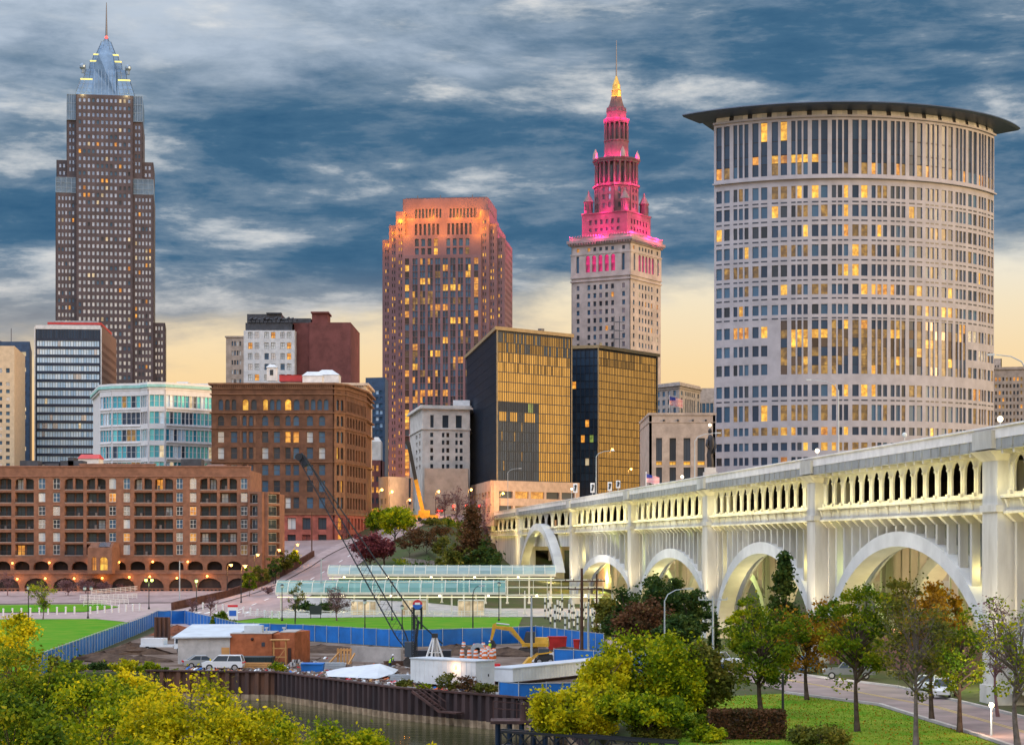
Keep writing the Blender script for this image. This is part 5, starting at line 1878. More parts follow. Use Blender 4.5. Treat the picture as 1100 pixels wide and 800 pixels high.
# water
def water_mat():
 m = bpy.data.materials.new('river_water')
 m.use_nodes = True
 t = NT(m.node_tree)
 b = m.node_tree.nodes['Principled BSDF']
 b.inputs['Base Color'].default_value = (0.055, 0.060, 0.022, 1)
 b.inputs['Roughness'].default_value = 0.09
 b.inputs['IOR'].default_value = 1.33
 tc = t.n('ShaderNodeTexCoord').outputs['Object']
 n = t.noise(t.mapping(tc, scale=(0.5, 1.3, 1)), 1.0, 4, 0.55)
 bp = t.n('ShaderNodeBump')
 bp.inputs['Strength'].default_value = 0.35
 bp.inputs['Distance'].default_value = 0.12
 t.l(n, bp.inputs['Height'])
 t.l(bp.outputs[0], b.inputs['Normal'])
 MATS['river_water'] = m
water_mat()
m = MB()
m.quad((-500, -120, -2.8), (500, -120, -2.8), (500, 330, -2.8), (-500, 330, -2.8))
tag(m.build('river_water', 'river_water'), kind='structure')
# natural banks: the ground drops into the water everywhere but at the sheet piling
m = MB()
for i in range(len(RIVER)):
 p, q = RIVER[i], RIVER[(i + 1) % len(RIVER)]
 m.quad((*p, 0.0), (*q, 0.0), (*q, -4), (*p, -4))
tag(m.build('river_bank', 'earth'), kind='structure')
drape('street', [(-66, 366), (-50, 366), (-44, 400), (-41, 440), (-37, 480), (-33, 520), (-27.5, 560), (-20, 620), (-6, 690), (-18, 690), (-32, 622), (-40, 562), (-46.5, 520), (-51.5, 480), (-57, 440), (-63, 400)], 'street_asphalt', 0.16, 3.0)
drape('sidewalk', [(-63.2, 400), (-57.2, 440), (-51.7, 480), (-46.7, 520), (-40.2, 562), (-44, 562), (-50.2, 520), (-55.2, 480), (-61, 440), (-67, 400)], 'paving', 0.28, 3.0)
drape('cross_street', [(-190, 432), (-62, 432), (-56, 446), (-64, 456), (-190, 458)], 'street_asphalt', 0.14, 4.0)
drape('pavement', [(-190, 459), (-64, 457.5), (-58, 468), (-58, 473.5), (-190, 473.5)], 'paving', 0.1, 4)
drape('pavement', [(-55.6, 484), (-50.4, 520), (-44.3, 559), (-84, 559.5), (-84, 503), (-60, 500)], 'street_asphalt', 0.1, 3)
drape('plaza', [(-190, 374), (-76, 374), (-66.3, 359), (-62, 352), (-57, 330), (-46, 318), (-46, 372), (-60, 405), (-60, 431), (-190, 431)], 'paving', 0.05, 5.0)
drape('lawn', [(-140, 373), (-76, 373), (-66.5, 358), (-62.4, 350), (-51.6, 225.5), (-140, 231)], 'lawn_green', 0.09, 5)
drape('lawn', [(-150, 402), (-84, 402), (-80, 418), (-86, 428), (-150, 428)], 'lawn_green', 0.16, 5)
drape('lawn', [(-52, 382), (2, 388), (0, 302), (-1.5, 290.5), (-15, 281.5), (-30.5, 300.5), (-41, 309), (-46, 330)], 'lawn_green', 0.08, 5)
drape('footpath', [(-46, 345), (-36, 348), (-14, 315), (-9, 298), (-11.5, 297), (-17, 313), (-38, 341), (-47, 339)], 'paving', 0.13, 4)
drape('platform_paving', [(-52, 383), (8, 389), (26, 395), (26, 436), (-44, 424), (-50, 405)], 'concrete', 0.11, 4)
drape('site_ground', [(-51, 226.5), (-37, 225), (-25, 222.3), (-10.8, 198.5), (2.1, 184.5), (7, 186), (15, 262), (3.5, 291), (-1.5, 287.5), (-15, 278.5), (-30.5, 297), (-41, 304), (-58.5, 352)], 'site_dirt', 0.07, 4)
drape('road', [(10, 285), (12, 262), (20, 225), (23.5, 213), (26.4, 193.7), (32.5, 179), (34.6, 150), (36.5, 110), (47, 110), (43, 140), (40.3, 174), (37.5, 201), (31.5, 217), (23, 244), (17, 275), (15, 300), (9, 300)], 'asphalt', 0.06, 4)
drape('lawn', [(8.6, 130), (9, 150), (13, 170), (18.5, 188), (25.4, 192.4), (31.6, 178), (33.7, 150), (35.2, 115), (9.8, 115)], 'lawn_right', 0.05, 4)
m = MB()
kl = [(25.8, 193.2), (32.1, 178.6), (34.2, 150), (36, 112)]
for p, q in zip(kl, kl[1:]):
 m.bar((*p, 0.1), (*q, 0.1), 0.35, 0.2)
ku = [(23.4, 244.5), (31.9, 217.4), (37.9, 201.3), (40.7, 174.2), (43.4, 140.2)]
for p, q in zip(ku, ku[1:]):
 m.bar((*p, 0.1), (*q, 0.1), 0.35, 0.2)
tag(m.build('kerb', 'kerb_stone'), kind='structure')
m = MB()
mid = [(27.2, 215.5), (32, 197), (36.4, 176.5), (38.6, 145), (41, 112)]
for p, q in zip(mid, mid[1:]):
 p, q = Vector(p), Vector(q)
 m.bar((p.x, p.y, 0.07), (q.x, q.y, 0.07), 0.14, 0.02)
 m.bar((p.x + 0.35, p.y, 0.07), (q.x + 0.35, q.y, 0.07), 0.14, 0.02)
tag(m.build('road_markings', 'paint_yellow'), kind='structure')
m = MB()
for k in range(14):
 y0 = 400 + k * 11
 xx = float(np.interp(y0, [400, 440, 480, 520, 560], [-53.5, -49, -44.2, -39.8, -33.8]))
 x2 = float(np.interp(y0 + 4, [400, 440, 480, 520, 560], [-53.5, -49, -44.2, -39.8, -33.8]))
 m.bar((xx, y0, ground_z(xx, y0) + 0.2), (x2, y0 + 4, ground_z(x2, y0 + 4) + 0.2), 0.25, 0.03)
for k in range(7):
 x = -62.5 + k * 1.9
 m.bar((x, 392, ground_z(x, 392) + 0.2), (x + 0.4, 396, ground_z(x, 396) + 0.2), 0.6, 0.03)
tag(m.build('road_markings', 'paint_white'), kind='structure')
# ================================================================== sheet piling
def sheet_piles():
 line = [(-40, 224), (-37, 223.4), (-25.2, 220.9), (-10.8, 196.9), (2.1, 182.9), (5.2, 171.9), (6.2, 160)]
 root = thing('sheet_pile_wall', 'long corrugated rusty steel sheet pile wall edging the river bank', 'retaining wall', (-25, 221, -4))
 o = (-25, 221, -4)
 w = MB()
 tide = MB()
 for si, (p, q) in enumerate(zip(line, line[1:])):
  p, q = Vector(p), Vector(q)
  d = q - p
  L = d.length
  d.normalize()
  nrm = Vector((d.y, -d.x))
  s = 0.0
  prev = None
  pat = [(0.0, 0), (0.42, 0), (0.56, 1), (0.98, 1), (1.12, 0)]
  prof = []
  while s < L:
   for a, b in pat[:-1]:
    if s + a <= L:
     prof.append((s + a, b))
   s += 1.12
  prof.append((L, 0))
  P = [p + d * a + nrm * (0.36 * b + 0.02) for a, b in prof]
  for a, b in zip(P, P[1:]):
   w.quad((a.x, a.y, -2.15), (b.x, b.y, -2.15), (b.x, b.y, 0.25), (a.x, a.y, 0.25), 0 if si < 3 and a.x < -26 else 1)
   tide.quad((a.x, a.y, -4), (b.x, b.y, -4), (b.x, b.y, -2.15), (a.x, a.y, -2.15))
 w.build('steel_sheet', ['pile_rust', 'pile_dark'], root, off=o)
 tide.build('tide_band', 'pile_tide', root, off=o)
 c = MB()
 for p, q in zip(line, line[1:]):
  p, q = Vector(p), Vector(q)
  d = (q - p).normalized()
  nrm = Vector((d.y, -d.x)) * 0.15
  c.bar((p.x + nrm.x, p.y + nrm.y, 0.3), (q.x + nrm.x, q.y + nrm.y, 0.3), 0.62, 0.16)
 c.build('cap_beam', 'rust_dark', root, off=o)
sheet_piles()
# ================================================================== blue site hoarding
def fence(label, line, h, name='site_fence', step=3.0):
 o = (*line[0], ground_z(*line[0]))
 root = thing(name, label, 'fence', o, 0, 'blue screened site fences')
 m = MB()
 posts = []
 for p, q in zip(line, line[1:]):
  p, q = Vector(p), Vector(q)
  L = (q - p).length
  n = max(1, round(L / step))
  for k in range(n):
   a, b = p + (q - p) * k / n, p + (q - p) * (k + 1) / n
   posts.append(a)
   za, zb = ground_z(*a), ground_z(*b)
   j = rng.uniform(-0.06, 0.06)
   mid_ = (a + b) / 2
   nn = Vector((q - p).normalized())
   sag = Vector((-nn.y, nn.x)) * rng.uniform(-0.12, 0.12)
   t0 = za + h + rng.uniform(-0.04, 0.04)
   m.quad((a.x, a.y, za + 0.05), (mid_.x + sag.x, mid_.y + sag.y, (za + zb) / 2 + 0.05), (mid_.x + sag.x, mid_.y + sag.y, (za + zb) / 2 + h - 0.05), (a.x, a.y, za + h))
   m.quad((mid_.x + sag.x, mid_.y + sag.y, (za + zb) / 2 + 0.05), (b.x, b.y, zb + 0.05), (b.x, b.y, zb + h), (mid_.x + sag.x, mid_.y + sag.y, (za + zb) / 2 + h - 0.05))
 posts.append(Vector(line[-1]))
 m.build('screen', 'fence_blue', root, off=o)
 pm = MB()
 pm.tube([(0, 0, 0), (0, 0, h + 0.15)], 0.05, 6)
 proto = None
 for a in posts:
  loc = Vector((a.x, a.y - 0.1, ground_z(*a))) - Vector(o)
  if proto is None:
   proto = pm.build('post', 'galv', root, loc)
  else:
   c = proto.copy()
   c.location = loc
   COL.objects.link(c)
   c.parent = root
 r = MB()
 for p, q in zip(line, line[1:]):
  r.bar((*p, ground_z(*p) + h + 0.02), (*q, ground_z(*q) + h + 0.02), 0.06)
 r.build('top_rail', 'galv', root, off=o)
fence('long blue screened site fence running beside the lawns round the building site', [(-49.5, 212), (-50.8, 222), (-61.3, 354), (-57, 357), (-48, 330), (-41, 306), (-30.5, 299), (-15, 280), (-1.5, 289), (3.4, 294), (12, 268)], 2.35)
fence('short blue screened fence standing behind the bushes near the white trailers', [(4.7, 230), (9, 226), (14, 224), (17, 236)], 2.3)
fence('blue hoarding panels on the pile wall corner beside the stepped white trailer', [(-1.2, 187), (0.6, 184.6), (5.6, 185.6), (8.5, 190)], 1.5)
fence('blue screened fence bay beside the white pickup at the road', [(20.0, 226), (22.5, 214)], 1.6)
# ================================================================== the arched bridge
mat('bridge_concrete', (0.68, 0.665, 0.62), 0.8, col2=(0.42, 0.395, 0.35), scale=0.35, stretch=(1, 1, 0.22), detail=9)
mat('bridge_rib', (0.62, 0.62, 0.61), 0.75, var=0.10, scale=0.2, detail=6)
mat('bridge_stain_shade', (0.36, 0.37, 0.38), 0.85, col2=(0.25, 0.26, 0.27), scale=0.5, stretch=(1, 1, 0.4))  # grey of the stained fascia, also painted shade behind the spandrel columns
mat('bridge_pale', (0.80, 0.77, 0.76), 0.7, var=0.08)
mat('gallery_shade_dark', (0.02, 0.015, 0.02), 0.9, var=0)  # near-black colour standing in for shade inside the gallery
YS = [-64, 0, 64, 129, 201, 285, 397, 484]
TH = math.atan(0.102)
BO = (43.2, 181.0)
def bridge_pt(x, y, z=0.0):
 return (BO[0] + x * math.cos(TH) - y * math.sin(TH), BO[1] + x * math.sin(TH) + y * math.cos(TH), z)
def build_bridge():
 root = thing('arch_bridge', 'long cream concrete arch bridge with floodlit arcaded gallery under its deck', 'bridge', (BO[0], BO[1], 0), TH)
 ya, yb = YS[0], 1010
 W = 21.0
 # decks
 m = MB()
 m.box(0.2, W, ya, yb, 22.25, 22.9)
 m.build('road_deck', 'bridge_concrete', root)
 m = MB()
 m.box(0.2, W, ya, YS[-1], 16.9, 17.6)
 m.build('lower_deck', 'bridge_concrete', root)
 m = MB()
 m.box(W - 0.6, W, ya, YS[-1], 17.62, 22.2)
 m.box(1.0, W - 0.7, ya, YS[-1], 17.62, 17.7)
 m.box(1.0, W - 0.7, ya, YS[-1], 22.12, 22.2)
 m.build('gallery_shade_lining', 'gallery_shade_dark', root)  # far wall, plus floor and ceiling sheets added as painted shade
 # parapet: stained fascia with posts, pale handrail wall above
 m = MB()
 m.box(-1.35, -0.95, ya, yb, 22.45, 23.25, 0)
 m.box(-1.35, 0.2, ya, yb, 22.26, 22.44, 0)
 y = ya
 while y < 640:
  m.box(-1.46, -0.9, y, y + 0.5, 22.46, 23.24, 0)
  m.box(-1.25, 0.3, y + 0.05, y + 0.45, 21.9, 22.25, 1)
  y += 2.85
 m.build('fascia', ['bridge_stain_shade', 'bridge_concrete'], root)
 m = MB()
 m.box(-1.42, -0.85, ya, yb, 23.26, 24.2)
 m.box(-1.6, -0.7, ya, yb, 24.2, 24.36)
 m.build('parapet', 'bridge_pale', root)
 m = MB()
 m.box(W - 0.3, W + 0.1, ya, yb, 22.9, 24.1)
 m.build('far_parapet', 'bridge_pale', root)
 # heavier parapet blocks over the piers
 for y0 in YS:
  m = MB()
  m.box(-1.75, -0.6, y0 - 2.6, y0 + 2.6, 22.4, 24.0)
  m.build('parapet_block', 'bridge_concrete', root)
 nspan = len(YS) - 1
 counts = [15, 15, 13, 11, 9, 8, 6]
 apex = [15.4, 15.4, 14.4, 13.4, 12.0, 19.4, None]
 spring = [1.0, 1.5, 1.5, 1.5, 2.5, 7.5, None]
 for s in range(nspan):
  y0, y1 = YS[s] + 2.0, YS[s + 1] - 2.0
  L = y1 - y0
  f, LL, _ = planar((0.9, y1), (0.9, y0))
  # gallery
  g = MB()
  n = counts[s]
  cols = grid(n, 0.8, L - 0.8, 0.70)
  skip = None
  arch_big = s == 5
  facade(g, f, 0, L, 17.6, 22.25, cols, [(18.65, 21.85)], 0.9, 0, arch=lambda i, j: 1, nb=0.68)
  e = (L - 1.6) / n
  for i in range(n + 1):
   sx = 0.8 + e * i
   g.tube([f(sx, 0.8, 18.6), f(sx, 0.8, 21.0)], 0.24 if e < 6 else 0.36, 8)
   g.bar(f(sx, 0.84, 20.95), f(sx, 0.84, 21.2), 0.6, 0.45, up=(0, 1, 0))
   g.bar(f(sx, 0.9, 18.38), f(sx, 0.9, 18.8), 0.6, 0.55, up=(0, 1, 0))
   # bracket below the ledge
   g.bar(f(sx, 1.25, 18.1), f(sx, 0.98, 17.3), 0.55, 0.5, up=(0, 1, 0))
  g.box(-0.75, 0.0, y0, y1, 18.1, 18.4)
  g.box(-0.30, 0.0, y0, y1, 16.9, 18.09)
  g.box(-0.55, 0.0, y0, y1, 16.75, 16.98)
  g.build('gallery', 'bridge_concrete', root)
  if apex[s] is None:
   w = MB()
   w.box(0.2, 1.2, y0, y1, 2, 16.7)
   w.build('abutment_wall', 'bridge_concrete', root)
   continue
  za, zs = apex[s], spring[s]
  yc, hs = (y0 + y1) / 2, L / 2
  if arch_big:
   hs = L * 0.38
  def ext(u):
   return zs + (za - zs) * max(0.0, 1 - min(1.0, abs(u)) ** 2.0) ** (0.55 if not arch_big else 0.9)
  # ribs
  NS = 40
  for k, xr in enumerate((0.15, 9.0, 17.8)):
   if arch_big and k:
    continue
   rw = 2.2
   th0 = 1.55 if not arch_big else 1.7
   m = MB()
   xa = xr if not arch_big else -2.5
   pe, pi = [], []
   for q in range(NS + 1):
    u = math.sin(-math.pi / 2 + math.pi * q / NS)
    z = ext(u)
    th = th0 + 0.9 * abs(u) ** 3
    pe.append((yc + hs * u, z))
    # inner curve
    hi = hs - (2.0 if not arch_big else 2.4)
    zi = zs + (za - th0 - zs) * max(0.0, 1 - abs(u) ** 2.0) ** (0.55 if not arch_big else 0.9)
    pi.append((yc + hi * u, zi))
   for q in range(NS):
    (ea, eb), (ia, ib) = (pe[q], pe[q + 1]), (pi[q], pi[q + 1])
    A = lambda p, x: (x, p[0], p[1])
    m.quad(A(ia, xa), A(ea, xa), A(eb, xa), A(ib, xa))
    m.quad(A(ib, xa + rw), A(eb, xa + rw), A(ea, xa + rw), A(ia, xa + rw))
    m.quad(A(ea, xa), A(ea, xa + rw), A(eb, xa + rw), A(eb, xa))
    m.quad(A(ib, xa), A(ib, xa + rw), A(ia, xa + rw), A(ia, xa))
   m.build('arch_rib', 'bridge_rib', root, smooth=False)
  if not arch_big:
   m = MB()
   for q in range(NS):
    ua, ub = -1 + 2 * q / NS, -1 + 2 * (q + 1) / NS
    a, b = (3.4, yc + hs * ua, max(zs, ext(ua) - 0.9)), (3.4, yc + hs * ub, max(zs, ext(ub) - 0.9))
    m.quad(b, a, (3.4, a[1], 16.85), (3.4, b[1], 16.85))
    m.quad((3.7, a[1], a[2]), (3.7, b[1], b[2]), (3.7, b[1], 16.85), (3.7, a[1], 16.85))
    m.quad(a, b, (3.7, b[1], b[2]), (3.7, a[1], a[2]))
   m.build('recess_shade_sheet', 'bridge_stain_shade', root)  # grey sheet added behind the columns as painted shade in the recesses
  # spandrel columns with corbels, on each rib
  nc = max(6, int(L / 3.5)) if s < 4 else max(6, int(L / 6))
  for i in range(nc + 1):
   y = y0 + 0.6 + (L - 1.2) * i / nc
   u = (y - yc) / hs
   zb = (ext(u) if abs(u) < 1 else zs) - 0.25
   if arch_big and abs(u) < 1.02:
    continue
   if zb < 16.4:
    for xr in (0.45, 9.3, 18.1):
     m = MB()
     m.box(xr, xr + 0.8, y - 0.3, y + 0.3, zb - 0.6, 16.0)
     m.prism([(xr - 0.1, y - 0.35), (xr + 1.1, y - 0.35), (xr + 1.1, y + 0.35), (xr - 0.1, y + 0.35)], 16.0, 16.75, 0,
       top=[(xr - 0.85, y - 0.5), (xr + 1.6, y - 0.5), (xr + 1.6, y + 0.5), (xr - 0.85, y + 0.5)])
     m.build('spandrel_column', 'bridge_concrete', root)
  if arch_big:
   # cross wall closing the portal head, and the portal's inner brick vault
   m = MB()
   m.box(0.3, 1.2, y0, y1, 13.6, 16.7)
   m.build('portal_head', 'bridge_concrete', root)
 # piers
 for k, y0 in enumerate(YS):
  m = MB()
  zb = -0.5
  hw = 2.0 if k < 6 else 3.0
  m.box(-1.0, 3.4, y0 - hw, y0 + hw, zb, 21.4)
  m.box(-1.2, 3.4, y0 - hw - 0.15, y0 + hw + 0.15, zb, 1.6)
  m.box(-1.2, 0.5, y0 - hw - 0.2, y0 + hw + 0.2, 16.9, 17.5)
  m.prism([(-1.05, y0 - hw - 0.05), (0.5, y0 - hw - 0.05), (0.5, y0 + hw + 0.05), (-1.05, y0 + hw + 0.05)], 21.4, 22.24, 0,
    top=[(-1.9, y0 - hw - 0.7), (0.5, y0 - hw - 0.7), (0.5, y0 + hw + 0.7), (-1.9, y0 + hw + 0.7)])
  p_ = m.build('pier', 'bridge_concrete', root)
  m = MB()
  for xr in (8.6, 17.6):
   m.box(xr, xr + 3.0, y0 - hw * 0.8, y0 + hw * 0.8, zb, 16.88)
  m.box(2.9, 18, y0 - 0.5, y0 + 0.5, 12.5, 16.85)
  m.build('inner_pier', 'bridge_concrete', root)
 # arched street passage wall behind the tall portal
 m = MB()
 m.box(14, 15, YS[5] + 4, YS[6] - 2, 3, 16.8)
 m.build('passage_wall', 'tan_stone', root)
 def strip(d):
  z = -Vector(d).normalized()
  y = Vector((0, 1, 0))
  return Matrix((y.cross(z), y, z)).transposed().to_euler()
 # floodlights: strips on the ledge, lamps at the springings
 YW = (1.0, 0.84, 0.26)
 GY = (0.86, 1.0, 0.30)
 for s in range(nspan):
  y0, y1 = YS[s] + 2.5, YS[s + 1] - 2.5
  L = y1 - y0
  lamp(root, (-1.7, (y0 + y1) / 2, 18.7), 20 * L * ((0.8 + 0.15 * s) if s < 5 else 0.45), YW, kind='AREA', size=(0.25, L), rot=strip((0.75, 0, 0.66)))
  lamp(root, (-1.0, (y0 + y1) / 2, 16.2), 5 * L, YW, kind='AREA', size=(0.25, L), rot=strip((0.5, 0, 0.86)))
  lamp(root, (-15, (y0 + y1) / 2, 1.5 if s < 4 else 6), 5200 * (1 + 0.22 * s), (1.0, 0.95, 0.80), 0.5, kind='SPOT', rot=aim((1, 0, 0.8)), spot=R(135), blend=0.9)
  if s == 6:
   continue
  for xx, yy, pw, colr in ((5.0, y0 + L * 0.22, 1700, GY), (5.0, y0 + L * 0.78, 1000, (1, 0.85, 0.4)), (13.5, y0 + L * 0.4, 1400, GY), (13.5, y0 + L * 0.75, 600, (1.0, 0.55, 0.25))):
   lamp(root, (xx, yy, 5.5), pw * (1 + 0.3 * s), colr, 0.5)
  lamp(root, (1.3, y0 + L * 0.1, 11.5), 80 * (1 + 0.25 * s), YW, 0.4)
  lamp(root, (1.3, y0 + L * 0.9, 11.5), 80 * (1 + 0.25 * s), GY if s % 2 else YW, 0.4)
 for k, y0 in enumerate(YS):
  lamp(root, (-5.0, y0 - 4.5, 2.0), 3600 * (1 + 0.25 * k), (1.0, 0.80, 0.45), 0.5, kind='SPOT', rot=aim((4.0, 4.0, 13)), spot=R(60))
 lamp(root, (8, (YS[5] + YS[6]) / 2 - 10, 11), 9000, (1.0, 0.5, 0.12), 0.5)
 lamp(root, (8, (YS[4] + YS[5]) / 2, 9), 6000, (1.0, 0.45, 0.12), 0.5)
 lamp(root, (-4, YS[6] + 10, 13), 5000, (1.0, 0.75, 0.35), 0.5)
 return root
build_bridge()
# approach wall of the bridge on the hill
m = MB()
line = [bridge_pt(-1.0, 484), bridge_pt(-1.0, 640), bridge_pt(-1.0, 800)]
for p, q in zip(line, line[1:]):
 m.bar((p[0], p[1], 19.5), (q[0], q[1], 19.5), 0.7, 5.6)
o = m.build('approach_wall', 'bridge_concrete')
tag(o, 'pale approach wall carrying the bridge roadway down to the hilltop street', 'wall')
# brick retaining wall glimpsed under the bridge
mat('purple_brick', (0.20, 0.11, 0.11), 0.9, col2=(0.28, 0.15, 0.13), scale=0.8)
m = MB()
m.bar((36.5, 246, 2.2), (51.5, 213, 2.2), 0.8, 4.6)
m.bar((51.5, 213, 2.0), (66, 200, 2.0), 0.8, 4.2)
o = m.build('brick_wall', 'purple_brick')
tag(o, 'purplish brick retaining wall behind the parked cars under the bridge', 'wall')
m = MB()
m.poly([bridge_pt(7, -52, 0), bridge_pt(7, -3, 0), bridge_pt(7, -3, 10), bridge_pt(7, -52, 10)])
m.poly([bridge_pt(8, -3, 0), bridge_pt(8, -52, 0), bridge_pt(8, -52, 10), bridge_pt(8, -3, 10)])
m.poly([bridge_pt(7, -52, 10), bridge_pt(7, -3, 10), bridge_pt(8, -3, 10), bridge_pt(8, -52, 10)])
o = m.build('brick_pier_wall', mat('salmon_brick', (0.42, 0.20, 0.16), 0.85, var=0.2, scale=0.6))
tag(o, 'salmon brick wall block behind the near bridge pier', 'wall')
# stone wall on the hillside
m = MB()
pts = [(-25.3, 468), (-16, 470), (-12, 478)]
for p, q in zip(pts, pts[1:]):
 m.bar((*p, ground_z(*p) + 1.2), (*q, ground_z(*q) + 1.0), 0.9, 3.6)
o = m.build('stone_wall', 'stone_wall')
tag(o, 'rough pale stone wall under the hillside bushes', 'wall')
# dark retaining wall with planting along the hill street
m = MB()
pts = [(-67, 404), (-61.3, 440), (-55.5, 480), (-50.4, 520)]
for p, q in zip(pts, pts[1:]):
 m.bar((*p, ground_z(*p) + 0.9), (*q, ground_z(*q) + 0.9), 0.5, 1.7)
o = m.build('planter_wall', mat('planter_brown', (0.10, 0.05, 0.04), 0.9, var=0.2))
tag(o, 'low dark brown planter wall climbing beside the hill street sidewalk', 'wall')
# ================================================================== glass station canopies
def canopy_glass():
 m = bpy.data.materials.new('canopy_glass')
 m.use_nodes = True
 t = NT(m.node_tree)
 b = m.node_tree.nodes['Principled BSDF']
 r = t.n('ShaderNodeNewGeometry').outputs['Random Per Island']
 t.l(t.ramp(r, [(0.0, (0.09, 0.30, 0.28)), (0.5, (0.16, 0.40, 0.37)), (1.0, (0.28, 0.50, 0.47))]), b.inputs['Base Color'])
 b.inputs['Roughness'].default_value = 0.3
 tr = t.n('ShaderNodeBsdfTransparent')
 tr.inputs[0].default_value = (0.75, 0.95, 0.92, 1)
 mx = t.n('ShaderNodeMixShader')
 mx.inputs[0].default_value = 0.38
 t.l(b.outputs[0], mx.inputs[1])
 t.l(tr.outputs[0], mx.inputs[2])
 t.l(mx.outputs[0], m.node_tree.nodes['Material Output'].inputs[0])
 MATS['canopy_glass'] = m
 m2 = m.copy()
 m2.name = 'canopy_glass_pale'
 for nd in m2.node_tree.nodes:
  if nd.type == 'VALTORGB':
   for e, c in zip(nd.color_ramp.elements, ((0.30, 0.45, 0.46), (0.38, 0.53, 0.54), (0.48, 0.61, 0.61))):
    e.color = (*c, 1)
 MATS['canopy_glass_pale'] = m2
canopy_glass()
mat('strip_glow', (0.9, 0.85, 0.6), emit=(1.0, 0.84, 0.48), estr=0.95, var=0)
mat('canopy_steel', (0.66, 0.63, 0.52), 0.5, var=0.06)
def station_canopy(label, px0, px1, Y, ytop, ybot, glass, open_to=None, zbase=0.0, depth=7.0):
 x0, x1 = PX(px0, Y), PX(px1, Y)
 zt, zb = PZ(ytop, Y), PZ(ybot, Y)
 o = ((x0 + x1) / 2, Y, zbase)
 root = thing('station_canopy', label, 'canopy', o, 0, 'long glass rail station canopies')
 n = max(4, round((x1 - x0) / 2.3))
 g = MB()
 fr = MB()
 NA = 5
 def prof(t):
  a = math.pi * (0.04 + 0.60 * t)
  return (Y + depth * (1 - math.cos(a)) / 2 * 1.3, zb + (zt - zb) * math.sin(a))
 for i in range(n):
  xa, xb = x0 + (x1 - x0) * i / n, x0 + (x1 - x0) * (i + 1) / n
  for q in range(NA):
   (ya_, za_), (yb_, zb_) = prof(q / NA), prof((q + 1) / NA)
   g.quad((xa + 0.04, ya_, za_), (xb - 0.04, ya_, za_), (xb - 0.04, yb_, zb_), (xa + 0.04, yb_, zb_))
 g.build('roof_glass', glass, root, off=o)
 for i in range(n + 1):
  x = x0 + (x1 - x0) * i / n
  for q in range(NA):
   (ya_, za_), (yb_, zb_) = prof(q / NA), prof((q + 1) / NA)
   fr.bar((x, ya_, za_ + 0.02), (x, yb_, zb_ + 0.02), 0.13, 0.14)
 for t in (0.0, 0.5, 1.0):
  y_, z_ = prof(t)
  fr.bar((x0, y_, z_), (x1, y_, z_), 0.12, 0.14)
 y_, z_ = prof(0)
 fr.bar((x0, y_ - 0.1, z_ - 0.25), (x1, y_ - 0.1, z_ - 0.25), 0.2, 0.35)
 xe = PX(open_to, Y) if open_to else x1
 if open_to:
  for zz_ in (zt + 0.1, zb - 0.2, (zb + zt) / 2):
   fr.bar((x1, Y + 1, zz_), (xe, Y + 1, zz_), 0.14, 0.16)
   fr.bar((x1, Y + 5, zz_), (xe, Y + 5, zz_), 0.14, 0.16)
  k = int((xe - x1) / 2.6)
  for i in range(k + 1):
   x = x1 + (xe - x1) * i / k
   fr.bar((x, Y + 1, zt + 0.1), (x, Y + 5, zt + 0.1), 0.12)
   fr.bar((x, Y + 1, zb - 0.2), (x, Y + 1, zt + 0.1), 0.12)
 fr.build('frame', 'canopy_steel', root, off=o)
 k = max(4, int((xe - x0) / 4.6))
 pm = MB()
 pm.bar((0, 0, 0), (0, 0, zb - zbase), 0.34, 0.34)
 pm.bar((0, 0, zb - zbase - 1.0), (0, 1.6, zb - zbase + 0.6), 0.16, 0.16)
 pm.bar((0, 0, 0), (0, 0, 0.4), 0.6, 0.6)
 proto = None
 for i in range(k + 1):
  x = x0 + 1.0 + (xe - x0 - 2.0) * i / k
  loc = (x - o[0], 0.8, ground_z(x, Y + 0.8) - zbase if False else 0)
  if proto is None:
   proto = pm.build('column', 'canopy_steel', root, loc)
  else:
   c = proto.copy()
   c.location = loc
   COL.objects.link(c)
   c.parent = root
 ls = MB()
 ls.box(x0 - o[0] + 0.3, xe - o[0] - 0.3, 0.02, 0.12, zb - zbase - 0.62, zb - zbase - 0.46)
 ls.build('strip_lamp', 'strip_glow', root)
 lb = MB()
 lb.ball((0, 0, 0), 0.28, 0, 8)
 proto = None
 for i in range(k):
  x = x0 + 1.0 + (xe - x0 - 2.0) * (i + 0.5) / k
  loc = (x - o[0], 2.0, zb - zbase - 0.3)
  if i % 2 == 0:
   lamp(root, (loc[0], loc[1], loc[2] - 0.4), 260, (1.0, 0.82, 0.42), 0.3)
   if proto is None:
    proto = lb.build('ceiling_lamp', 'bulb_white', root, loc)
   else:
    c = proto.copy()
    c.location = loc
    COL.objects.link(c)
    c.parent = root
 return root
station_canopy('pale blue glass barrel canopy of the upper rail platform by the bridge foot', 352, 597, 432, 607, 618, 'canopy_glass_pale', None, ground_z(-15, 430), 6)
station_canopy('turquoise glass barrel canopy of the lower rail platform, bare frame at its bridge end', 296, 543, 398, 623.5, 638, 'canopy_glass', 648, ground_z(-15, 400), 7)
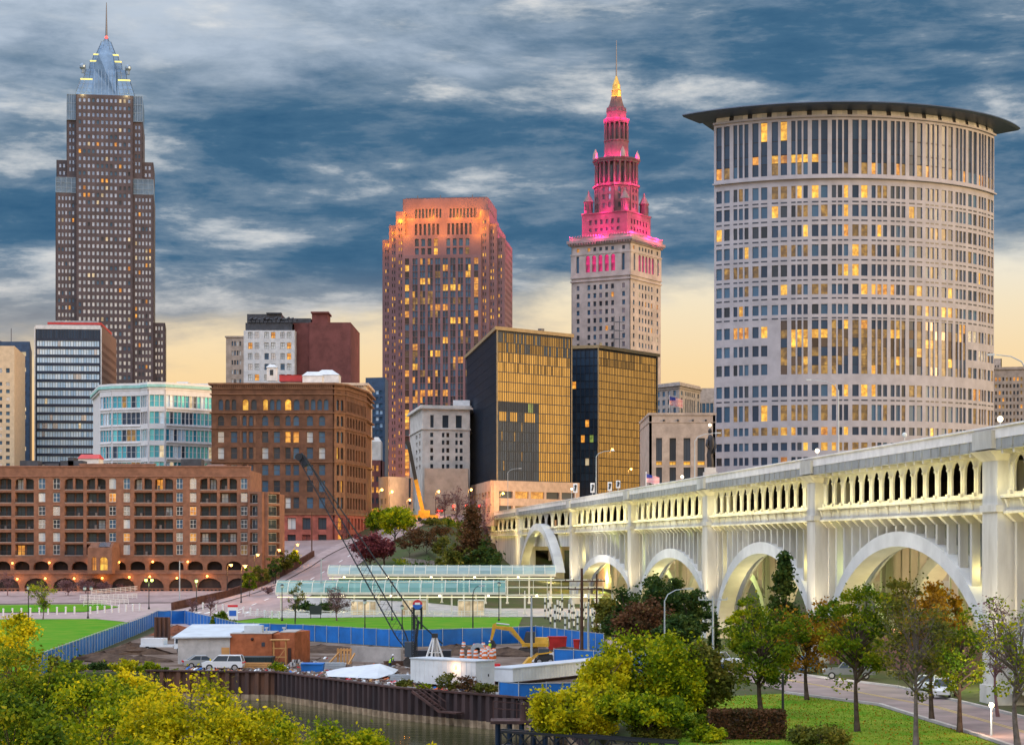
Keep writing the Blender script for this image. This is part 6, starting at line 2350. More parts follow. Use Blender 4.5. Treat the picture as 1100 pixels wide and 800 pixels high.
def shelter(label, px0, px1, Y, h, d=2.4):
 x0, x1 = PX(px0, Y), PX(px1, Y)
 zb = ground_z((x0 + x1) / 2, Y) + 0.1
 o = ((x0 + x1) / 2, Y, zb)
 root = thing('platform_shelter', label, 'shelter', o, 0, 'glazed platform shelters')
 w, hd = (x1 - x0) / 2, h
 m = MB()
 m.box(-w, w, 0, d, hd, hd + 0.18)
 m.build('roof', 'canopy_steel', root)
 m = MB()
 for x in np.linspace(-w, w, 5):
  for y in (0, d):
   m.bar((x, y, 0), (x, y, hd), 0.12)
 m.bar((-w, 0, 1.0), (w, 0, 1.0), 0.08)
 m.build('frame', 'canopy_steel', root)
 m = MB()
 for i in range(4):
  a, b = -w + w * i / 2 + 0.08, -w + w * (i + 1) / 2 - 0.08
  m.quad((a, 0.02, 0.1), (b, 0.02, 0.1), (b, 0.02, hd - 0.05), (a, 0.02, hd - 0.05))
 m.build('glazing', 'lit_cream', root)
shelter('glazed waiting shelter under the turquoise canopy close to the pink tree', 377, 404, 391, 2.6)
shelter('glazed lift shelter under the turquoise canopy behind the roundel sign', 432, 458, 391, 2.9)
shelter('glazed shelter at the bare end of the turquoise canopy', 492, 520, 391, 2.9)
# ================================================================== trees
mat('bark', (0.085, 0.062, 0.050), 0.9, var=0.3, scale=2)
mat('bark_grey', (0.17, 0.135, 0.125), 0.9, var=0.25, scale=2)
mat('twig_mauve', (0.19, 0.105, 0.115), 0.9, var=0.25, scale=1)
leaf_mat('leaf_yellow', [(0.1, (0.10, 0.13, 0.006)), (0.36, (0.30, 0.32, 0.006)), (0.58, (0.60, 0.52, 0.008)), (0.9, (0.82, 0.64, 0.015))], trans=0.42)
leaf_mat('leaf_lime', [(0.1, (0.04, 0.085, 0.006)), (0.42, (0.17, 0.25, 0.006)), (0.66, (0.42, 0.42, 0.008)), (0.92, (0.70, 0.60, 0.012))], trans=0.42)
leaf_mat('leaf_green', [(0.1, (0.03, 0.07, 0.006)), (0.42, (0.095, 0.165, 0.008)), (0.68, (0.21, 0.255, 0.010)), (0.95, (0.42, 0.35, 0.015))], trans=0.4)
leaf_mat('leaf_lawn', [(0.2, (0.09, 0.22, 0.008)), (0.8, (0.22, 0.30, 0.02))])
leaf_mat('leaf_dark', [(0.1, (0.014, 0.038, 0.012)), (0.5, (0.042, 0.085, 0.018)), (0.9, (0.11, 0.13, 0.02))])
leaf_mat('leaf_orange', [(0.1, (0.10, 0.055, 0.008)), (0.45, (0.26, 0.13, 0.008)), (0.75, (0.42, 0.20, 0.012)), (0.95, (0.50, 0.30, 0.02))])
leaf_mat('leaf_russet', [(0.1, (0.035, 0.035, 0.012)), (0.45, (0.11, 0.055, 0.025)), (0.75, (0.18, 0.075, 0.035)), (0.95, (0.11, 0.12, 0.02))])
leaf_mat('leaf_crimson', [(0.1, (0.06, 0.015, 0.022)), (0.5, (0.16, 0.035, 0.045)), (0.9, (0.28, 0.085, 0.075))])
leaf_mat('leaf_mauve', [(0.1, (0.10, 0.05, 0.06)), (0.5, (0.19, 0.10, 0.11)), (0.9, (0.30, 0.19, 0.17))])
leaf_mat('leaf_olive', [(0.1, (0.045, 0.06, 0.012)), (0.5, (0.12, 0.13, 0.018)), (0.9, (0.28, 0.22, 0.03))])
def leaf_mesh(name, pts, size, material, seed, droop=0.0):
 """one quad per leaf at pts, random tilt"""
 g = np.random.default_rng(seed)
 n = len(pts)
 a = g.normal(size=(n, 3))
 a[:, 2] = a[:, 2] * 0.7 - droop
 a /= np.linalg.norm(a, axis=1, keepdims=True)
 b = g.normal(size=(n, 3))
 b -= a * (a * b).sum(1, keepdims=True)
 b /= np.linalg.norm(b, axis=1, keepdims=True)
 s = size * g.uniform(0.6, 1.35, (n, 1))
 L, Wd = a * s * 0.62, b * s * 0.40
 V = np.empty((n, 4, 3))
 V[:, 0] = pts - L
 V[:, 1] = pts + Wd
 V[:, 2] = pts + L
 V[:, 3] = pts - Wd
 me = bpy.data.meshes.new(name)
 me.vertices.add(n * 4)
 me.vertices.foreach_set('co', V.reshape(-1).astype(np.float32))
 me.loops.add(n * 4)
 me.loops.foreach_set('vertex_index', np.arange(n * 4, dtype=np.int32))
 me.polygons.add(n)
 me.polygons.foreach_set('loop_start', np.arange(0, n * 4, 4, dtype=np.int32))
 me.polygons.foreach_set('loop_total', np.full(n, 4, dtype=np.int32))
 me.materials.append(MATS[material])
 me.update(calc_edges=True)
 return me
def tree(name, label, x, y, h, r, leaf, n, lsize, clear=0.3, tr=0.2, shape='round', cat='tree', group=None, z=None, lean=0.0, bark='bark', twigs=0, ncl=None, seed=None):
 z = ground_z(x, y) if z is None else z
 seed = seed if seed is not None else rng.randrange(10 ** 6)
 g = np.random.default_rng(seed)
 pr = random.Random(seed)
 root = thing(name, label, cat, (x, y, z), 0, group)
 zc0, zc1 = h * clear, h
 hc = (zc1 - zc0) / 2
 cz = (zc0 + zc1) / 2
 ncl = ncl or int(22 + r * 7 + (40 if shape == 'cone' else 0))
 cl = []
 for i in range(ncl):
  for _ in range(20):
   d = g.normal(size=3)
   d /= np.linalg.norm(d)
   q = pr.uniform(0.3, 1.06) ** 0.8
   if d[2] < 0:
    q = min(q, 0.85)
   p = d * q
   if shape == 'cone':
    t = pr.random()
    a = pr.uniform(0, 2 * math.pi)
    rr = (1 - t) ** 0.8 * math.sqrt(pr.random())
    c = np.array([rr * math.cos(a) * r, rr * math.sin(a) * r, zc0 + t * (zc1 - zc0)])
    break
   if shape == 'vase':
    t = p[2] * 0.5 + 0.5
    k = 0.45 + 0.65 * t if t < 0.75 else 0.94 - (t - 0.75) * 1.6
    c = np.array([p[0] * r * k * 1.2, p[1] * r * k * 1.2, cz + p[2] * hc])
    break
   if shape == 'dome' and p[2] < -0.35:
    continue
   c = np.array([p[0] * r, p[1] * r, cz + p[2] * hc])
   break
  c[0] += lean * (c[2] / h)
  cl.append(c)
 cl = np.array(cl)
 # leaves in uneven clumps, fewer where the crown is thin
 rad = r * (0.25 if shape != 'cone' else 0.22)
 w = g.uniform(0.3, 1.7, len(cl))
 w /= w.sum()
 idx = g.choice(len(cl), size=n, p=w)
 off = g.normal(size=(n, 3)) * rad * 0.55 * g.uniform(0.6, 1.3, len(cl))[idx][:, None]
 off[:, 2] *= 0.7
 if shape == 'weep':
  t = g.uniform(0, 1, n)
  off[:, 2] -= t ** 1.5 * r * 0.55
 pts = cl[idx] + off
 pts = pts[pts[:, 2] > 0.15]
 if n:
  me = leaf_mesh('crown', pts, lsize, leaf, seed, 0.5 if shape == 'weep' else 0.1)
  o = bpy.data.objects.new('crown', me)
  COL.objects.link(o)
  o.parent = root
 # trunk and limbs
 m = MB()
 nseg = 6
 tp = []
 wob = pr.uniform(-0.03, 0.03) * h
 zt = h * (0.52 if shape != 'cone' else 0.95)
 for k in range(nseg + 1):
  t = k / nseg
  tp.append((lean * t * 0.8 + wob * math.sin(t * 3.1), wob * 0.6 * math.sin(t * 4.2), zt * t - (0.15 if k == 0 else 0)))
 m.tube(tp, [tr * (1.25 if k == 0 else 1 - 0.72 * k / nseg) for k in range(nseg + 1)], 8)
 def at(t):
  t = max(0, min(0.999, t)) * nseg
  i = int(t)
  a, b = Vector(tp[i]), Vector(tp[i + 1])
  return a + (b - a) * (t - i)
 order = sorted(range(len(cl)), key=lambda i: -cl[i][2])
 for i in (order[:40] if twigs else order[:18] + order[-4:]):
  c = Vector(cl[i])
  t = min(0.98, max(clear * 1.1 if pr.random() < 0.7 else clear * 1.5, (c.z - 0.5 * (Vector((c.x, c.y, 0)).length)) / zt - 0.1))
  s = at(t)
  mid = s.lerp(c, 0.55) + Vector((pr.uniform(-.1, .1) * r, pr.uniform(-.1, .1) * r, pr.uniform(0.0, .12) * r))
  r0 = tr * (1 - 0.6 * t) * 0.72
  m.tube([s, mid, c], [r0, r0 * 0.55, r0 * 0.2], 5, cap=False)
  for q in range(twigs):
   b0 = mid.lerp(c, pr.uniform(0, 1))
   d = Vector((pr.gauss(0, 1), pr.gauss(0, 1), pr.gauss(0.5, 0.7))).normalized() * r * pr.uniform(0.15, 0.42)
   m.tube([b0, b0 + d * 0.6 + Vector((0, 0, 0.03 * r)), b0 + d], [max(0.018, r0 * 0.25), max(0.014, r0 * 0.15), 0.01], 3, cap=False)
 m.build('trunk', bark, root)
 return root
def tree_px(name, label, px, ybase, ytop, rpx, leaf, n, lsize, Y=None, **kw):
 """placed by its foot on flat ground; sizes worked out at that distance"""
 Yb = Y or CAM_Z * F_PX / (ybase - HORIZON)
 x = PX(px, Yb)
 z = ground_z(x, Yb)
 return tree(name, label, x, Yb, PZ(ytop, Yb) - z, rpx * Yb / F_PX, leaf, n, lsize, **kw)
# near-bank trees below the viewer
FG = 'autumn trees on the near river bank'
for (px, yt, Y, r, leaf, n, lab) in (
  (8, 668, 96, 1.9, 'leaf_yellow', 7000, 'golden tree rising highest on the near bank beside the lawn fence'),
  (40, 716, 86, 2.9, 'leaf_green', 13000, 'full green tree on the near bank beneath the golden one'),
  (108, 735, 83, 2.5, 'leaf_lime', 11000, 'lime-green tree on the near bank between the green and yellow ones'),
  (158, 722, 88, 1.5, 'leaf_yellow', 6000, 'slim yellow tree on the near bank in front of the white block building'),
  (196, 752, 79, 2.4, 'leaf_yellow', 11000, 'bright yellow tree on the near bank below the sheet piling start'),
  (262, 772, 77, 2.3, 'leaf_yellow', 11000, 'broad yellow tree on the near bank beneath the brick hut'),
  (330, 790, 75, 1.9, 'leaf_lime', 8000, 'yellow-green tree on the near bank at the water edge'),
  (14, 772, 62, 2.2, 'leaf_green', 11000, 'dark green bushy tree in the bottom corner'),
  (92, 788, 63, 2.1, 'leaf_lime', 10000, 'lime and yellow bushy tree along the bottom edge'),
  (175, 792, 64, 1.9, 'leaf_yellow', 9000, 'low yellow bushy tree along the bottom edge under the bright one'),
  (395, 800, 74, 1.5, 'leaf_lime', 6000, 'small lime sapling by the open water'),
  (450, 806, 73, 0.9, 'leaf_yellow', 2500, 'last low yellow sapling towards the river middle')):
 x = PX(px, Y)
 tree('autumn_tree', lab, x, Y, PZ(yt - 12, Y) + 0.3, r * 1.12, leaf, int(n * 2.2), 0.125, clear=0.18, tr=0.16, group=FG, z=0, ncl=int(30 + r * 16))
# shrubs on the far bank between water and site fence
for (px, Y, yt, rp, leaf, lab) in ((52, 226, 700, 16, 'leaf_olive', 'olive shrub on the bank at the low end of the blue fence'), (80, 228, 703, 17, 'leaf_green', 'green shrub on the bank below the blue fence'),
                                   (108, 229, 705, 16, 'leaf_dark', 'dark green shrub on the bank by the dirt mound'), (136, 227, 704, 15, 'leaf_yellow', 'yellow shrub on the bank by the dirt mound'),
                                   (160, 226, 706, 15, 'leaf_lime', 'lime shrub on the bank by the work truck'), (180, 225, 711, 10, 'leaf_green', 'green shrub at the first steel sheet pile')):
 x = PX(px, Y)
 tree('bank_shrub', lab, x, Y, PZ(yt, Y), rp * Y / F_PX, leaf, 2600, 0.22, clear=0.0, tr=0.06, shape='dome', cat='shrub', z=-0.6)
# willowy yellow clump right of the river
for (px, yt, Y, rp, leaf, n, lab, sh) in (
  (702, 674, 158, 54, 'leaf_lime', 15000, 'tall yellow-green willow-like tree on the bank right of the river', 'weep'),
  (648, 695, 154, 36, 'leaf_yellow', 8000, 'bright yellow arching tree leaning over the blue hoarding', 'weep'),
  (620, 735, 150, 48, 'leaf_yellow', 11000, 'low yellow weeping bush tree over the pile wall corner', 'weep'),
  (752, 688, 161, 34, 'leaf_olive', 9000, 'olive ivy-clad tree at the edge of the lawn', 'weep'),
  (690, 745, 146, 40, 'leaf_lime', 9000, 'lime-green bush tree at the foot of the willow-like tree', 'dome')):
 x = PX(px, Y)
 tree('willow_tree', lab, x, Y, PZ(yt, Y), rp * Y / F_PX, leaf, int(n * 1.3), 0.24, clear=0.22, tr=0.2, shape=sh, group='yellow trees right of the river', z=0, twigs=1)
for (px, yt, Y, rp, leaf, n, lab) in (
  (742, 768, 150, 26, 'leaf_green', 3500, 'green shrub between willow clump and hedge block'),
  (705, 783, 146, 26, 'leaf_olive', 3500, 'olive shrub above the railway truss'),
  (760, 790, 145, 20, 'leaf_lime', 2500, 'yellowish shrub at the foot of the hedge block'),
  (880, 783, 144, 34, 'leaf_olive', 4500, 'olive shrub on the lawn in front of the green tree'),
  (735, 735, 172, 18, 'leaf_green', 1800, 'small green shrub at the lawn corner')):
 x = PX(px, Y)
 tree('shrub', lab, x, Y, max(1.0, PZ(yt, Y)), rp * Y / F_PX, leaf, n, 0.2, clear=0.0, tr=0.06, shape='dome', cat='shrub', z=0)
# street trees on the right lawn
RT = 'trees standing on the lawn by the road'
tree_px('lawn_tree', 'green tree with orange skirt on the lawn behind the hedge block', 818, 768, 645, 48, 'leaf_green', 7000, 0.23, clear=0.22, tr=0.24, group=RT, twigs=1)
tree_px('lawn_tree', 'orange autumn tree beside the blue car on the lawn edge', 867, 752, 645, 46, 'leaf_orange', 6500, 0.23, clear=0.24, tr=0.22, group=RT, twigs=1)
tree_px('lawn_tree', 'leafy green tree with low bare twigs below the bridge arch', 921, 786, 612, 42, 'leaf_green', 6500, 0.21, clear=0.20, tr=0.22, group=RT, twigs=3)
tree_px('lawn_tree', 'thin grey vase-shaped tree losing its leaves mid lawn', 984, 803, 622, 44, 'leaf_olive', 3000, 0.19, clear=0.24, tr=0.21, shape='vase', group=RT, twigs=7, bark='bark_grey', ncl=44)
tree_px('lawn_tree', 'straight dark-trunked thin tree in front of the white cars', 1001, 774, 634, 34, 'leaf_orange', 1900, 0.2, clear=0.34, tr=0.22, shape='vase', group=RT, twigs=4)
tree_px('lawn_tree', 'round green-crowned tree with forked limbs at the lawn tip', 1031, 787, 654, 38, 'leaf_green', 3800, 0.21, clear=0.28, tr=0.23, shape='vase', group=RT, twigs=5)
tree_px('lawn_tree', 'nearly bare forked tree beside the bridge pier', 1094, 806, 632, 52, 'leaf_lime', 1500, 0.2, clear=0.22, tr=0.24, shape='vase', group=RT, twigs=10, bark='bark_grey', ncl=44)
tree_px('bare_tree', 'bare pinkish twiggy tree against the bridge pier', 1072, 770, 628, 26, 'leaf_mauve', 500, 0.2, clear=0.25, tr=0.15, shape='vase', twigs=10, bark='twig_mauve')
# trees below the bridge
UB = 'dark trees crowding below the bridge arches'
for (px, yt, Y, rp, leaf, n, sh, lab) in (
  (672, 630, 262, 26, 'leaf_dark', 6000, 'round', 'dark green tree below the bridge beside the wooden utility pole'),
  (712, 617, 255, 32, 'leaf_dark', 8500, 'round', 'largest dark green tree below the second bridge arch'),
  (690, 645, 246, 30, 'leaf_russet', 6000, 'round', 'brownish purple tree in front of the dark clump'),
  (742, 632, 250, 22, 'leaf_dark', 5000, 'round', 'dark tree against the floodlit bridge pier'),
  (725, 660, 238, 26, 'leaf_dark', 5000, 'dome', 'low dark bushy tree behind the yellow willows'),
  (843, 597, 232, 26, 'leaf_dark', 6500, 'cone', 'dark pointed evergreen inside the third bridge arch'),
  (800, 640, 222, 18, 'leaf_lime', 3500, 'round', 'lime tree glowing at the foot of the third bridge arch'),
  (968, 622, 214, 26, 'leaf_olive', 3000, 'round', 'olive tree inside the near bridge arch'),
  (1008, 630, 206, 28, 'leaf_orange', 3500, 'round', 'orange tree inside the near bridge arch'),
  (905, 640, 226, 20, 'leaf_green', 3000, 'round', 'green tree behind the dark pickup'),
  (650, 640, 275, 16, 'leaf_olive', 3000, 'round', 'olive ivy-covered tree by the lamp-lit arch'),
  (768, 660, 240, 9, 'leaf_dark', 1500, 'cone', 'ivy column beside the floodlit bridge pier')):
 x = PX(px, Y)
 z = ground_z(x, Y)
 tree('shade_tree', lab, x, Y, PZ(yt, Y) - z, rp * Y / F_PX, leaf, n, 0.34, clear=0.18, tr=0.25, shape=sh, group=UB)
# hillside
HS = 'trees on the hillside by the bridge end'
for (px, yt, Y, rp, leaf, n, sh, cl, lab) in (
  (507, 547, 462, 27, 'leaf_russet', 8000, 'cone', 0.05, 'russet broad conical tree at the bridge end'),
  (520, 582, 458, 22, 'leaf_dark', 4500, 'dome', 0.02, 'dark green bushy tree beside the bridge abutment'),
  (490, 583, 460, 20, 'leaf_olive', 4000, 'dome', 0.02, 'olive bushy tree under the russet conical one'),
  (397, 573, 470, 20, 'leaf_crimson', 4200, 'round', 0.3, 'crimson leaved tree beside the hill street'),
  (413, 578, 476, 14, 'leaf_crimson', 2500, 'round', 0.3, 'smaller dark crimson tree behind the crimson one'),
  (424, 544, 530, 22, 'leaf_lime', 5000, 'round', 0.2, 'bright green tree above the stone wall'),
  (404, 548, 560, 12, 'leaf_green', 2200, 'round', 0.2, 'green tree by the brick block corner')):
 x = PX(px, Y)
 z = ground_z(x, Y)
 tree('hillside_tree', lab, x, Y, PZ(yt, Y) - z, rp * Y / F_PX, leaf, n, 0.5, clear=cl, tr=0.25, shape=sh, group=HS)
for (px, yt, Y, rp, leaf, lab) in (
  (466, 558, 575, 13, 'leaf_olive', 'olive bush high on the slope under the yellow crane'), (484, 557, 590, 13, 'leaf_green', 'green bush high on the slope by the approach wall'), (499, 560, 560, 12, 'leaf_olive', 'olive bush on the slope behind the russet tree'), (474, 566, 540, 14, 'leaf_russet', 'brown bush midway up the slope'),
  (440, 567, 485, 14, 'leaf_russet', 'brown bush on top of the stone wall'), (458, 566, 487, 16, 'leaf_russet', 'wide brown bush on top of the stone wall'),
  (476, 572, 484, 12, 'leaf_olive', 'olive bush at the end of the stone wall'),
  (268, 609, 438, 8, 'leaf_green', 'green shrub at the low end of the planter wall'), (281, 603, 455, 9, 'leaf_olive', 'olive shrub behind the planter wall'),
  (294, 597, 470, 9, 'leaf_dark', 'dark shrub behind the planter wall'), (306, 592, 488, 10, 'leaf_olive', 'tall olive shrub high on the planter wall'),
  (316, 588, 500, 8, 'leaf_lime', 'yellowish shrub at the top of the planter wall'),
  (430, 600, 446, 16, 'leaf_green', 'low green planting below the stone wall'), (455, 600, 446, 16, 'leaf_dark', 'low dark ground planting below the stone wall'),
  (478, 598, 450, 12, 'leaf_olive', 'low olive planting below the olive tree'), (238, 657, 330, 12, 'leaf_green', 'round green bush behind the blue fence bend'),
  (330, 647, 396, 10, 'leaf_dark', 'clipped dark hedge bush by the lower platform'), (350, 648, 396, 10, 'leaf_dark', 'second clipped dark hedge bush by the lower platform')):
 x = PX(px, Y)
 z = ground_z(x, Y)
 tree('hill_shrub', lab, x, Y, max(1.2, PZ(yt, Y) - z), rp * Y / F_PX, leaf, 1500, 0.36, clear=0.0, tr=0.06, shape='dome', cat='shrub')
# thin park trees in front of the apartment arcades
PT = 'thin park trees before the apartment house'
for (px, yb, yt, rp, leaf, n, sh, tw, lab) in (
  (46, 668, 624, 15, 'leaf_lime', 1500, 'vase', 8, 'thin yellow-green tree on the lawn among the bollards'),
  (8, 652, 612, 11, 'leaf_mauve', 150, 'vase', 10, 'bare pink tree in front of the first arcade bay'),
  (73, 652, 622, 10, 'leaf_mauve', 900, 'round', 7, 'mauve twiggy tree behind the thin yellow-green one'),
  (92, 651, 622, 11, 'leaf_mauve', 900, 'round', 7, 'mauve twiggy tree behind the twin-headed black lamp'),
  (112, 651, 624, 10, 'leaf_mauve', 800, 'round', 7, 'mauve twiggy tree before the entrance pavilion'),
  (133, 650, 626, 9, 'leaf_mauve', 700, 'round', 7, 'last mauve twiggy tree of the row towards the street'),
  (317, 668, 624, 10, 'leaf_olive', 1300, 'round', 3, 'narrow olive tree in front of the turquoise canopy'),
  (362, 668, 630, 16, 'leaf_mauve', 1300, 'round', 8, 'pink-mauve tree in front of the turquoise canopy'),
  (226, 668, 638, 10, 'leaf_mauve', 120, 'vase', 10, 'bare twiggy tree by the street corner plaza'),
  (288, 655, 630, 9, 'leaf_mauve', 400, 'round', 8, 'bare pinkish tree at the foot of the hill street'),
  (206, 668, 640, 8, 'leaf_mauve', 100, 'vase', 9, 'small bare tree close to the bend of the blue fence')):
 tree_px('park_tree', lab, px, yb, yt, rp, leaf, n, 0.22, clear=0.25, tr=0.13, shape=sh, group=PT, twigs=tw, bark='bark_grey' if leaf != 'leaf_mauve' else 'twig_mauve')
# bare street trees downtown
for (px, yt, lab) in ((478, 528, 'bare purple street tree before the white classical block'), (492, 524, 'taller bare purple street tree before the podium'), (508, 527, 'bare purple street tree at the podium corner'), (520, 533, 'small bare purple street tree beyond the bridge end')):
 Y = 620
 x = PX(px, Y)
 tree('street_tree', lab, x, Y, PZ(yt, Y) - ground_z(x, Y), 3.4, 'leaf_mauve', 350, 0.4, clear=0.2, tr=0.18, shape='vase', group='bare street trees uphill', twigs=9, bark='twig_mauve')
# hedge block
m = MB()
x0, x1 = PX(762, 147), PX(845, 147)
g = np.random.default_rng(5)
n = 5200
t = g.uniform(0, 1, n)
face = g.integers(0, 3, n)
P = np.stack([g.uniform(x0, x1, n), g.uniform(147, 149.2, n), g.uniform(0, 2.0, n)], 1)
P[face == 0, 1] = 147 + g.normal(0, 0.06, (face == 0).sum())
P[face == 1, 2] = 2.0 + g.normal(0, 0.06, (face == 1).sum())
root = thing('hedge', 'clipped brown and purple hedge block on the lawn', 'hedge', ((x0 + x1) / 2, 148, 0))
o = bpy.data.objects.new('foliage', leaf_mesh('foliage', P - np.array([(x0 + x1) / 2, 148, 0]), 0.19, 'leaf_russet', 3))
COL.objects.link(o)
o.parent = root
m.box(x0 + 0.1, x1 - 0.1, 147.15, 149.1, 0, 1.9)
m.build('branch_mass', 'bark', root, off=((x0 + x1) / 2, 148, 0))
# grass tufts on the near lawn (ground cover)
g = np.random.default_rng(9)
pts = []
lawn = [(8.6, 130), (9, 150), (13, 170), (18.5, 188), (25.4, 192.4), (31.6, 178), (33.7, 150), (35.2, 115), (9.8, 115)]
while len(pts) < 14000:
 q = (g.uniform(8, 36), g.uniform(132, 193))
 if inside(q, lawn):
  pts.append((q[0], q[1], 0.09))
g2 = []
while len(g2) < 1600:
 q = (g.uniform(8, 36), g.uniform(134, 193))
 if inside(q, lawn):
  g2.append((q[0], q[1], 0.13))
fl = leaf_mesh('fallen_leaves', np.array(g2), 0.14, 'leaf_orange', 12)
of = bpy.data.objects.new('fallen_leaves', fl)
COL.objects.link(of)
of['kind'] = 'stuff'
of.scale = (1, 1, 1)
o = bpy.data.objects.new('grass', leaf_mesh('grass', np.array(pts), 0.10, 'leaf_lawn', 11))
COL.objects.link(o)
o['kind'] = 'stuff'
# ================================================================== lamps, posts, signs
mat('black_iron', (0.012, 0.014, 0.018), 0.5, var=0)
mat('pole_grey', (0.40, 0.44, 0.47), 0.5, metal=0.3, var=0.08)
mat('wood_pole', (0.10, 0.055, 0.038), 0.9, var=0.2)
mat('bollard_white', (0.68, 0.67, 0.66), 0.6, var=0.05)
mat('sign_white', (0.75, 0.76, 0.78), 0.5, var=0)
mat('sign_blue', (0.02, 0.12, 0.50), 0.5, var=0)
mat('sign_red', (0.62, 0.02, 0.03), 0.5, var=0)
mat('sign_board', (0.03, 0.035, 0.04), 0.5, var=0)
mat('bulb_off', (0.55, 0.60, 0.60), 0.3, var=0)
mat('cobra_head', (0.45, 0.48, 0.50), 0.5, var=0)
def park_lamp(label, x, y, h, heads=1, lit=None, group='black park lamp posts'):
 z = ground_z(x, y)
 t = thing('park_lamp', label, 'street lamp', (x, y, z), 0, group)
 m = MB()
 m.lathe([(0.22, 0), (0.22, 0.3), (0.12, 0.5), (0.085, 1.2), (0.07, h - 0.5), (0.1, h - 0.45), (0.05, h - 0.4)], 10)
 if heads == 2:
  m.bar((-0.6, 0, h - 0.5), (0.6, 0, h - 0.5), 0.08)
 m.build('post', 'black_iron', t)
 for s in ((0,) if heads == 1 else (-0.6, 0.6)):
  m = MB()
  zz = h - 0.4
  m.lathe([(0.10, zz), (0.28, zz + 0.08), (0.30, zz + 0.4), (0.2, zz + 0.55)], 10, (s, 0))
  hd = m.build('lamp_head', lit or 'bulb_off', t)
  m = MB()
  m.lathe([(0.36, zz + 0.52), (0.25, zz + 0.66), (0.04, zz + 0.78)], 10, (s, 0))
  m.build('cap', 'black_iron', hd)
 if lit:
  lamp(t, (0, -0.3, h - 1.0), 160, (0.85, 1.0, 0.35), 0.3)
 return t
def gp(px, yb):
 """ground point (flat, z = 0) under a pixel"""
 Y = CAM_Z * F_PX / (yb - HORIZON)
 return PX(px, Y), Y
for px, yb, yt, hd, lit, lab in (
  (30.5, 668, 633, 1, None, 'black park lamp on the lawn edge beside the thin yellow-green tree'),
  (94.5, 667, 634, 2, None, 'twin-headed unlit black park lamp on the pink plaza'),
  (160, 660, 628, 2, 'bulb_green', 'twin-headed park lamp glowing greenish at the plaza end of the fence'),
  (211, 662, 628, 1, 'bulb_green', 'single park lamp glowing greenish behind the blue fence'),
  (303, 668, 630, 1, None, 'black park lamp in front of the turquoise canopy end'),
  (317, 677, 641, 1, None, 'black park lamp beside the narrow olive tree'),
  (392, 677, 646, 1, None, 'black park lamp under the crane boom'),
  (421, 668, 628, 1, None, 'black park lamp on the platform lawn left of the roundel sign'),
  (432, 676, 652, 1, None, 'low black park lamp close to the roundel sign'),
  (536, 668, 628, 1, None, 'black park lamp near the bare end of the turquoise canopy')):
 x, Y = gp(px, yb)
 park_lamp(lab, x, Y, (yb - yt) * Y / F_PX, hd, lit)
def cobra(label, x, y, h, arm, lit=None, power=0, col=(1, 0.45, 0.1), z=None, matl='pole_grey', group=None, name='street_lamp'):
 z = ground_z(x, y) if z is None else z
 t = thing(name, label, 'street lamp', (x, y, z), 0, group)
 m = MB()
 m.lathe([(0.2, 0), (0.2, 0.4), (0.11, 0.5), (0.075, h - 1.2)], 8)
 m.tube([(0, 0, h - 1.3), (arm * 0.15, 0, h - 0.6), (arm * 0.5, 0, h - 0.15), (arm, 0, h)], [0.07, 0.06, 0.05, 0.045], 6)
 m.build('pole', matl, t)
 m = MB()
 s = 1 if arm >= 0 else -1
 m.prism([(arm - 0.15, -0.14), (arm + s * 0.75, -0.1), (arm + s * 0.75, 0.1), (arm - 0.15, 0.14)][::s], h - 0.08, h + 0.1)
 hd = m.build('lamp_head', 'cobra_head', t)
 if lit:
  m = MB()
  m.ball((arm + s * 0.35, -0.05, h - 0.18), min(0.5, 0.24 + power / 15000), 0, 8)
  m.build('bulb', lit, hd)
  lamp(t, (arm + s * 0.35, -0.5, h - 0.9), power, col, 0.4)
 return t
# along the apartment street and up the hill (lit orange)
OR = 'orange lit street lamps of the streets'
for px, yb, yt, Y, lab, pw in (
  (244, 645, 606, 440, 'lit orange street lamp at the apartment corner opposite the sidewalk', 900),
  (259, 646, 607, 420, 'lit street lamp at the foot of the hill street', 900),
  (273, 622, 595, 462, 'lit orange lamp in front of the stair block', 600),
  (296, 615, 590, 470, 'lit lamp beside the planter wall shrubs', 600),
  (316, 606, 584, 500, 'lit orange lamp high on the planter wall', 500),
  (337, 620, 638, 415, '', 0)):
 if not lab:
  continue
 x = PX(px, Y)
 z = ground_z(x, Y)
 cobra(lab, x, Y, PZ(yt, Y) - z, 0.5, 'bulb_orange', pw, group=OR, matl='black_iron')
for px, yb, Y, lab in ((335, 549, 520, 'tall wooden-brown light pole at the red stone base'), (193, 602, 440, 'thin tall pole in front of the arcade'), (345, 600, 400, 'thin white pole at the hill street foot')):
 x = PX(px, Y)
 z = ground_z(x, Y)
 m = MB()
 h = PZ(yb, Y) - z
 m.tube([(0, 0, 0), (0, 0, h)], [0.16, 0.1], 7)
 m.bar((0, 0, h - 0.3), (0.9, 0, h - 0.2), 0.1)
 o = m.build('light_pole', 'wood_pole' if px == 335 else 'pole_grey', None, (x, Y, z))
 tag(o, lab, 'pole')
# downtown lamps
for px, yt, Y, lab in ((407, 525, 640, 'orange street lamp in the gap before the domed building'), (418, 527, 640, 'orange street lamp at the corner of the mauve block'), (437, 536, 640, 'orange street lamp under the telescopic crane boom'),
                       (468, 527, 640, 'orange street lamp before the stone base of the classical block'), (503, 525, 640, 'orange street lamp before the podium flank'), (537, 529, 640, 'orange street lamp before the podium front'),
                       (655, 482, 690, 'orange street lamp high in front of the second gold face'), (675, 503, 690, 'orange street lamp low in front of the second gold face')):
 x = PX(px, Y)
 cobra(lab, x, Y, PZ(yt, Y) - 24, 0.6, 'bulb_orange', 2500, z=24, group=OR, matl='black_iron')
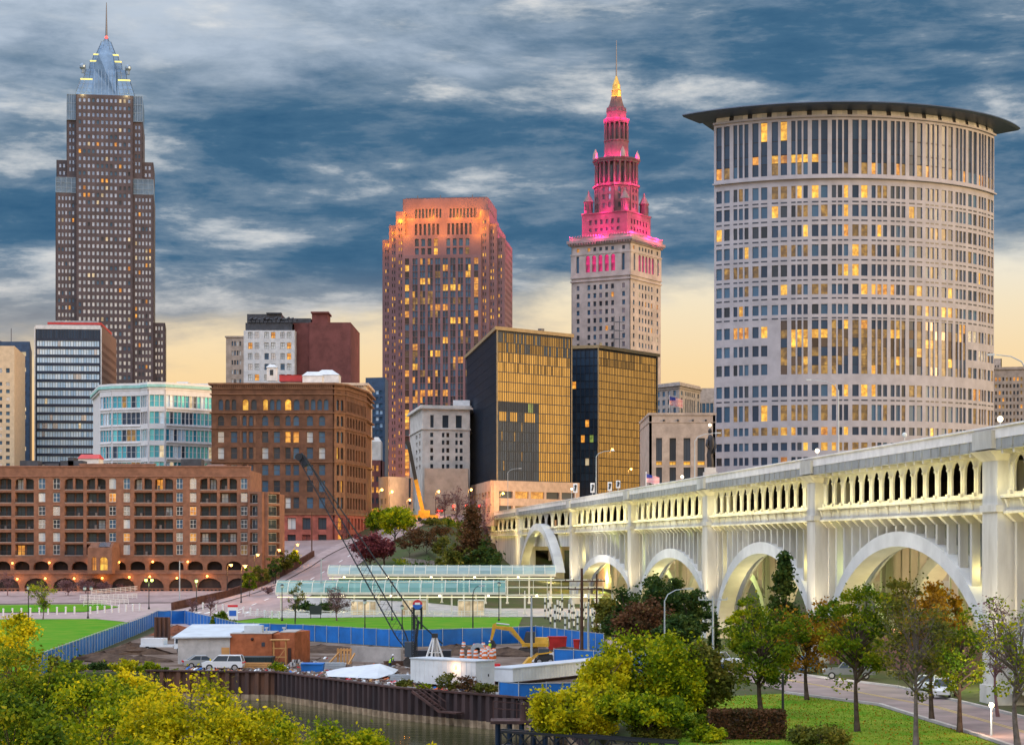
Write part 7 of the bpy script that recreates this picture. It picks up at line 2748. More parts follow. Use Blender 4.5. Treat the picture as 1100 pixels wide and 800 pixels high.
# poles on the bridge
BL = 'grey arm lamps standing on the bridge'
for px, yt, arm, lab in ((543, 503, 3.4, 'grey bridge lamp with long arm before the podium'), (637, 484, 3.2, 'grey bridge lamp with arm by the highway shields'),
                         (742, 465, 3.4, 'grey bridge lamp in front of the stone hall windows'), (895, 408, -3.0, 'tall grey bridge lamp before the middle of the curved tower'),
                         (1095, 381, -2.6, 'tall grey bridge lamp at the picture edge'), (483, 528, 1.5, 'far grey bridge lamp where the roadway meets the hill')):
 y = 135750.0 / (px - 325) - 181
 y = y / math.cos(TH)
 b = bridge_pt(0.6, y)
 Y = b[1]
 cobra(lab, b[0], b[1], PZ(yt, Y) - 22.9, arm, None, z=22.9, group=BL)
for px, yt, lab in ((864, 484, 'lit globe lamp post on the bridge before the curved tower'), (956, 467, 'unlit-looking globe lamp post on the bridge between two lit ones'), (1057, 450, 'lit globe lamp post on the bridge near the picture edge'),
     (722, 512, 'small globe lamp post on the bridge before the stone hall'), (606, 525, 'small globe lamp post on the bridge before the black block')):
 y = 135750.0 / (px - 325) - 181
 b = bridge_pt(1.5, y)
 t = thing('globe_lamp', lab, 'street lamp', (b[0], b[1], 22.9), 0, 'globe lamps along the bridge roadway')
 h = PZ(yt, b[1]) - 22.9
 m = MB()
 m.lathe([(0.14, 0), (0.08, 0.4), (0.06, h - 0.3)], 8)
 m.build('post', 'pole_grey', t)
 m = MB()
 m.ball((0, 0, h), 0.28, 0, 10)
 m.build('globe', 'bulb_white' if 'unlit' not in lab else 'bulb_off', t)
# tall catenary-like masts, utility poles
def pole(name, label, px, yb, yt, r, matl, cross=None, Y=None, cat='pole'):
 Y = Y or CAM_Z * F_PX / (yb - HORIZON)
 x = PX(px, Y)
 z = ground_z(x, Y)
 h = PZ(yt, Y) - z
 t = thing(name, label, cat, (x, Y, z))
 m = MB()
 m.tube([(0, 0, -0.2), (0, 0, h)], [r, r * 0.7], 8)
 m.build('shaft', matl, t)
 if cross:
  m = MB()
  for hh, w in cross:
   m.bar((-w, 0, h - hh), (w, 0, h - hh), 0.14)
   for s in np.linspace(-w, w, 5):
    m.tube([(s, 0, h - hh), (s, 0, h - hh + 0.3)], 0.06, 5)
  m.build('crossarm', matl, t)
 return t
pole('utility_pole', 'dark brown wooden utility pole with crossarms beside the lamp-lit arch', 625, 693, 610, 0.22, 'wood_pole', [(1.6, 2.0), (2.6, 1.6)], Y=252)
pole('utility_pole', 'reddish thin utility pole behind the dark brown one', 641, 690, 616, 0.14, 'wood_pole', [(1.0, 1.2)], Y=285)
pole('steel_pole', 'pale steel pole standing before the excavator', 571, 708, 640, 0.16, 'pole_grey', Y=250)
pole('steel_pole', 'short pale steel pole beside the wooden utility pole', 632, 690, 650, 0.16, 'pole_grey', Y=262)
x, Y = gp(508, 690)
cobra('tall black lamp pole with short arm behind the barrels', x, Y, (690 - 629) * Y / F_PX, 1.0, None, matl='black_iron')
cobra('grey street lamp with outstretched arm above the dark trees', PX(714, 215), 215, PZ(632, 215), 2.3, None)
x, Y = PX(1065, 150), 150
t = thing('globe_lamp', 'lit globe street lamp glowing by the road below the bridge pier', 'street lamp', (x, Y, 0))
m = MB()
m.lathe([(0.13, 0), (0.08, 0.4), (0.055, PZ(760, 150))], 8)
m.build('post', 'pole_grey', t)
m = MB()
m.ball((0, 0, PZ(757, 150)), 0.2, 0, 10)
m.build('globe', 'bulb_white', t)
lamp(t, (0, -0.6, PZ(757, 150) + 0.3), 420, (1, 0.55, 0.28), 0.2)
x, Y = PX(843, 152), 152
pole('lamp_post', 'plain black post standing on the lawn beside the hedge block', 841, 783, 724, 0.12, 'black_iron', Y=153)
pole('steel_pole', 'slim metal pole in front of the floodlit pier', 766, 700, 640, 0.14, 'pole_grey', [(0.4, 1.6)], Y=232)
# bollards
def bollard_run(p, q, n, label, group):
 m = MB()
 m.lathe([(0.17, 0), (0.17, 1.25), (0.21, 1.3), (0.21, 1.42), (0.1, 1.52)], 8)
 proto = None
 for i in range(n):
  x, y = p[0] + (q[0] - p[0]) * i / (n - 1), p[1] + (q[1] - p[1]) * i / (n - 1)
  if proto is None:
   proto = m.build('bollard', 'bollard_white', None, (x, y, ground_z(x, y)))
   tag(proto, label, 'bollard', group)
  else:
   c = proto.copy()
   c.location = (x, y, ground_z(x, y))
   COL.objects.link(c)
bollard_run(gp(-16, 665), gp(80, 663), 11, 'white bollard in the row along the lawn before the arcade', 'white bollards along the lawn')
bollard_run(gp(97, 663), gp(150, 661), 8, 'white bollard in the row beside the plaza railings', 'white bollards on the plaza')
bollard_run(gp(218, 661), gp(300, 666), 12, 'white bollard in the row at the foot of the hill street', 'white bollards by the street')
# white railings of the plaza
def railing(label, p, q, n, name='railing'):
 p, q = Vector(p), Vector(q)
 o = (p.x, p.y, ground_z(*p))
 m = MB()
 zp, zq = ground_z(*p), ground_z(*q)
 for hh in (0.5, 0.85, 1.2):
  m.bar((p.x, p.y, zp + hh), (q.x, q.y, zq + hh), 0.09, 0.12)
 for i in range(n + 1):
  a = p + (q - p) * i / n
  za = zp + (zq - zp) * i / n
  m.bar((a.x, a.y, za), (a.x, a.y, za + 1.3), 0.11)
 ob = m.build(name, 'bollard_white', None, o, off=o)
 tag(ob, label, 'railing', 'white plaza railings')
railing('white plaza railing, longest one, just behind the twin-headed lamp', gp(86, 655), gp(147, 654), 12)
railing('white plaza railing in the middle of the three rows', gp(90, 658), gp(138, 657), 10)
railing('white plaza railing set back close to the cross street', gp(98, 652), gp(150, 650), 10)
railing('pale railing along the platform edge below the turquoise canopy', (-50, 383.5), (-22, 385.5), 14)
railing('pale railing along the platform edge behind the roundel sign', (-20, 385.7), (1, 388), 12)
# banded art posts near the bridge
g = random.Random(4)
m = MB()
segs = []
hh = 4.4
for k in range(9):
 m.lathe([(0.17, hh * k / 9), (0.17, hh * (k + 1) / 9 - 0.001)], 8, seg_m=[0 if k % 3 else 1])
proto = m.build('banded_post', ['bollard_white', 'sign_board'], None, (0, 0, 0))
tag(proto, 'slender white and black banded post in the cluster beside the station', 'post', 'banded posts clustered beside the station')
spots = []
for i in range(26):
 px = 586 + i * 3.1 + g.uniform(-1, 1)
 yb = g.uniform(664, 681)
 spots.append(gp(px, yb))
spots += [gp(691 - 30, 683), gp(668, 680), gp(673, 676), gp(679, 682)]
for i, (x, y) in enumerate(spots):
 c = proto if i == 0 else proto.copy()
 if i:
  COL.objects.link(c)
 c.location = (x, y, ground_z(x, y))
 c.scale = (1, 1, g.uniform(0.75, 1.1))
 c.rotation_euler = (0, 0, g.uniform(0, 6))
# signs
x, Y = gp(448.5, 690)
t = thing('roundel_sign', 'round red and blue station sign with white lettering band on dark posts', 'sign', (x, Y, 0))
zc = PZ(649, Y)
r = 5.2 * Y / F_PX
m = MB()
N = 20
for half, (a0, a1) in ((0, (0, math.pi)), (1, (math.pi, 2 * math.pi))):
 pts = [(r * math.cos(a0 + (a1 - a0) * k / N), -0.1, zc + r * math.sin(a0 + (a1 - a0) * k / N)) for k in range(N + 1)]
 m.poly(pts[::-1], half)
 m.poly([(p[0], 0.1, p[2]) for p in pts], half)
 for a, b in zip(pts, pts[1:]):
  m.quad(a, b, (b[0], 0.1, b[2]), (a[0], 0.1, a[2]), half)
m.build('disc', ['sign_red', 'sign_blue'], t)
m = MB()
m.box(-r * 0.55, r * 0.55, -0.14, -0.11, zc - 0.02, zc + r * 0.42)
m.build('lettering_band', 'sign_white', t)
m = MB()
for s in (-0.55, 0.55):
 m.bar((s, 0.25, 0), (s, 0.25, zc - r * 0.5), 0.32)
m.bar((-0.55, 0.25, zc - r * 0.9), (0.55, 0.25, zc - r * 0.9), 0.3)
m.build('post', 'black_iron', t)
x, Y = gp(309.5, 662)
x = PX(250, 372)
Y = 372
t = thing('map_kiosk', 'white information kiosk with blue panel and red cap at the hill street foot', 'kiosk', (PX(250, Y), Y, 0.1))
m = MB()
m.box(-0.9, 0.9, 0, 0.3, 0.0, 2.6)
m.build('panel', 'sign_white', t)
m = MB()
m.box(-0.65, 0.65, -0.03, 0, 1.0, 2.0)
m.build('map', 'sign_blue', t)
m = MB()
m.box(-0.9, 0.9, -0.02, 0.32, 2.61, 3.0)
m.build('cap', 'sign_red', t)
Y = 380
t = thing('notice_board', 'dark notice board on the platform lawn behind the narrow olive tree', 'notice board', (PX(339, Y), Y, 0.1))
m = MB()
m.box(-1.1, 1.1, 0, 0.15, 1.0, 2.6)
m.build('board', 'sign_board', t)
m = MB()
for s in (-0.9, 0.9):
 m.bar((s, 0.07, 0), (s, 0.07, 1.0), 0.12)
m.build('leg', 'black_iron', t)
# highway shields on the bridge
for px, y0, y1, lab in ((618, 519, 529, 'white route shield sign with arrow nearest the black block'), (636.5, 518.5, 529, 'white route shield sign on the lamp pole'), (655, 517.5, 527, 'white route shield sign third along the bridge'), (664, 516, 524, 'small white route shield sign last along the bridge')):
 yl = 135750.0 / (px - 325) - 181
 b = bridge_pt(5.0, yl)
 Y = b[1]
 k = Y / F_PX
 x = PX(px, Y)
 t = thing('route_sign', lab, 'road sign', (x, Y, 22.9), 0, 'white route signs on the bridge')
 z0, z1 = PZ(y1, Y) - 22.9, PZ(y0, Y) - 22.9
 m = MB()
 m.box(-2.3 * k, 2.3 * k, -0.05, 0.05, z0, z1)
 m.build('panel', 'sign_white', t)
 m = MB()
 m.bar((-0.5 * k, -0.08, z0 + (z1 - z0) * 0.2), (0.9 * k, -0.08, z0 + (z1 - z0) * 0.8), 0.35)
 m.bar((0.9 * k, -0.08, z0 + (z1 - z0) * 0.8), (-0.9 * k, -0.08, z0 + (z1 - z0) * 0.7), 0.3)
 m.build('arrow', 'sign_board', t)
 m = MB()
 m.tube([(0, 0.1, 0), (0, 0.1, z0)], 0.07, 6)
 m.build('pole', 'pole_grey', t)
# flags
def flag_mat():
 m = bpy.data.materials.new('flag_cloth')
 m.use_nodes = True
 t = NT(m.node_tree)
 b = m.node_tree.nodes['Principled BSDF']
 uv = t.n('ShaderNodeTexCoord').outputs['Object']
 sep = t.n('ShaderNodeSeparateXYZ')
 t.l(uv, sep.inputs[0])
 s = t.math('FRACT', t.math('MULTIPLY', sep.outputs[2], 6.5))
 st = t.math('GREATER_THAN', s, 0.5)
 c = t.mix(st, (0.75, 0.72, 0.72), (0.60, 0.03, 0.06))
 canton = t.math('MULTIPLY', t.math('LESS_THAN', sep.outputs[0], 0.72), t.math('GREATER_THAN', sep.outputs[2], 0.48))
 t.l(t.mix(canton, c, (0.03, 0.05, 0.28)), b.inputs['Base Color'])
 b.inputs['Roughness'].default_value = 0.8
 MATS['flag_cloth'] = m
flag_mat()
def flag(label, x, y, z, h, size):
 t = thing('flagpole', label, 'flag', (x, y, z), 0, 'striped flags')
 m = MB()
 m.tube([(0, 0, 0), (0, 0, h)], [0.1, 0.06], 6)
 m.ball((0, 0, h + 0.1), 0.14, 0, 6)
 m.build('pole', 'sign_white', t)
 m = MB()
 n = 8
 for i in range(n):
  a, b = 1.6 * i / n, 1.6 * (i + 1) / n
  f_ = lambda s: 0.12 * math.sin(s * 5)
  d = lambda s: -0.28 * s
  m.quad((a, f_(a), d(a)), (b, f_(b), d(b)), (b, f_(b), 1 + d(b)), (a, f_(a), 1 + d(a)))
 c = m.build('cloth', 'flag_cloth', t, (0.06, 0, h - size - 0.1))
 c.scale = (size, size, size)
flag('striped flag on a pole before the old grey courthouse', PX(719, 780), 780, PZ(452, 780), PZ(425, 780) - PZ(452, 780), 3.2)
b = bridge_pt(6, 135750.0 / (688 - 325) - 181)
flag('striped flag on a pole at the bridge before the second gold face', PX(694, b[1]), b[1], 22.9, PZ(508, b[1]) - 22.9, 1.5)
# traffic signals where the bridge road meets the hilltop
for px, y, Y, colr, lab in ((487, 543.5, 650, 'bulb_red', 'red traffic signal nearest the russet tree'), (501, 543, 655, 'bulb_red', 'red traffic signal under the podium corner'), (515, 543.5, 660, 'bulb_red', 'red traffic signal in front of the podium'),
       (527, 542.5, 660, 'bulb_red', 'red traffic signal beside the bluish van'), (470, 553, 640, 'bulb_red', 'low red traffic signal beside the yellow crane'), (420, 548.5, 600, 'bulb_green', 'green traffic signal above the bright green tree'), (408, 549, 600, 'bulb_red', 'red traffic signal by the green tree at the brick corner')):
 x = PX(px, Y)
 zb = ground_z(x, Y)
 t = thing('traffic_signal', lab, 'traffic light', (x, Y, zb), 0, 'traffic signals at the hilltop junction')
 h = PZ(y, Y) - zb
 m = MB()
 m.tube([(0.5, 0.1, 0), (0.5, 0.1, h + 0.9)], 0.09, 6)
 m.bar((0.5, 0.1, h + 0.7), (0, 0.1, h + 0.7), 0.1)
 m.build('pole', 'pole_grey', t)
 m = MB()
 m.box(-0.3, 0.3, 0, 0.3, h - 1.3, h + 0.6)
 m.build('housing', 'sign_board', t)
 m = MB()
 m.ball((0, -0.05, h), 0.42, 0, 8)
 m.build('lens', colr, t)
 lamp(t, (0, -0.8, h), 250, (1, 0.05, 0.03) if colr == 'bulb_red' else (0.1, 1, 0.5), 0.3)
# statue on its pedestal
def statue():
 Y = 520.0
 x = PX(763, Y)
 zb = PZ(506, Y)
 t = thing('statue', 'dark bronze robed statue on a cream pedestal before the stone hall', 'statue', (x, Y, 20))
 o = (x, Y, 20)
 k = Y / F_PX
 zz = lambda y: PZ(y, Y)
 m = MB()
 m.box(x - 1.7, x + 1.7, Y - 1.7, Y + 1.7, 20, zz(507))
 m.box(x - 1.35, x + 1.35, Y - 1.35, Y + 1.35, zz(507), zz(502))
 m.build('pedestal', 'white_stone', t, off=o)
 m = MB()
 # (y pixel, half width px, centre offset px, depth m)
 prof = [(502.5, 3.6, 0.0, 0.9), (498, 3.9, 0.3, 0.9), (493, 3.7, 0.0, 0.85), (488, 3.2, -0.8, 0.8), (484, 3.6, 0.4, 0.8), (479, 4.2, 1.2, 0.9), (474, 4.0, 1.0, 0.9), (470, 3.6, 0.6, 0.8), (468, 2.2, 0.0, 0.6), (466.8, 1.4, -0.3, 0.45)]
 rings = []
 n = 12
 for (y, w, c, d) in prof:
  rings.append([(x + (c + w * math.cos(2 * math.pi * q / n)) * k, Y + d * math.sin(2 * math.pi * q / n), zz(y)) for q in range(n)])
 i0 = len(m.v)
 for r_ in rings:
  m.v += r_
 for a in range(len(rings) - 1):
  for q in range(n):
   q2 = (q + 1) % n
   m.f.append((i0 + a * n + q, i0 + a * n + q2, i0 + (a + 1) * n + q2, i0 + (a + 1) * n + q))
   m.m.append(0)
 m.f.append(tuple(i0 + (len(rings) - 1) * n + q for q in range(n)))
 m.m.append(0)
 m.ball((x - 0.4 * k, Y - 0.1, zz(463)), 2.1 * k, 0, 10, 1.45)
 m.tube([(x - 2.8 * k, Y - 0.3, zz(472)), (x - 4.2 * k, Y - 0.7, zz(478)), (x - 2.0 * k, Y - 1.1, zz(482))], [0.36, 0.32, 0.22], 8)
 m.tube([(x + 3.8 * k, Y - 0.2, zz(472)), (x + 5.0 * k, Y - 0.5, zz(480)), (x + 3.4 * k, Y - 0.9, zz(487))], [0.38, 0.34, 0.22], 8)
 mat('bronze_dark', (0.035, 0.035, 0.042), 0.5, metal=0.4, var=0.2)
 m.build('figure', 'bronze_dark', t, off=o, smooth=True)
 m = MB()
 m.ball((x - 0.4 * k, Y, zz(456.5)), 0.42, 0, 8)
 m.build('lamp', 'bulb_white', t, off=o)
statue()
# ================================================================== vehicles and machines
mat('car_white', (0.72, 0.74, 0.77), 0.3, spec=0.6, var=0.04)
mat('car_blue', (0.03, 0.20, 0.45), 0.3, spec=0.6, var=0.05)
mat('car_dark', (0.13, 0.14, 0.15), 0.3, spec=0.6, var=0.05)
mat('car_silver', (0.38, 0.40, 0.42), 0.3, metal=0.4, var=0.05)
mat('car_red', (0.40, 0.03, 0.03), 0.3, spec=0.6, var=0.05)
mat('tyre_rubber', (0.015, 0.015, 0.016), 0.8, var=0)
mat('rim_metal', (0.45, 0.46, 0.48), 0.35, metal=0.6, var=0)
mat('machine_yellow', (0.62, 0.33, 0.025), 0.5, var=0.15, scale=1)
mat('machine_black', (0.03, 0.03, 0.03), 0.6, var=0.1)
mat('track_steel', (0.06, 0.05, 0.045), 0.8, var=0.3, scale=2)
mat('crane_blue', (0.012, 0.018, 0.03), 0.5, var=0.15)
mat('hiviz', (0.50, 0.85, 0.04), 0.7, var=0.05)
mat('barrel_orange', (0.75, 0.16, 0.03), 0.6, var=0.05)
mat('skin_tone', (0.45, 0.26, 0.18), 0.6, var=0)
mat('jeans', (0.04, 0.06, 0.12), 0.9, var=0.1)
mat('headlight_glass', (0.8, 0.8, 0.8), 0.15, var=0)
mat('trailer_white', (0.70, 0.72, 0.74), 0.5, var=0.10, scale=0.4)
mat('brick_orange', (0.40, 0.13, 0.06), 0.9, var=0.18, scale=0.9)
mat('block_grey', (0.48, 0.46, 0.45), 0.9, var=0.12, scale=0.9)
mat('plywood', (0.55, 0.28, 0.10), 0.8, var=0.1)
mat('tarp_white', (0.62, 0.64, 0.67), 0.7, var=0.06)
def wheel(parent, x, y, r, w=0.22):
 m = MB()
 m.tube([(x, y - w / 2, r), (x, y + w / 2, r)], r, 14)
 wo = m.build('wheel', 'tyre_rubber', parent)
 m = MB()
 m.tube([(x, y - w / 2 - 0.015, r), (x, y + w / 2 + 0.015, r)], r * 0.6, 12)
 m.build('rim', 'rim_metal', wo)
def car(label, x, y, rz, paint, kind='sedan', z=None, group=None, lights=None, cat='car'):
 z = ground_z(x, y) + 0.08 if z is None else z
 t = thing('parked_car' if kind != 'pickup' else 'pickup_truck', label, cat, (x, y, z), rz, group)
 L, W = (4.5, 1.8) if kind != 'pickup' else (5.4, 1.95)
 w = W / 2
 if kind == 'sedan':
  low = [(-2.2, 0.35), (2.2, 0.35), (2.25, 0.65), (2.0, 0.82), (1.05, 0.92), (-1.5, 0.95), (-2.2, 0.88), (-2.27, 0.6)]
  cab = [(1.0, 0.92), (0.35, 1.40), (-0.9, 1.43), (-1.65, 0.95)]
 elif kind == 'suv':
  low = [(-2.2, 0.4), (2.2, 0.4), (2.27, 0.75), (2.1, 1.0), (1.15, 1.08), (-2.2, 1.08), (-2.28, 0.7)]
  cab = [(1.1, 1.08), (0.5, 1.70), (-2.0, 1.72), (-2.2, 1.08)]
 else:
  low = [(-2.7, 0.5), (2.6, 0.5), (2.7, 0.8), (2.55, 1.08), (1.2, 1.15), (-2.7, 1.15)]
  cab = [(1.1, 1.15), (0.55, 1.78), (-0.75, 1.80), (-0.95, 1.15)]
 m = MB()
 def side(poly, wa, wb):
  a = [(p[0], -wa if i < 0 else -wa, p[1]) for i, p in enumerate(poly)]
  b = [(p[0], wa, p[1]) for p in poly]
  n = len(poly)
  m.poly(a)
  m.poly(b[::-1])
  for i in range(n):
   m.quad(a[(i + 1) % n], a[i], b[i], b[(i + 1) % n])
 side(low, w, w)
 # roof and pillars
 roof = [(cab[1][0], cab[1][1] - 0.06), cab[1], cab[2], (cab[2][0], cab[2][1] - 0.06)]
 top = [(cab[1][0] - 0.02, cab[1][1])] + [(cab[2][0] + 0.02, cab[2][1])]
 m.box(cab[2][0], cab[1][0], -w * 0.84, w * 0.84, cab[1][1] - 0.05, max(cab[1][1], cab[2][1]) + 0.02)
 for sx in (-1, 1):
  m.bar((cab[0][0], sx * w * 0.93, cab[0][1]), (cab[1][0], sx * w * 0.82, cab[1][1]), 0.07)
  m.bar((cab[3][0], sx * w * 0.93, cab[3][1]), (cab[2][0], sx * w * 0.82, cab[2][1]), 0.10)
  m.bar(((cab[0][0] + cab[3][0]) / 2, sx * w * 0.93, cab[0][1]), ((cab[1][0] + cab[2][0]) / 2, sx * w * 0.82, cab[1][1]), 0.07)
 if kind == 'pickup':
  m.box(-2.68, -1.0, -w, -w + 0.08, 1.15, 1.32)
  m.box(-2.68, -1.0, w - 0.08, w, 1.15, 1.32)
  m.box(-2.7, -2.6, -w, w, 1.15, 1.32)
 b = m.build('body', paint, t)
 bv = b.modifiers.new('bevel', 'BEVEL')
 bv.width = 0.06
 bv.segments = 2
 m = MB()
 a = [(p[0], -w * (0.92 if i in (0, 3) else 0.81), p[1]) for i, p in enumerate(cab)]
 bb_ = [(p[0], -q[1], p[1]) for p, q in zip(cab, a)]
 m.poly(a)
 m.poly(bb_[::-1])
 for i in range(4):
  m.quad(a[(i + 1) % 4], a[i], bb_[i], bb_[(i + 1) % 4])
 m.build('window', 'glass_dark', t)
 wr = 0.33 if kind == 'sedan' else 0.38
 for sx in (1.4, -1.4) if kind != 'pickup' else (1.75, -1.75):
  for sy in (-w + 0.1, w - 0.1):
   wheel(t, sx, sy, wr)
 fx = low[2][0]
 rx = low[-1][0]
 zl = (low[2][1] + low[3][1]) / 2
 for sy in (-w + 0.3, w - 0.3):
  m = MB()
  m.box(fx - 0.05, fx + 0.03, sy - 0.2, sy + 0.2, zl - 0.1, zl + 0.08)
  m.build('headlight', 'bulb_white' if lights == 'front' else 'headlight_glass', t)
  m = MB()
  m.box(rx - 0.06, rx + 0.05, sy - 0.16, sy + 0.16, zl - 0.05, zl + 0.15)
  m.build('tail_light', 'bulb_red' if lights == 'rear' else 'sign_red', t)
 return t
PK = 'vehicles parked along the road under the bridge'
car('white sports utility vehicle facing the viewer below the bridge pier', PX(1014, 187), 187, R(-112), 'car_white', 'suv', group=PK)
car('white sedan parked just behind the white utility vehicle', PX(996, 196), 196, R(-112), 'car_white', 'sedan', group=PK)
car('bright blue car parked behind the orange tree', PX(864, 224), 224, R(-120), 'car_blue', 'suv', group=PK)
car('dark grey pickup parked between the blue car and the green tree', PX(912, 213), 213, R(170), 'car_dark', 'pickup', group=PK, cat='pickup truck')
car('white pickup beside the blue fence bay at the lawn corner', PX(772, 232), 232, R(-28), 'car_white', 'pickup', group=PK, cat='pickup truck')
car('small silver sedan on the site terrace before the grey block building', PX(218, 232), 232, R(15), 'car_silver', 'sedan')
car('white work van with flat back on the site terrace by the dark skip', PX(240, 227), 227, R(178), 'car_white', 'suv', cat='van')
# street traffic uphill with glowing tail lights
for px, Y, rz, paint, lab, li in ((548, 668, 90, 'car_blue', 'blue van crossing the bridge roadway before the podium', 'rear'), (487, 700, 100, 'car_red', 'red car with glowing tail lights by the hilltop signals', 'rear'), (505, 710, 95, 'car_dark', 'dark car with glowing tail lights by the hilltop signals', 'rear'),
                               (520, 705, 92, 'car_silver', 'silver car with glowing tail lights by the hilltop signals', 'rear'), (460, 690, 98, 'car_white', 'white car queueing beside the yellow crane', 'rear'), (472, 655, 100, 'car_red', 'red car queueing in front of the white one', 'rear')):
 x = PX(px, Y)
 car(lab, x, Y, R(rz), paint, 'suv', z=24.1, group='cars on the hilltop street', lights=li)
# trailers
def box_trailer(label, p, q, d, h, zb, stripes=False):
 """long side from p to q (ground points), depth d away from the viewer"""
 p, q = Vector(p), Vector(q)
 rz = math.atan2(q.y - p.y, q.x - p.x)
 L = (q - p).length
 t = thing('site_trailer', label, 'trailer', (p.x, p.y, 0.07), rz, 'white site trailers')
 m = MB()
 m.box(0, L, 0, d, zb, h - 0.12)
 n = int(L / 0.6)
 for i in range(1, n):
  x = L * i / n
  m.box(x - 0.03, x + 0.03, -0.03, 0.0, zb, h - 0.15)
 m.build('box_body', 'trailer_white', t)
 m = MB()
 m.box(-0.08, L + 0.08, -0.08, d + 0.08, h - 0.12, h)
 m.build('roof', 'roof_white', t)
 for x in (0.8, L - 0.9):
  m = MB()
  m.tube([(x, 0.1, zb * 0.5), (x, d - 0.1, zb * 0.5)], max(0.2, zb * 0.5), 10)
  m.build('wheel', 'tyre_rubber', t)
 m = MB()
 m.box(L + 0.0, L + 0.05, d * 0.3, d * 0.7, zb + 0.15, h - 0.6)
 dr = m.build('door', 'trailer_white', t)
 m = MB()
 m.box(L + 0.06, L + 0.12, d * 0.62, d * 0.66, zb + 0.9, zb + 1.15)
 m.build('handle', 'frame_dark', dr)
 return t
t = box_trailer('big white site trailer with a lit wall lamp above the pile wall', (PX(441, 200), 200), (PX(511, 194), 194), 2.6, 2.95, 0.5)
m = MB()
m.ball((6.2, -0.12, 2.2), 0.16, 0, 8)
m.build('wall_lamp', 'bulb_orange', t)
lamp(t, (6.2, -0.6, 2.15), 45, (1, 0.55, 0.25), 0.1)
box_trailer('low white stepped trailer behind the blue hoarding and yellow trees', (PX(551, 203), 203), (PX(668, 222), 222), 2.6, 1.75, 0.35)
# tarpaulin tent
m = MB()
Yt = 215
pts = {'a': (PX(352, 212), 212, 0.4), 'b': (PX(405, 210), 210, 0.3), 'c': (PX(424, 214), 214, 0.6), 'r1': (PX(368, 217), 217, 1.0), 'r2': (PX(408, 217), 217, 1.45), 'd': (PX(428, 222), 222, 0.5), 'e': (PX(350, 222), 222, 0.3)}
m.poly([pts['a'], pts['b'], pts['r2'], pts['r1']])
m.poly([pts['b'], pts['c'], pts['r2']])
m.poly([pts['c'], pts['d'], pts['r2']])
m.poly([pts['d'], pts['e'], pts['r1'], pts['r2']])
m.poly([pts['e'], pts['a'], pts['r1']])
o = m.build('tarpaulin', 'tarp_white', None, (PX(390, 215), 215, 0), off=(PX(390, 215), 215, 0))
tag(o, 'white tarpaulin stretched low over materials left of the big trailer', 'tarpaulin')
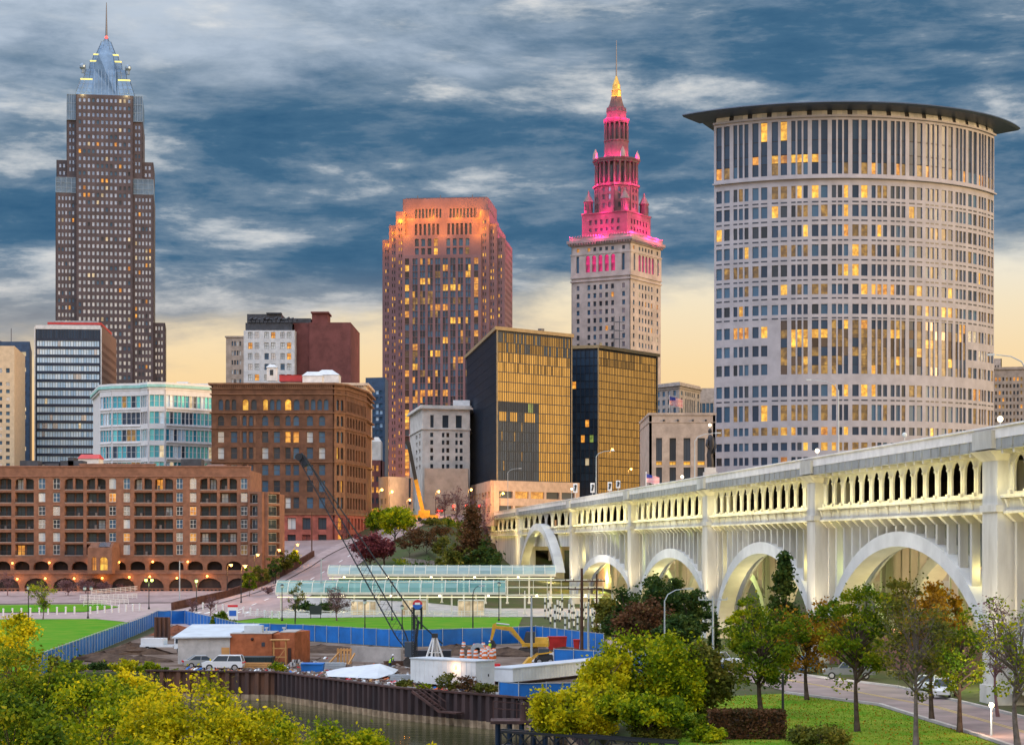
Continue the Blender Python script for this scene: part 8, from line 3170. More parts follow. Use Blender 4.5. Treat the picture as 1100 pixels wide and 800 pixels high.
# site buildings
def site_buildings():
 Y = 240.0
 zz = lambda y: PZ(y, Y)
 xa, xb = PX(191, Y), PX(247, Y)
 o = ((xa + xb) / 2, Y, 0)
 t = thing('block_building', 'pale concrete block building with a wide white lean-to roof', 'building', o)
 m = MB()
 m.box(xa, xb, Y, Y + 9, 0, zz(684.2))
 m.build('wall', 'block_grey', t, off=o)
 m = MB()
 m.poly([(xa - 0.6, Y - 0.4, zz(684)), (xb + 0.2, Y - 0.4, zz(683)), (xb + 2.4, Y + 9.5, zz(673)), (xa + 0.2, Y + 9.5, zz(673.5))])
 m.poly([(xa - 0.6, Y - 0.4, zz(684) - 0.14), (xa + 0.2, Y + 9.5, zz(673.5) - 0.14), (xb + 2.4, Y + 9.5, zz(673) - 0.14), (xb + 0.2, Y - 0.4, zz(683) - 0.14)])
 m.quad((xa - 0.6, Y - 0.4, zz(684) - 0.14), (xb + 0.2, Y - 0.4, zz(683) - 0.14), (xb + 0.2, Y - 0.4, zz(683)), (xa - 0.6, Y - 0.4, zz(684)))
 m.build('roof', 'roof_white', t, off=o)
 m = MB()
 m.box(PX(238, Y), PX(246.5, Y), Y - 0.12, Y - 0.02, 0.05, zz(695))
 m.build('plywood_door', 'plywood', t, off=o)
 xa, xb, xc = PX(247.3, Y), PX(318, Y), PX(327.5, Y - 1)
 o = ((xa + xb) / 2, Y, 0)
 t = thing('brick_hut', 'orange-red brick pump house with stepped front on the site', 'building', o)
 m = MB()
 m.box(xa, PX(292, Y), Y, Y + 7, 0, zz(680.5))
 m.box(PX(292, Y) + 0.01, PX(302, Y), Y + 0.6, Y + 7, 0, zz(681))
 m.prism([(PX(302, Y) + 0.01, Y - 1.2), (xb, Y - 1.8), (xc, Y + 5), (PX(302, Y) + 0.01, Y + 7)], 0, zz(678.5))
 m.build('wall', 'brick_orange', t, off=o)
 m = MB()
 m.box(xa - 0.05, PX(292, Y) + 0.05, Y - 0.06, Y + 7.1, zz(680.5), zz(679.8))
 m.box(PX(302, Y) - 0.02, xb + 0.05, Y - 1.3, Y + 6, zz(678.5), zz(677.8))
 m.build('coping', 'concrete', t, off=o)
 m = MB()
 m.box(PX(311, Y), PX(314.5, Y), Y - 1.75, Y - 1.55, 0.05, zz(695))
 m.build('door', 'rust_dark', t, off=o)
 m = MB()
 m.box(PX(281, Y), PX(284.5, Y), Y - 0.06, Y, zz(694), zz(689.5))
 m.build('window', 'glass_dark', t, off=o)
 m = MB()
 m.ball((PX(271, Y), Y - 0.1, zz(686)), 0.2, 0, 8)
 m.build('vent', 'rust_dark', t, off=o)
 m = MB()
 m.box(PX(260, Y), PX(279, Y), Y + 2, Y + 4, zz(680.4), zz(672.5))
 m.build('air_unit', 'roof_white', t, off=o)
 m = MB()
 for px in (284, 303):
  m.tube([(PX(px, Y), Y + 2, zz(680)), (PX(px, Y), Y + 2, zz(674.5))], 0.12, 6)
  m.box(PX(px, Y) - 0.2, PX(px, Y) + 0.2, Y + 1.8, Y + 2.2, zz(675.5), zz(674))
 m.build('roof_pipe', 'galv', t, off=o)
 # dark skip in front
 m = MB()
 x0, x1 = PX(252, 234), PX(292, 234)
 m.prism([(x0, 233), (x1, 233), (x1, 235.5), (x0, 235.5)], 0.15, 1.25, 0, top=[(x0 - 0.25, 232.8), (x1 + 0.25, 232.8), (x1 + 0.25, 235.7), (x0 - 0.25, 235.7)])
 for i in range(7):
  x = x0 + (x1 - x0) * i / 6
  m.bar((x, 232.95, 0.2), (x, 232.75, 1.25), 0.1)
 o = m.build('skip', mat('skip_dark', (0.02, 0.035, 0.04), 0.6, var=0.2))
 tag(o, 'long dark green waste skip against the orange-red brick hut', 'skip')
 m = MB()
 x0, x1 = PX(324, 222), PX(346, 222)
 m.prism([(x0, 222), (x1, 222), (x1, 224), (x0, 224)], 0.1, 1.15, 0, top=[(x0 - 0.12, 221.9), (x1 + 0.12, 221.9), (x1 + 0.12, 224.1), (x0 - 0.12, 224.1)])
 m.bar((x0, 221.85, 1.1), (x1, 221.85, 1.1), 0.12)
 o = m.build('waste_bin', 'fence_blue')
 tag(o, 'bright blue waste bin at the edge of the pile wall', 'bin')
 # rusty pile stack standing behind
 m = MB()
 for i in range(7):
  x = PX(167 + i * 2.4, 300)
  m.tube([(x, 300 + (i % 2) * 0.3, 0), (x, 300 + (i % 2) * 0.3, PZ(662.5, 300))], 0.2, 7)
  m.bar((x, 300.6, 0), (x, 300.6, PZ(663, 300) - 0.2), 0.35, 0.2)
 o = m.build('pile_bundle', 'pile_rust')
 tag(o, 'upright bundle of rusty steel piles inside the bend of the blue fence', 'steel piles')
 m = MB()
 m.bar((PX(378, 246), 246, 0.95), (PX(432, 240), 240, 0.95), 0.4, 1.9)
 o = m.build('concrete_wall', 'concrete')
 tag(o, 'new pale concrete wall section behind the white tarpaulin', 'wall')
 m = MB()
 for i in range(5):
  m.bar((PX(363 + i * 3.4, 240), 240, 0), (PX(363 + i * 3.4, 240), 240, 1.9), 0.22)
 m.bar((PX(362, 240), 240, 1.7), (PX(378, 240), 240, 1.7), 0.2)
 m.bar((PX(352, 238), 238, 0.1), (PX(365, 240), 240, 1.5), 0.16)
 m.bar((PX(374, 238), 238, 0.1), (PX(381, 240), 240, 1.3), 0.16)
 o = m.build('formwork', 'plywood')
 tag(o, 'brown timber formwork with props beside the concrete wall', 'formwork')
site_buildings()
# flatbed work truck behind the block building
t = thing('work_truck', 'white flatbed work truck with black wheels behind the block building', 'truck', (PX(179, 262), 262, 0.08), R(-8))
m = MB()
m.box(-3.2, 1.2, -1.1, 1.1, 0.9, 1.15)
m.box(-3.1, -0.2, -1.0, 1.0, 1.16, 2.0)
m.build('bed', 'car_white', t)
m = MB()
m.prism([(1.3, -1.05), (3.1, -1.05), (3.1, 1.05), (1.3, 1.05)], 0.7, 2.2, 0, top=[(1.35, -0.95), (2.5, -0.95), (2.5, 0.95), (1.35, 0.95)])
c = m.build('cab', 'car_white', t)
m = MB()
m.box(1.5, 2.3, -1.07, -1.03, 1.4, 2.0)
m.box(2.62, 2.82, -0.8, 0.8, 1.4, 1.95)
m.build('window', 'glass_dark', c)
for sx in (-2.2, 2.2):
 for sy in (-1.0, 1.0):
  wheel(t, sx, sy, 0.5, 0.3)
# excavator
def excavator(label, x, y, rz, s=1.0):
 t = thing('excavator', label, 'excavator', (x, y, ground_z(x, y) + 0.07), rz)
 for sy in (-1.15, 1.15):
  m = MB()
  prof = [(-1.9, 0.15), (-1.6, 0), (1.6, 0), (1.95, 0.2), (2.05, 0.5), (1.75, 0.85), (-1.75, 0.85), (-2.05, 0.5)]
  a = [(p[0], sy - 0.3, p[1]) for p in prof]
  b = [(p[0], sy + 0.3, p[1]) for p in prof]
  m.poly(a)
  m.poly(b[::-1])
  for i in range(len(prof)):
   j = (i + 1) % len(prof)
   m.quad(a[j], a[i], b[i], b[j])
  m.build('track', 'track_steel', t)
 m = MB()
 m.lathe([(0.7, 0.85), (0.7, 1.05)], 12)
 m.prism([(-2.3, -1.3), (1.4, -1.3), (1.4, 1.3), (-2.3, 1.3)], 1.05, 1.5)
 m.prism([(-2.3, -1.3), (-0.4, -1.3), (-0.4, 1.3), (-2.3, 1.3)], 1.5, 2.3, 0, top=[(-2.15, -1.15), (-0.4, -1.2), (-0.4, 1.2), (-2.15, 1.15)])
 m.build('house', 'machine_yellow', t)
 m = MB()
 m.prism([(-0.38, -1.28), (1.35, -1.28), (1.35, -0.2), (-0.38, -0.2)], 1.5, 3.05, 0, top=[(-0.3, -1.2), (0.95, -1.2), (0.95, -0.28), (-0.3, -0.28)])
 m.build('cab', 'glass_dark', t)
 def plate(pts, w, yc, name, mt):
  m = MB()
  a = [(p[0], yc - w / 2, p[1]) for p in pts]
  b = [(p[0], yc + w / 2, p[1]) for p in pts]
  m.poly(a)
  m.poly(b[::-1])
  for i in range(len(pts)):
   j = (i + 1) % len(pts)
   m.quad(a[j], a[i], b[i], b[j])
  return m.build(name, mt, t)
 plate([(1.0, 1.5), (1.5, 1.4), (3.0, 3.15), (5.4, 3.55), (5.4, 3.95), (2.8, 3.75)], 0.42, 0.4, 'boom', 'machine_yellow')
 plate([(5.0, 4.3), (5.5, 4.1), (5.9, 1.9), (5.6, 1.8), (5.1, 3.5)], 0.34, 0.4, 'stick', 'machine_yellow')
 plate([(5.95, 1.95), (5.4, 1.9), (5.0, 1.2), (5.3, 0.6), (5.7, 0.75)], 0.9, 0.4, 'bucket', 'track_steel')
 m = MB()
 m.tube([(1.6, 0.4, 1.7), (3.2, 0.4, 3.1)], 0.11, 8)
 m.tube([(3.2, 0.4, 4.05), (5.0, 0.4, 4.25)], 0.1, 8)
 m.build('hydraulic_ram', 'rim_metal', t)
 t.scale = (s, s, s)
 return t
excavator('yellow tracked excavator with raised arm before the blue fence', PX(572, 262), 262, R(176), 0.92)
# loader bucket lying on the ground, skid loader
t = thing('skid_loader', 'small muddy yellow loader with big bucket in front of the excavator', 'loader', (PX(583, 238), 238, 0.07), R(185))
m = MB()
m.prism([(-1.2, -0.75), (0.8, -0.75), (0.8, 0.75), (-1.2, 0.75)], 0.4, 1.2, 0, top=[(-1.1, -0.7), (0.5, -0.7), (0.5, 0.7), (-1.1, 0.7)])
m.build('body', 'machine_black', t)
m = MB()
m.box(-0.7, 0.5, -0.6, 0.6, 1.21, 1.9)
m.build('cab', 'glass_dark', t)
m = MB()
for sy in (-0.85, 0.85):
 m.bar((-1.0, sy, 1.5), (0.6, sy, 1.3), 0.14)
 m.bar((0.6, sy, 1.3), (1.5, sy, 0.5), 0.14)
m.build('lift_arm', 'machine_yellow', t)
m = MB()
m.prism([(1.4, -1.0), (2.3, -1.0), (2.3, 1.0), (1.4, 1.0)], 0.1, 0.9, 0, top=[(1.35, -1.0), (1.6, -1.0), (1.6, 1.0), (1.35, 1.0)])
m.build('bucket', 'machine_yellow', t)
for sx in (-0.8, 0.5):
 for sy in (-0.85, 0.85):
  wheel(t, sx, sy, 0.42, 0.3)
def skip_box(label, px0, px1, Y, h, paint):
 x0, x1 = PX(px0, Y), PX(px1, Y)
 m = MB()
 c = (x0 + x1) / 2
 m.prism([(x0 + 0.15, Y), (x1 - 0.15, Y), (x1 - 0.15, Y + 2), (x0 + 0.15, Y + 2)], 0.1, h, 0, top=[(x0, Y - 0.15), (x1, Y - 0.15), (x1, Y + 2.15), (x0, Y + 2.15)])
 for i in range(6):
  x = x0 + 0.2 + (x1 - x0 - 0.4) * i / 5
  m.bar((x, Y - 0.02, 0.15), (x, Y - 0.2, h), 0.09)
 m.bar((x0, Y - 0.2, h), (x1, Y - 0.2, h), 0.14)
 o = m.build('dumpster', paint)
 tag(o, label, 'dumpster', 'red dumpsters on the site')
mat('dumpster_red', (0.52, 0.03, 0.025), 0.55, var=0.15)
skip_box('red dumpster beside the excavator', 588, 609, 272, 1.8, 'dumpster_red')
skip_box('small red dumpster near the wooden utility pole', 616, 623, 270, 1.5, 'dumpster_red')
m = MB()
x0, x1 = PX(531, 212), PX(537.5, 212)
m.box(x0, x1, 212, 212.5, 0.1, 1.7)
for i in range(3):
 m.box(x0 + 0.08, x1 - 0.08, 211.93, 212, 0.2 + i * 0.5, 0.55 + i * 0.5)
o = m.build('barrier_stack', 'sign_red')
tag(o, 'red barrier rack standing between the two white trailers', 'barrier')
# people
def person(label, x, y, h, vest, rz, pose=0):
 z = ground_z(x, y) + 0.07
 t = thing('person', label, 'person', (x, y, z), rz)
 s = h / 1.78
 me = bpy.data.meshes.new('body')
 lean = 0.25 * pose
 J = [(0, 0, 0.95), (0, -lean * 0.4, 1.15), (0, -lean, 1.40), (0, -lean * 1.1, 1.52), (0, -lean * 1.25, 1.60), (0, -lean * 1.3, 1.72),
         (0.19, -lean, 1.40), (0.27, -lean - 0.05, 1.12), (0.25, -lean - 0.28, 0.98), (-0.19, -lean, 1.40), (-0.28, -lean - 0.02, 1.12), (-0.27, -lean - 0.2, 0.92),
         (0.10, 0, 0.90), (0.12, -0.06, 0.48), (0.13, 0.02, 0.08), (0.14, -0.16, 0.04), (-0.10, 0, 0.90), (-0.14, 0.08, 0.48), (-0.15, 0.16, 0.08), (-0.16, 0.0, 0.04)]
 E = [(0, 1), (1, 2), (2, 3), (3, 4), (4, 5), (2, 6), (6, 7), (7, 8), (2, 9), (9, 10), (10, 11), (0, 12), (12, 13), (13, 14), (14, 15), (0, 16), (16, 17), (17, 18), (18, 19)]
 rad = [0.15, 0.145, 0.16, 0.065, 0.085, 0.09, 0.075, 0.05, 0.038, 0.075, 0.05, 0.038, 0.095, 0.065, 0.045, 0.04, 0.095, 0.065, 0.045, 0.04]
 me.from_pydata([tuple(c * s for c in j) for j in J], E, [])
 o = bpy.data.objects.new('body', me)
 COL.objects.link(o)
 o.parent = t
 me.materials.append(MATS['jeans'])
 sk = o.modifiers.new('skin', 'SKIN')
 for i, v in enumerate(me.skin_vertices[0].data):
  v.radius = (rad[i] * s, rad[i] * s)
 me.skin_vertices[0].data[0].use_root = True
 su = o.modifiers.new('sub', 'SUBSURF')
 su.levels = su.render_levels = 1
 m = MB()
 for zz_, r_ in ():
  pass
 i0 = 0
 rings = [(0.92, 0.19, 0), (1.15, 0.185, -lean * 0.4), (1.38, 0.215, -lean), (1.47, 0.12, -lean * 1.05)]
 n = 10
 for (zc_, r_, yo) in rings:
  m.v += [(r_ * s * 1.05 * math.cos(2 * math.pi * q / n), yo * s + r_ * s * 0.8 * math.sin(2 * math.pi * q / n), zc_ * s) for q in range(n)]
 for a in range(len(rings) - 1):
  for q in range(n):
   q2 = (q + 1) % n
   m.f.append((a * n + q, a * n + q2, (a + 1) * n + q2, (a + 1) * n + q))
   m.m.append(0)
 m.build('vest', vest, t, smooth=True)
 m = MB()
 m.lathe([(0.13 * s, 1.68 * s), (0.12 * s, 1.76 * s), (0.06 * s, 1.82 * s)], 10, (0, -lean * 1.3 * s))
 m.build('hard_hat', 'sign_white', t)
 m = MB()
 m.ball((0, (-lean * 1.28 - 0.02) * s, 1.64 * s), 0.098 * s, 0, 10, 1.15)
 m.ball((0, (-lean * 1.28 - 0.12) * s, 1.63 * s), 0.018 * s, 0, 6)
 m.build('face', 'skin_tone', t)
 return t
person('worker in lime vest standing among the orange barrels', PX(526, 258), 258, 1.85, 'hiviz', R(20))
person('worker in lime vest bending beside the white tarpaulin', PX(419, 226), 226, 1.85, 'hiviz', R(70), 1)
# construction barrels
m = MB()
m.lathe([(0.30, 0), (0.30, 0.08), (0.26, 0.1), (0.25, 0.4), (0.24, 0.6), (0.22, 0.8), (0.21, 1.0), (0.12, 1.08)], 12, seg_m=[1, 0, 0, 1, 0, 1, 0])
proto = m.build('construction_barrel', ['barrel_orange', 'sign_white'])
tag(proto, 'orange and white striped barrel among those before the excavator', 'barrel', 'striped barrels on the site')
g = random.Random(12)
for i in range(20):
 c = proto if i == 0 else proto.copy()
 if i:
  COL.objects.link(c)
 Y = g.uniform(247, 268)
 c.location = (PX(g.uniform(496, 531), Y), Y, 0.07)
 c.scale = (1.15, 1.15, g.uniform(1.0, 1.3))
# cable reel and tripod rig
m = MB()
for a in (0, 1):
 m.tube([(PX(513, 254), 254 + a * 0.8, 0.9), (PX(513, 254), 254.1 + a * 0.8, 0.9)], 0.9, 16)
m.tube([(PX(513, 254), 254, 0.9), (PX(513, 254), 254.8, 0.9)], 0.4, 12)
o = m.build('cable_reel', 'pole_grey')
tag(o, 'grey cable reel standing among the orange barrels', 'cable reel')
t = thing('drilling_rig', 'pale tripod drilling frame behind the big white trailer', 'drilling rig', (PX(467, 232), 232, 0.07))
m = MB()
zt = PZ(684, 232)
for dx, dy in ((-1.3, -0.5), (1.3, -0.4), (0.1, 1.2), (-0.5, -0.8), (0.6, 0.6)):
 m.tube([(dx, dy, 0), (dx * 0.12, dy * 0.12, zt)], [0.14, 0.1], 7)
m.bar((-0.7, -0.3, zt * 0.5), (0.7, -0.25, zt * 0.5), 0.12)
m.build('leg', 'bollard_white', t)
m = MB()
m.box(-0.35, 0.35, -0.3, 0.3, zt - 0.1, zt + 0.35)
m.build('winch_head', 'machine_black', t)
m = MB()
for i in range(5):
 a = (PX(476 + i * 3, 236), 236 + i, 0.2)
 m.tube([a, (a[0] + 3.4, a[1] + 1, 0.35 + 0.3 * (i % 2))], 0.09, 6)
o = m.build('pipe_stack', 'wood_pole')
tag(o, 'loose brown pipes lying behind the big white trailer', 'pipes')
# ------------------------------------------------------------------ lattice boom crane
def lattice(m, p, q, w0, w1, n, r=0.055):
 p, q = Vector(p), Vector(q)
 d = (q - p).normalized()
 s = Vector((0, 1, 0))
 u = d.cross(s).normalized()
 rows = []
 for i in range(n + 1):
  t = i / n
  w = w0 + (w1 - w0) * t
  if t < 0.08:
   w *= 0.35 + 0.65 * t / 0.08
  c = p + (q - p) * t
  rows.append([c + s * w / 2 + u * w / 2, c - s * w / 2 + u * w / 2, c - s * w / 2 - u * w / 2, c + s * w / 2 - u * w / 2])
 for k in range(4):
  for i in range(n):
   m.bar(rows[i][k], rows[i + 1][k], r * 2)
 for i in range(n):
  for k in range(4):
   k2 = (k + 1) % 4
   a, b = (rows[i][k], rows[i + 1][k2]) if i % 2 else (rows[i][k2], rows[i + 1][k])
   m.bar(a, b, r * 1.1)
Y = 236.0
base = (PX(440, Y), Y, 1.8)
tip = (PX(322, Y), Y + 2, PZ(490, Y))
o = (base[0] + 2.0, Y, 0.07)
t = thing('crawler_crane', 'dark crawler crane whose long lattice boom leans across the brick block', 'crane', o)
m = MB()
lattice(m, base, tip, 1.15, 0.85, 40, 0.032)
m.build('lattice_boom', 'crane_blue', t, off=o)
m = MB()
hd = Vector(tip)
d = (Vector(tip) - Vector(base)).normalized()
m.bar(hd - d * 1.2, hd + d * 0.4, 0.6, 0.6)
m.tube([(hd.x - 0.3, hd.y - 0.5, hd.z), (hd.x - 0.3, hd.y + 0.5, hd.z)], 0.42, 10)
m.build('boom_head', 'crane_blue', t, off=o)
m = MB()
mast = (base[0] + 1.0, Y, 5.2)
up = Vector(base).lerp(Vector(tip), 0.6) + Vector((1.15, 0, 0.6))
for dy in (-0.5, 0.5):
 m.tube([(mast[0], Y + dy, mast[2]), (up.x, up.y + dy, up.z), (tip[0] + 0.2, tip[1] + dy, tip[2] + 0.3)], 0.05, 4)
 m.tube([(mast[0], Y + dy, mast[2]), (base[0] + 3.8, Y + dy, 2.6)], 0.05, 4)
m.build('cable', 'black_iron', t, off=o)
m = MB()
m.bar((base[0] + 0.6, Y - 0.5, 1.8), (mast[0], Y - 0.5, mast[2]), 0.25)
m.bar((base[0] + 0.6, Y + 0.5, 1.8), (mast[0], Y + 0.5, mast[2]), 0.25)
m.bar((mast[0], Y - 0.5, mast[2]), (mast[0], Y + 0.5, mast[2]), 0.25)
m.build('gantry', 'crane_blue', t, off=o)
m = MB()
bx = base[0]
m.box(bx + 0.6, bx + 4.8, Y - 1.4, Y + 1.4, 0.9, 1.9)
m.build('house', 'crane_blue', t, off=o)
m = MB()
m.prism([(bx - 0.5, Y - 1.6), (bx + 0.5, Y - 1.6), (bx + 0.5, Y - 0.5), (bx - 0.5, Y - 0.5)], 1.2, 2.9)
m.build('cab', 'glass_dark', t, off=o)
for sy in (-1.9, 1.9):
 m = MB()
 pr = [(-2.6, 0.2), (-2.2, 0), (2.2, 0), (2.6, 0.25), (2.6, 0.8), (2.2, 1.05), (-2.2, 1.05), (-2.6, 0.8)]
 a = [(bx + 2 + p[0], Y + sy - 0.35, p[1] + 0.07) for p in pr]
 b = [(bx + 2 + p[0], Y + sy + 0.35, p[1] + 0.07) for p in pr]
 m.poly(a)
 m.poly(b[::-1])
 for i in range(len(pr)):
  j = (i + 1) % len(pr)
  m.quad(a[j], a[i], b[i], b[j])
 m.build('track', 'track_steel', t, off=o)
# piling leads: two dark masts standing beside the crane
Yp = 225
for px, yt, lab in ((443.5, 652, 'dark steel piling lead, taller of the two masts beside the trailer'), (447, 660, 'dark steel piling lead, shorter of the two masts beside the trailer')):
 m = MB()
 lattice(m, (PX(px, Yp), Yp, 0.07), (PX(px, Yp), Yp, PZ(yt, Yp)), 0.24, 0.24, 14, 0.035)
 o = m.build('piling_lead', 'black_iron')
 tag(o, lab, 'piling mast')
# telescopic crane downtown
Y = 600.0
gz = ground_z(PX(454, Y), Y)
t = thing('mobile_crane', 'mobile crane with yellow and black telescopic boom on the hill street', 'crane', (PX(456, Y), Y, gz))
o = (PX(456, Y), Y, gz)
m = MB()
m.bar((PX(455, Y), Y, PZ(553, Y)), (PX(446.5, Y), Y, PZ(515, Y)), 1.15, 1.15)
m.build('lower_boom', 'machine_yellow', t, off=o)
m = MB()
m.bar((PX(446.7, Y), Y, PZ(516, Y)), (PX(439, Y), Y, PZ(477, Y)), 1.05, 1.05)
m.bar((PX(439.3, Y), Y, PZ(477.5, Y)), (PX(436.5, Y), Y, PZ(474, Y)), 1.0, 1.3)
m.build('upper_boom', 'machine_black', t, off=o)
m = MB()
m.box(o[0] - 4, o[0] + 4, Y - 1.2, Y + 1.2, gz + 0.8, gz + 1.8)
m.box(o[0] - 1.8, o[0] + 1.6, Y - 1.1, Y + 1.1, gz + 1.8, gz + 3.2)
m.build('carrier', 'machine_yellow', t, off=o)
for sx in (-3, -1.4, 1.4, 3):
 for sy in (-1.1, 1.1):
  m = MB()
  m.tube([(sx, sy - 0.2, 0.6), (sx, sy + 0.2, 0.6)], 0.6, 10)
  m.build('wheel', 'tyre_rubber', t)
lamp(t, (2.0, -6, 6), 2500, (1, 0.45, 0.12), 0.6)
# ------------------------------------------------------------------ pile wall stair, dolphin and railway truss
t = thing('steel_stair', 'rusty steel stair with landing hung on the pile wall', 'stair', (PX(465, 190), 190.5, 0))
o = (PX(465, 190), 190.5, 0)
d = Vector((12.9, -14.0)).normalized()
nv = Vector((d.y, -d.x))
def along(s, n, z):
 p = Vector((-9.0, 195.0)) + d * s + nv * n
 return (p.x, p.y, z)
m = MB()
for n_ in (0.75, 1.5):
 m.bar(along(1.0, n_, 0.2), along(5.0, n_, -1.5), 0.16, 0.24)
 m.bar(along(1.0, n_, 1.1), along(5.0, n_, -0.6), 0.06)
 for k in range(5):
  m.bar(along(1 + k, n_, 0.2 - 0.425 * k), along(1 + k, n_, 1.1 - 0.425 * k), 0.05)
for k in range(10):
 z = 0.15 - 1.7 * k / 9.5
 m.bar(along(1.1 + 4 * k / 9.5, 0.75, z), along(1.1 + 4 * k / 9.5, 1.5, z), 0.24, 0.04)
m.build('flight', 'rust_dark', t, off=o)
m = MB()
m.bar(along(5.0, 1.1, -1.5), along(7.4, 1.1, -1.5), 1.0, 0.14)
m.build('landing', 'rust_dark', t, off=o)
t = thing('mooring_dolphin', 'dark timber and rusty steel mooring platform at the pile wall corner', 'mooring', (1.2, 174, -2.8))
o = (1.2, 174, -2.8)
m = MB()
for i in range(6):
 for j in range(2):
  m = MB()
  m.tube([(-1.2 + i * 1.0, 172 + j * 2.2, -4), (-1.2 + i * 1.0, 172 + j * 2.2, -1.0)], 0.22, 8)
  m.build('timber_pile', 'black_fin', t, off=o)
m = MB()
m.box(-1.8, 4.4, 171.6, 174.6, -1.0, -0.75)
m.build('deck', 'rust_dark', t, off=o)
m = MB()
for x in (-1.6, 0.4, 2.4, 4.2):
 m.bar((x, 174.4, -0.75), (x, 174.4, 0.75), 0.09)
m.bar((-1.6, 174.4, 0.7), (4.2, 174.4, 0.2), 0.08)
m.bar((-1.6, 174.4, 0.1), (4.2, 174.4, -0.3), 0.08)
m.build('railing', 'rust_dark', t, off=o)
m = MB()
m.tube([(1.0, 172.4, -0.75), (1.0, 172.4, 0.5)], [0.35, 0.28], 10)
m.ball((1.0, 172.4, 0.55), 0.3, 0, 8)
m.build('bollard', 'rust_dark', t, off=o)
t = thing('railway_truss', 'black steel truss walkway along the bottom edge beneath the yellow trees', 'truss', (2, 146, -1.5))
o = (2, 146, -1.5)
m = MB()
p0, p1 = Vector((-0.8, 150.0)), Vector((11.5, 141.2))
for z in (-0.9, 0.35):
 for off in (0, 1.4):
  m.bar((p0.x, p0.y + off, z), (p1.x, p1.y + off, z), 0.16, 0.18)
N = 11
for i in range(N):
 a, b = p0.lerp(p1, i / N), p0.lerp(p1, (i + 1) / N)
 m.bar((a.x, a.y, -0.9), (b.x, b.y, 0.35), 0.09)
 m.bar((a.x, a.y, 0.35), (b.x, b.y, -0.9), 0.09)
 m.bar((a.x, a.y, -0.9), (a.x, a.y, 0.35), 0.1)
m.build('truss_frame', 'black_iron', t, off=o)
m = MB()
m.quad((p0.x, p0.y, -0.7), (p1.x, p1.y, -0.7), (p1.x, p1.y + 1.4, -0.7), (p0.x, p0.y + 1.4, -0.7))
m.build('deck', 'track_steel', t, off=o)
# site debris along the pile wall edge
g = np.random.default_rng(21)
names = ['site_dirt', 'car_white', 'plywood', 'sign_red', 'block_grey', 'fence_blue', 'pile_rust', 'galv', 'barrel_orange']
m = MB()
for i in range(3200):
 t_ = g.uniform(0, 1)
 px = 200 + t_ * 330
 Yb = np.interp(px, [200, 300, 429, 560], [224, 222.5, 198.5, 186.5]) + abs(g.normal(0, 12)) + 0.6
 x = PX(px, Yb)
 s = g.uniform(0.05, 0.26)
 a = g.uniform(0, 3.1)
 L = s * g.uniform(0.6, 4)
 m.bar((x, Yb, 0.07 + s * 0.4), (x + L * math.cos(a), Yb + L * math.sin(a), 0.07 + s * g.uniform(0.2, 1.4)), s, s * 0.6, m=int(g.choice(len(names), p=[.42, .07, .08, .07, .14, .02, .14, .03, .03])))
o = m.build('debris', names)
o['kind'] = 'stuff'
for (px, Y, yt, rp, leaf, lab) in ((482, 192.5, 725, 16, 'leaf_olive', 'olive weed bush at the foot of the big white trailer'), (502, 191, 727, 15, 'leaf_russet', 'brownish weed bush at the foot of the big white trailer'), (522, 189, 733, 14, 'leaf_olive', 'yellow-brown weed bush by the blue hoarding panels'),
                              (455, 195, 735, 9, 'leaf_lime', 'lime weed bush above the steel stair'), (300, 223, 712, 10, 'leaf_lime', 'small lime weed bush beside the blue waste bin'), (560, 187, 742, 9, 'leaf_crimson', 'crimson creeper bush on the blue hoarding panels'), (436, 199, 731, 9, 'leaf_olive', 'olive weed bush left of the steel stair')):
 x = PX(px, Y)
 tree('weed_bush', lab, x, Y, PZ(yt, Y), rp * Y / F_PX, leaf, 1100, 0.17, clear=0.0, tr=0.05, shape='dome', cat='bush', z=0.05)
# timber scaffold at the brick hut and stacks of material
t = thing('scaffold', 'small timber scaffold tower before the stepped front of the brick hut', 'scaffold', (PX(300, 236), 236, 0.07))
m = MB()
for dx in (-0.7, 0.7):
 for dy in (0, 1.0):
  m.bar((dx, dy, 0), (dx, dy, 3.0), 0.09)
for z in (1.0, 2.0, 2.9):
 m.bar((-0.8, 0, z), (0.8, 0, z), 0.08)
 m.bar((-0.8, 1, z), (0.8, 1, z), 0.08)
m.bar((-0.7, 0, 0.1), (0.7, 0, 2.0), 0.07)
m.build('frame', 'plywood', t)
m = MB()
m.box(-1.1, 1.1, -0.2, 1.2, 2.95, 3.03)
m.build('platform', 'plywood', t)
for (px, Y, n, mm, nm, lab) in ((276, 229, 4, 'plywood', 'timber_stack', 'stack of sawn timber on the terrace before the dark skip'), (356, 226, 5, 'galv', 'pipe_bundle', 'bundle of grey pipes left of the white tarpaulin'), (435, 208, 4, 'galv', 'rail_bundle', 'bundle of steel sections beside the big white trailer'), (318, 232, 3, 'block_grey', 'block_pallet', 'pallet of grey blocks at the brick hut corner'), (428, 236, 3, 'wood_pole', 'beam_stack', 'stack of dark beams by the crane')):
 m = MB()
 for i in range(n):
  for j in range(3):
   x = PX(px, Y) + g.uniform(-0.25, 0.25)
   if nm in ('block_pallet',):
    m.box(x - 0.7 + j * 0.45, x - 0.3 + j * 0.45, Y, Y + 0.8, 0.1 + i * 0.3, 0.38 + i * 0.3)
   else:
    m.bar((x - 1.5, Y + j * 0.3, 0.15 + i * 0.2), (x + 1.5, Y + j * 0.3 + g.uniform(-0.15, 0.15), 0.15 + i * 0.2), 0.16)
 o = m.build(nm, mm, None, (PX(px, Y), Y, 0.07), off=(PX(px, Y), Y, 0.07))
 tag(o, lab, 'materials')
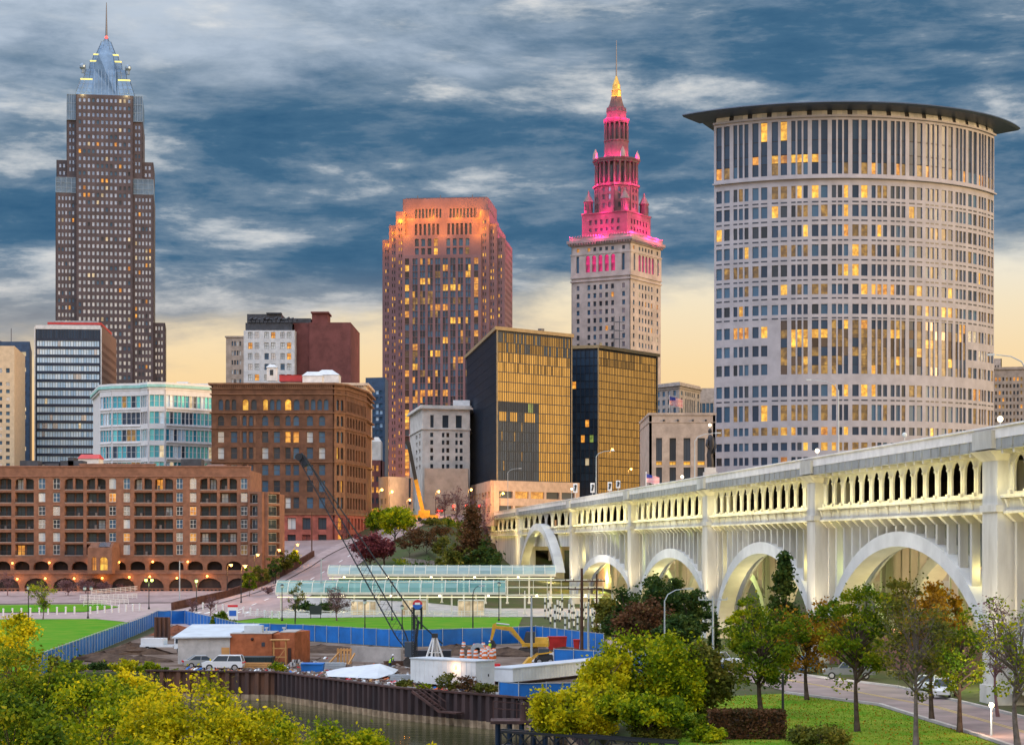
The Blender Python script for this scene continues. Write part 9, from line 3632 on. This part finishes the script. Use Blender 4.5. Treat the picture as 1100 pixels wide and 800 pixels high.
# heaps of soil and gravel
def heap(label, px, Y, r_, h_, material, name='soil_heap'):
 g = np.random.default_rng(int(px))
 x, z = PX(px, Y), ground_z(PX(px, Y), Y)
 m = MB()
 n, k = 18, 7
 for a in range(k + 1):
  q = a / k
  for b in range(n):
   an = 2 * math.pi * b / n
   rr = r_ * (1 - q) * (1 + 0.25 * math.sin(3 * an + px) + g.uniform(-0.12, 0.12))
   m.v.append((rr * math.cos(an) * 1.4, rr * math.sin(an), h_ * (q ** 0.8) * (1 + g.uniform(-0.12, 0.12)) - (0.1 if a == 0 else 0)))
 for a in range(k):
  for b in range(n):
   b2 = (b + 1) % n
   m.f.append((a * n + b, a * n + b2, (a + 1) * n + b2, (a + 1) * n + b))
   m.m.append(0)
 o = m.build(name, material, None, (x, Y, z))
 tag(o, label, 'heap', 'soil and gravel heaps on the site')
heap('grey gravel heap behind the low stepped trailer', 600, 246, 2.4, 1.3, 'concrete', 'gravel_heap')
mat('dark_soil', (0.060, 0.040, 0.032), 0.95, col2=(0.13, 0.085, 0.06), scale=1.2, bump=0.6, detail=8)
mat('red_soil', (0.26, 0.09, 0.045), 0.95, col2=(0.14, 0.06, 0.04), scale=1.2, bump=0.6)
for (px, Y, r_, h_, mm, lab) in ((112, 246, 3.6, 1.2, 'dark_soil', 'dark soil heap along the blue fence above the bank shrubs'), (140, 262, 3.4, 1.5, 'dark_soil', 'larger dark soil heap before the rusty pile bundle'), (152, 244, 2.6, 0.9, 'dark_soil', 'low dark soil heap near the work truck'),
                              (190, 318, 3.4, 1.5, 'red_soil', 'reddish soil heap inside the fence bend'), (345, 268, 4.5, 1.0, 'dark_soil', 'long brown soil bank behind the timber formwork'), (400, 266, 4.5, 0.9, 'dark_soil', 'long brown soil bank behind the concrete wall'),
                              (490, 262, 3.6, 1.3, 'dark_soil', 'dark soil heap behind the orange barrels'), (545, 258, 3.0, 1.1, 'dark_soil', 'muddy soil heap under the excavator bucket'), (560, 228, 2.4, 0.7, 'dark_soil', 'muddy soil heap beside the small loader'), (606, 262, 2.4, 1.0, 'dark_soil', 'muddy soil heap under the red dumpster')):
 heap(lab, px, Y, r_, h_, mm)
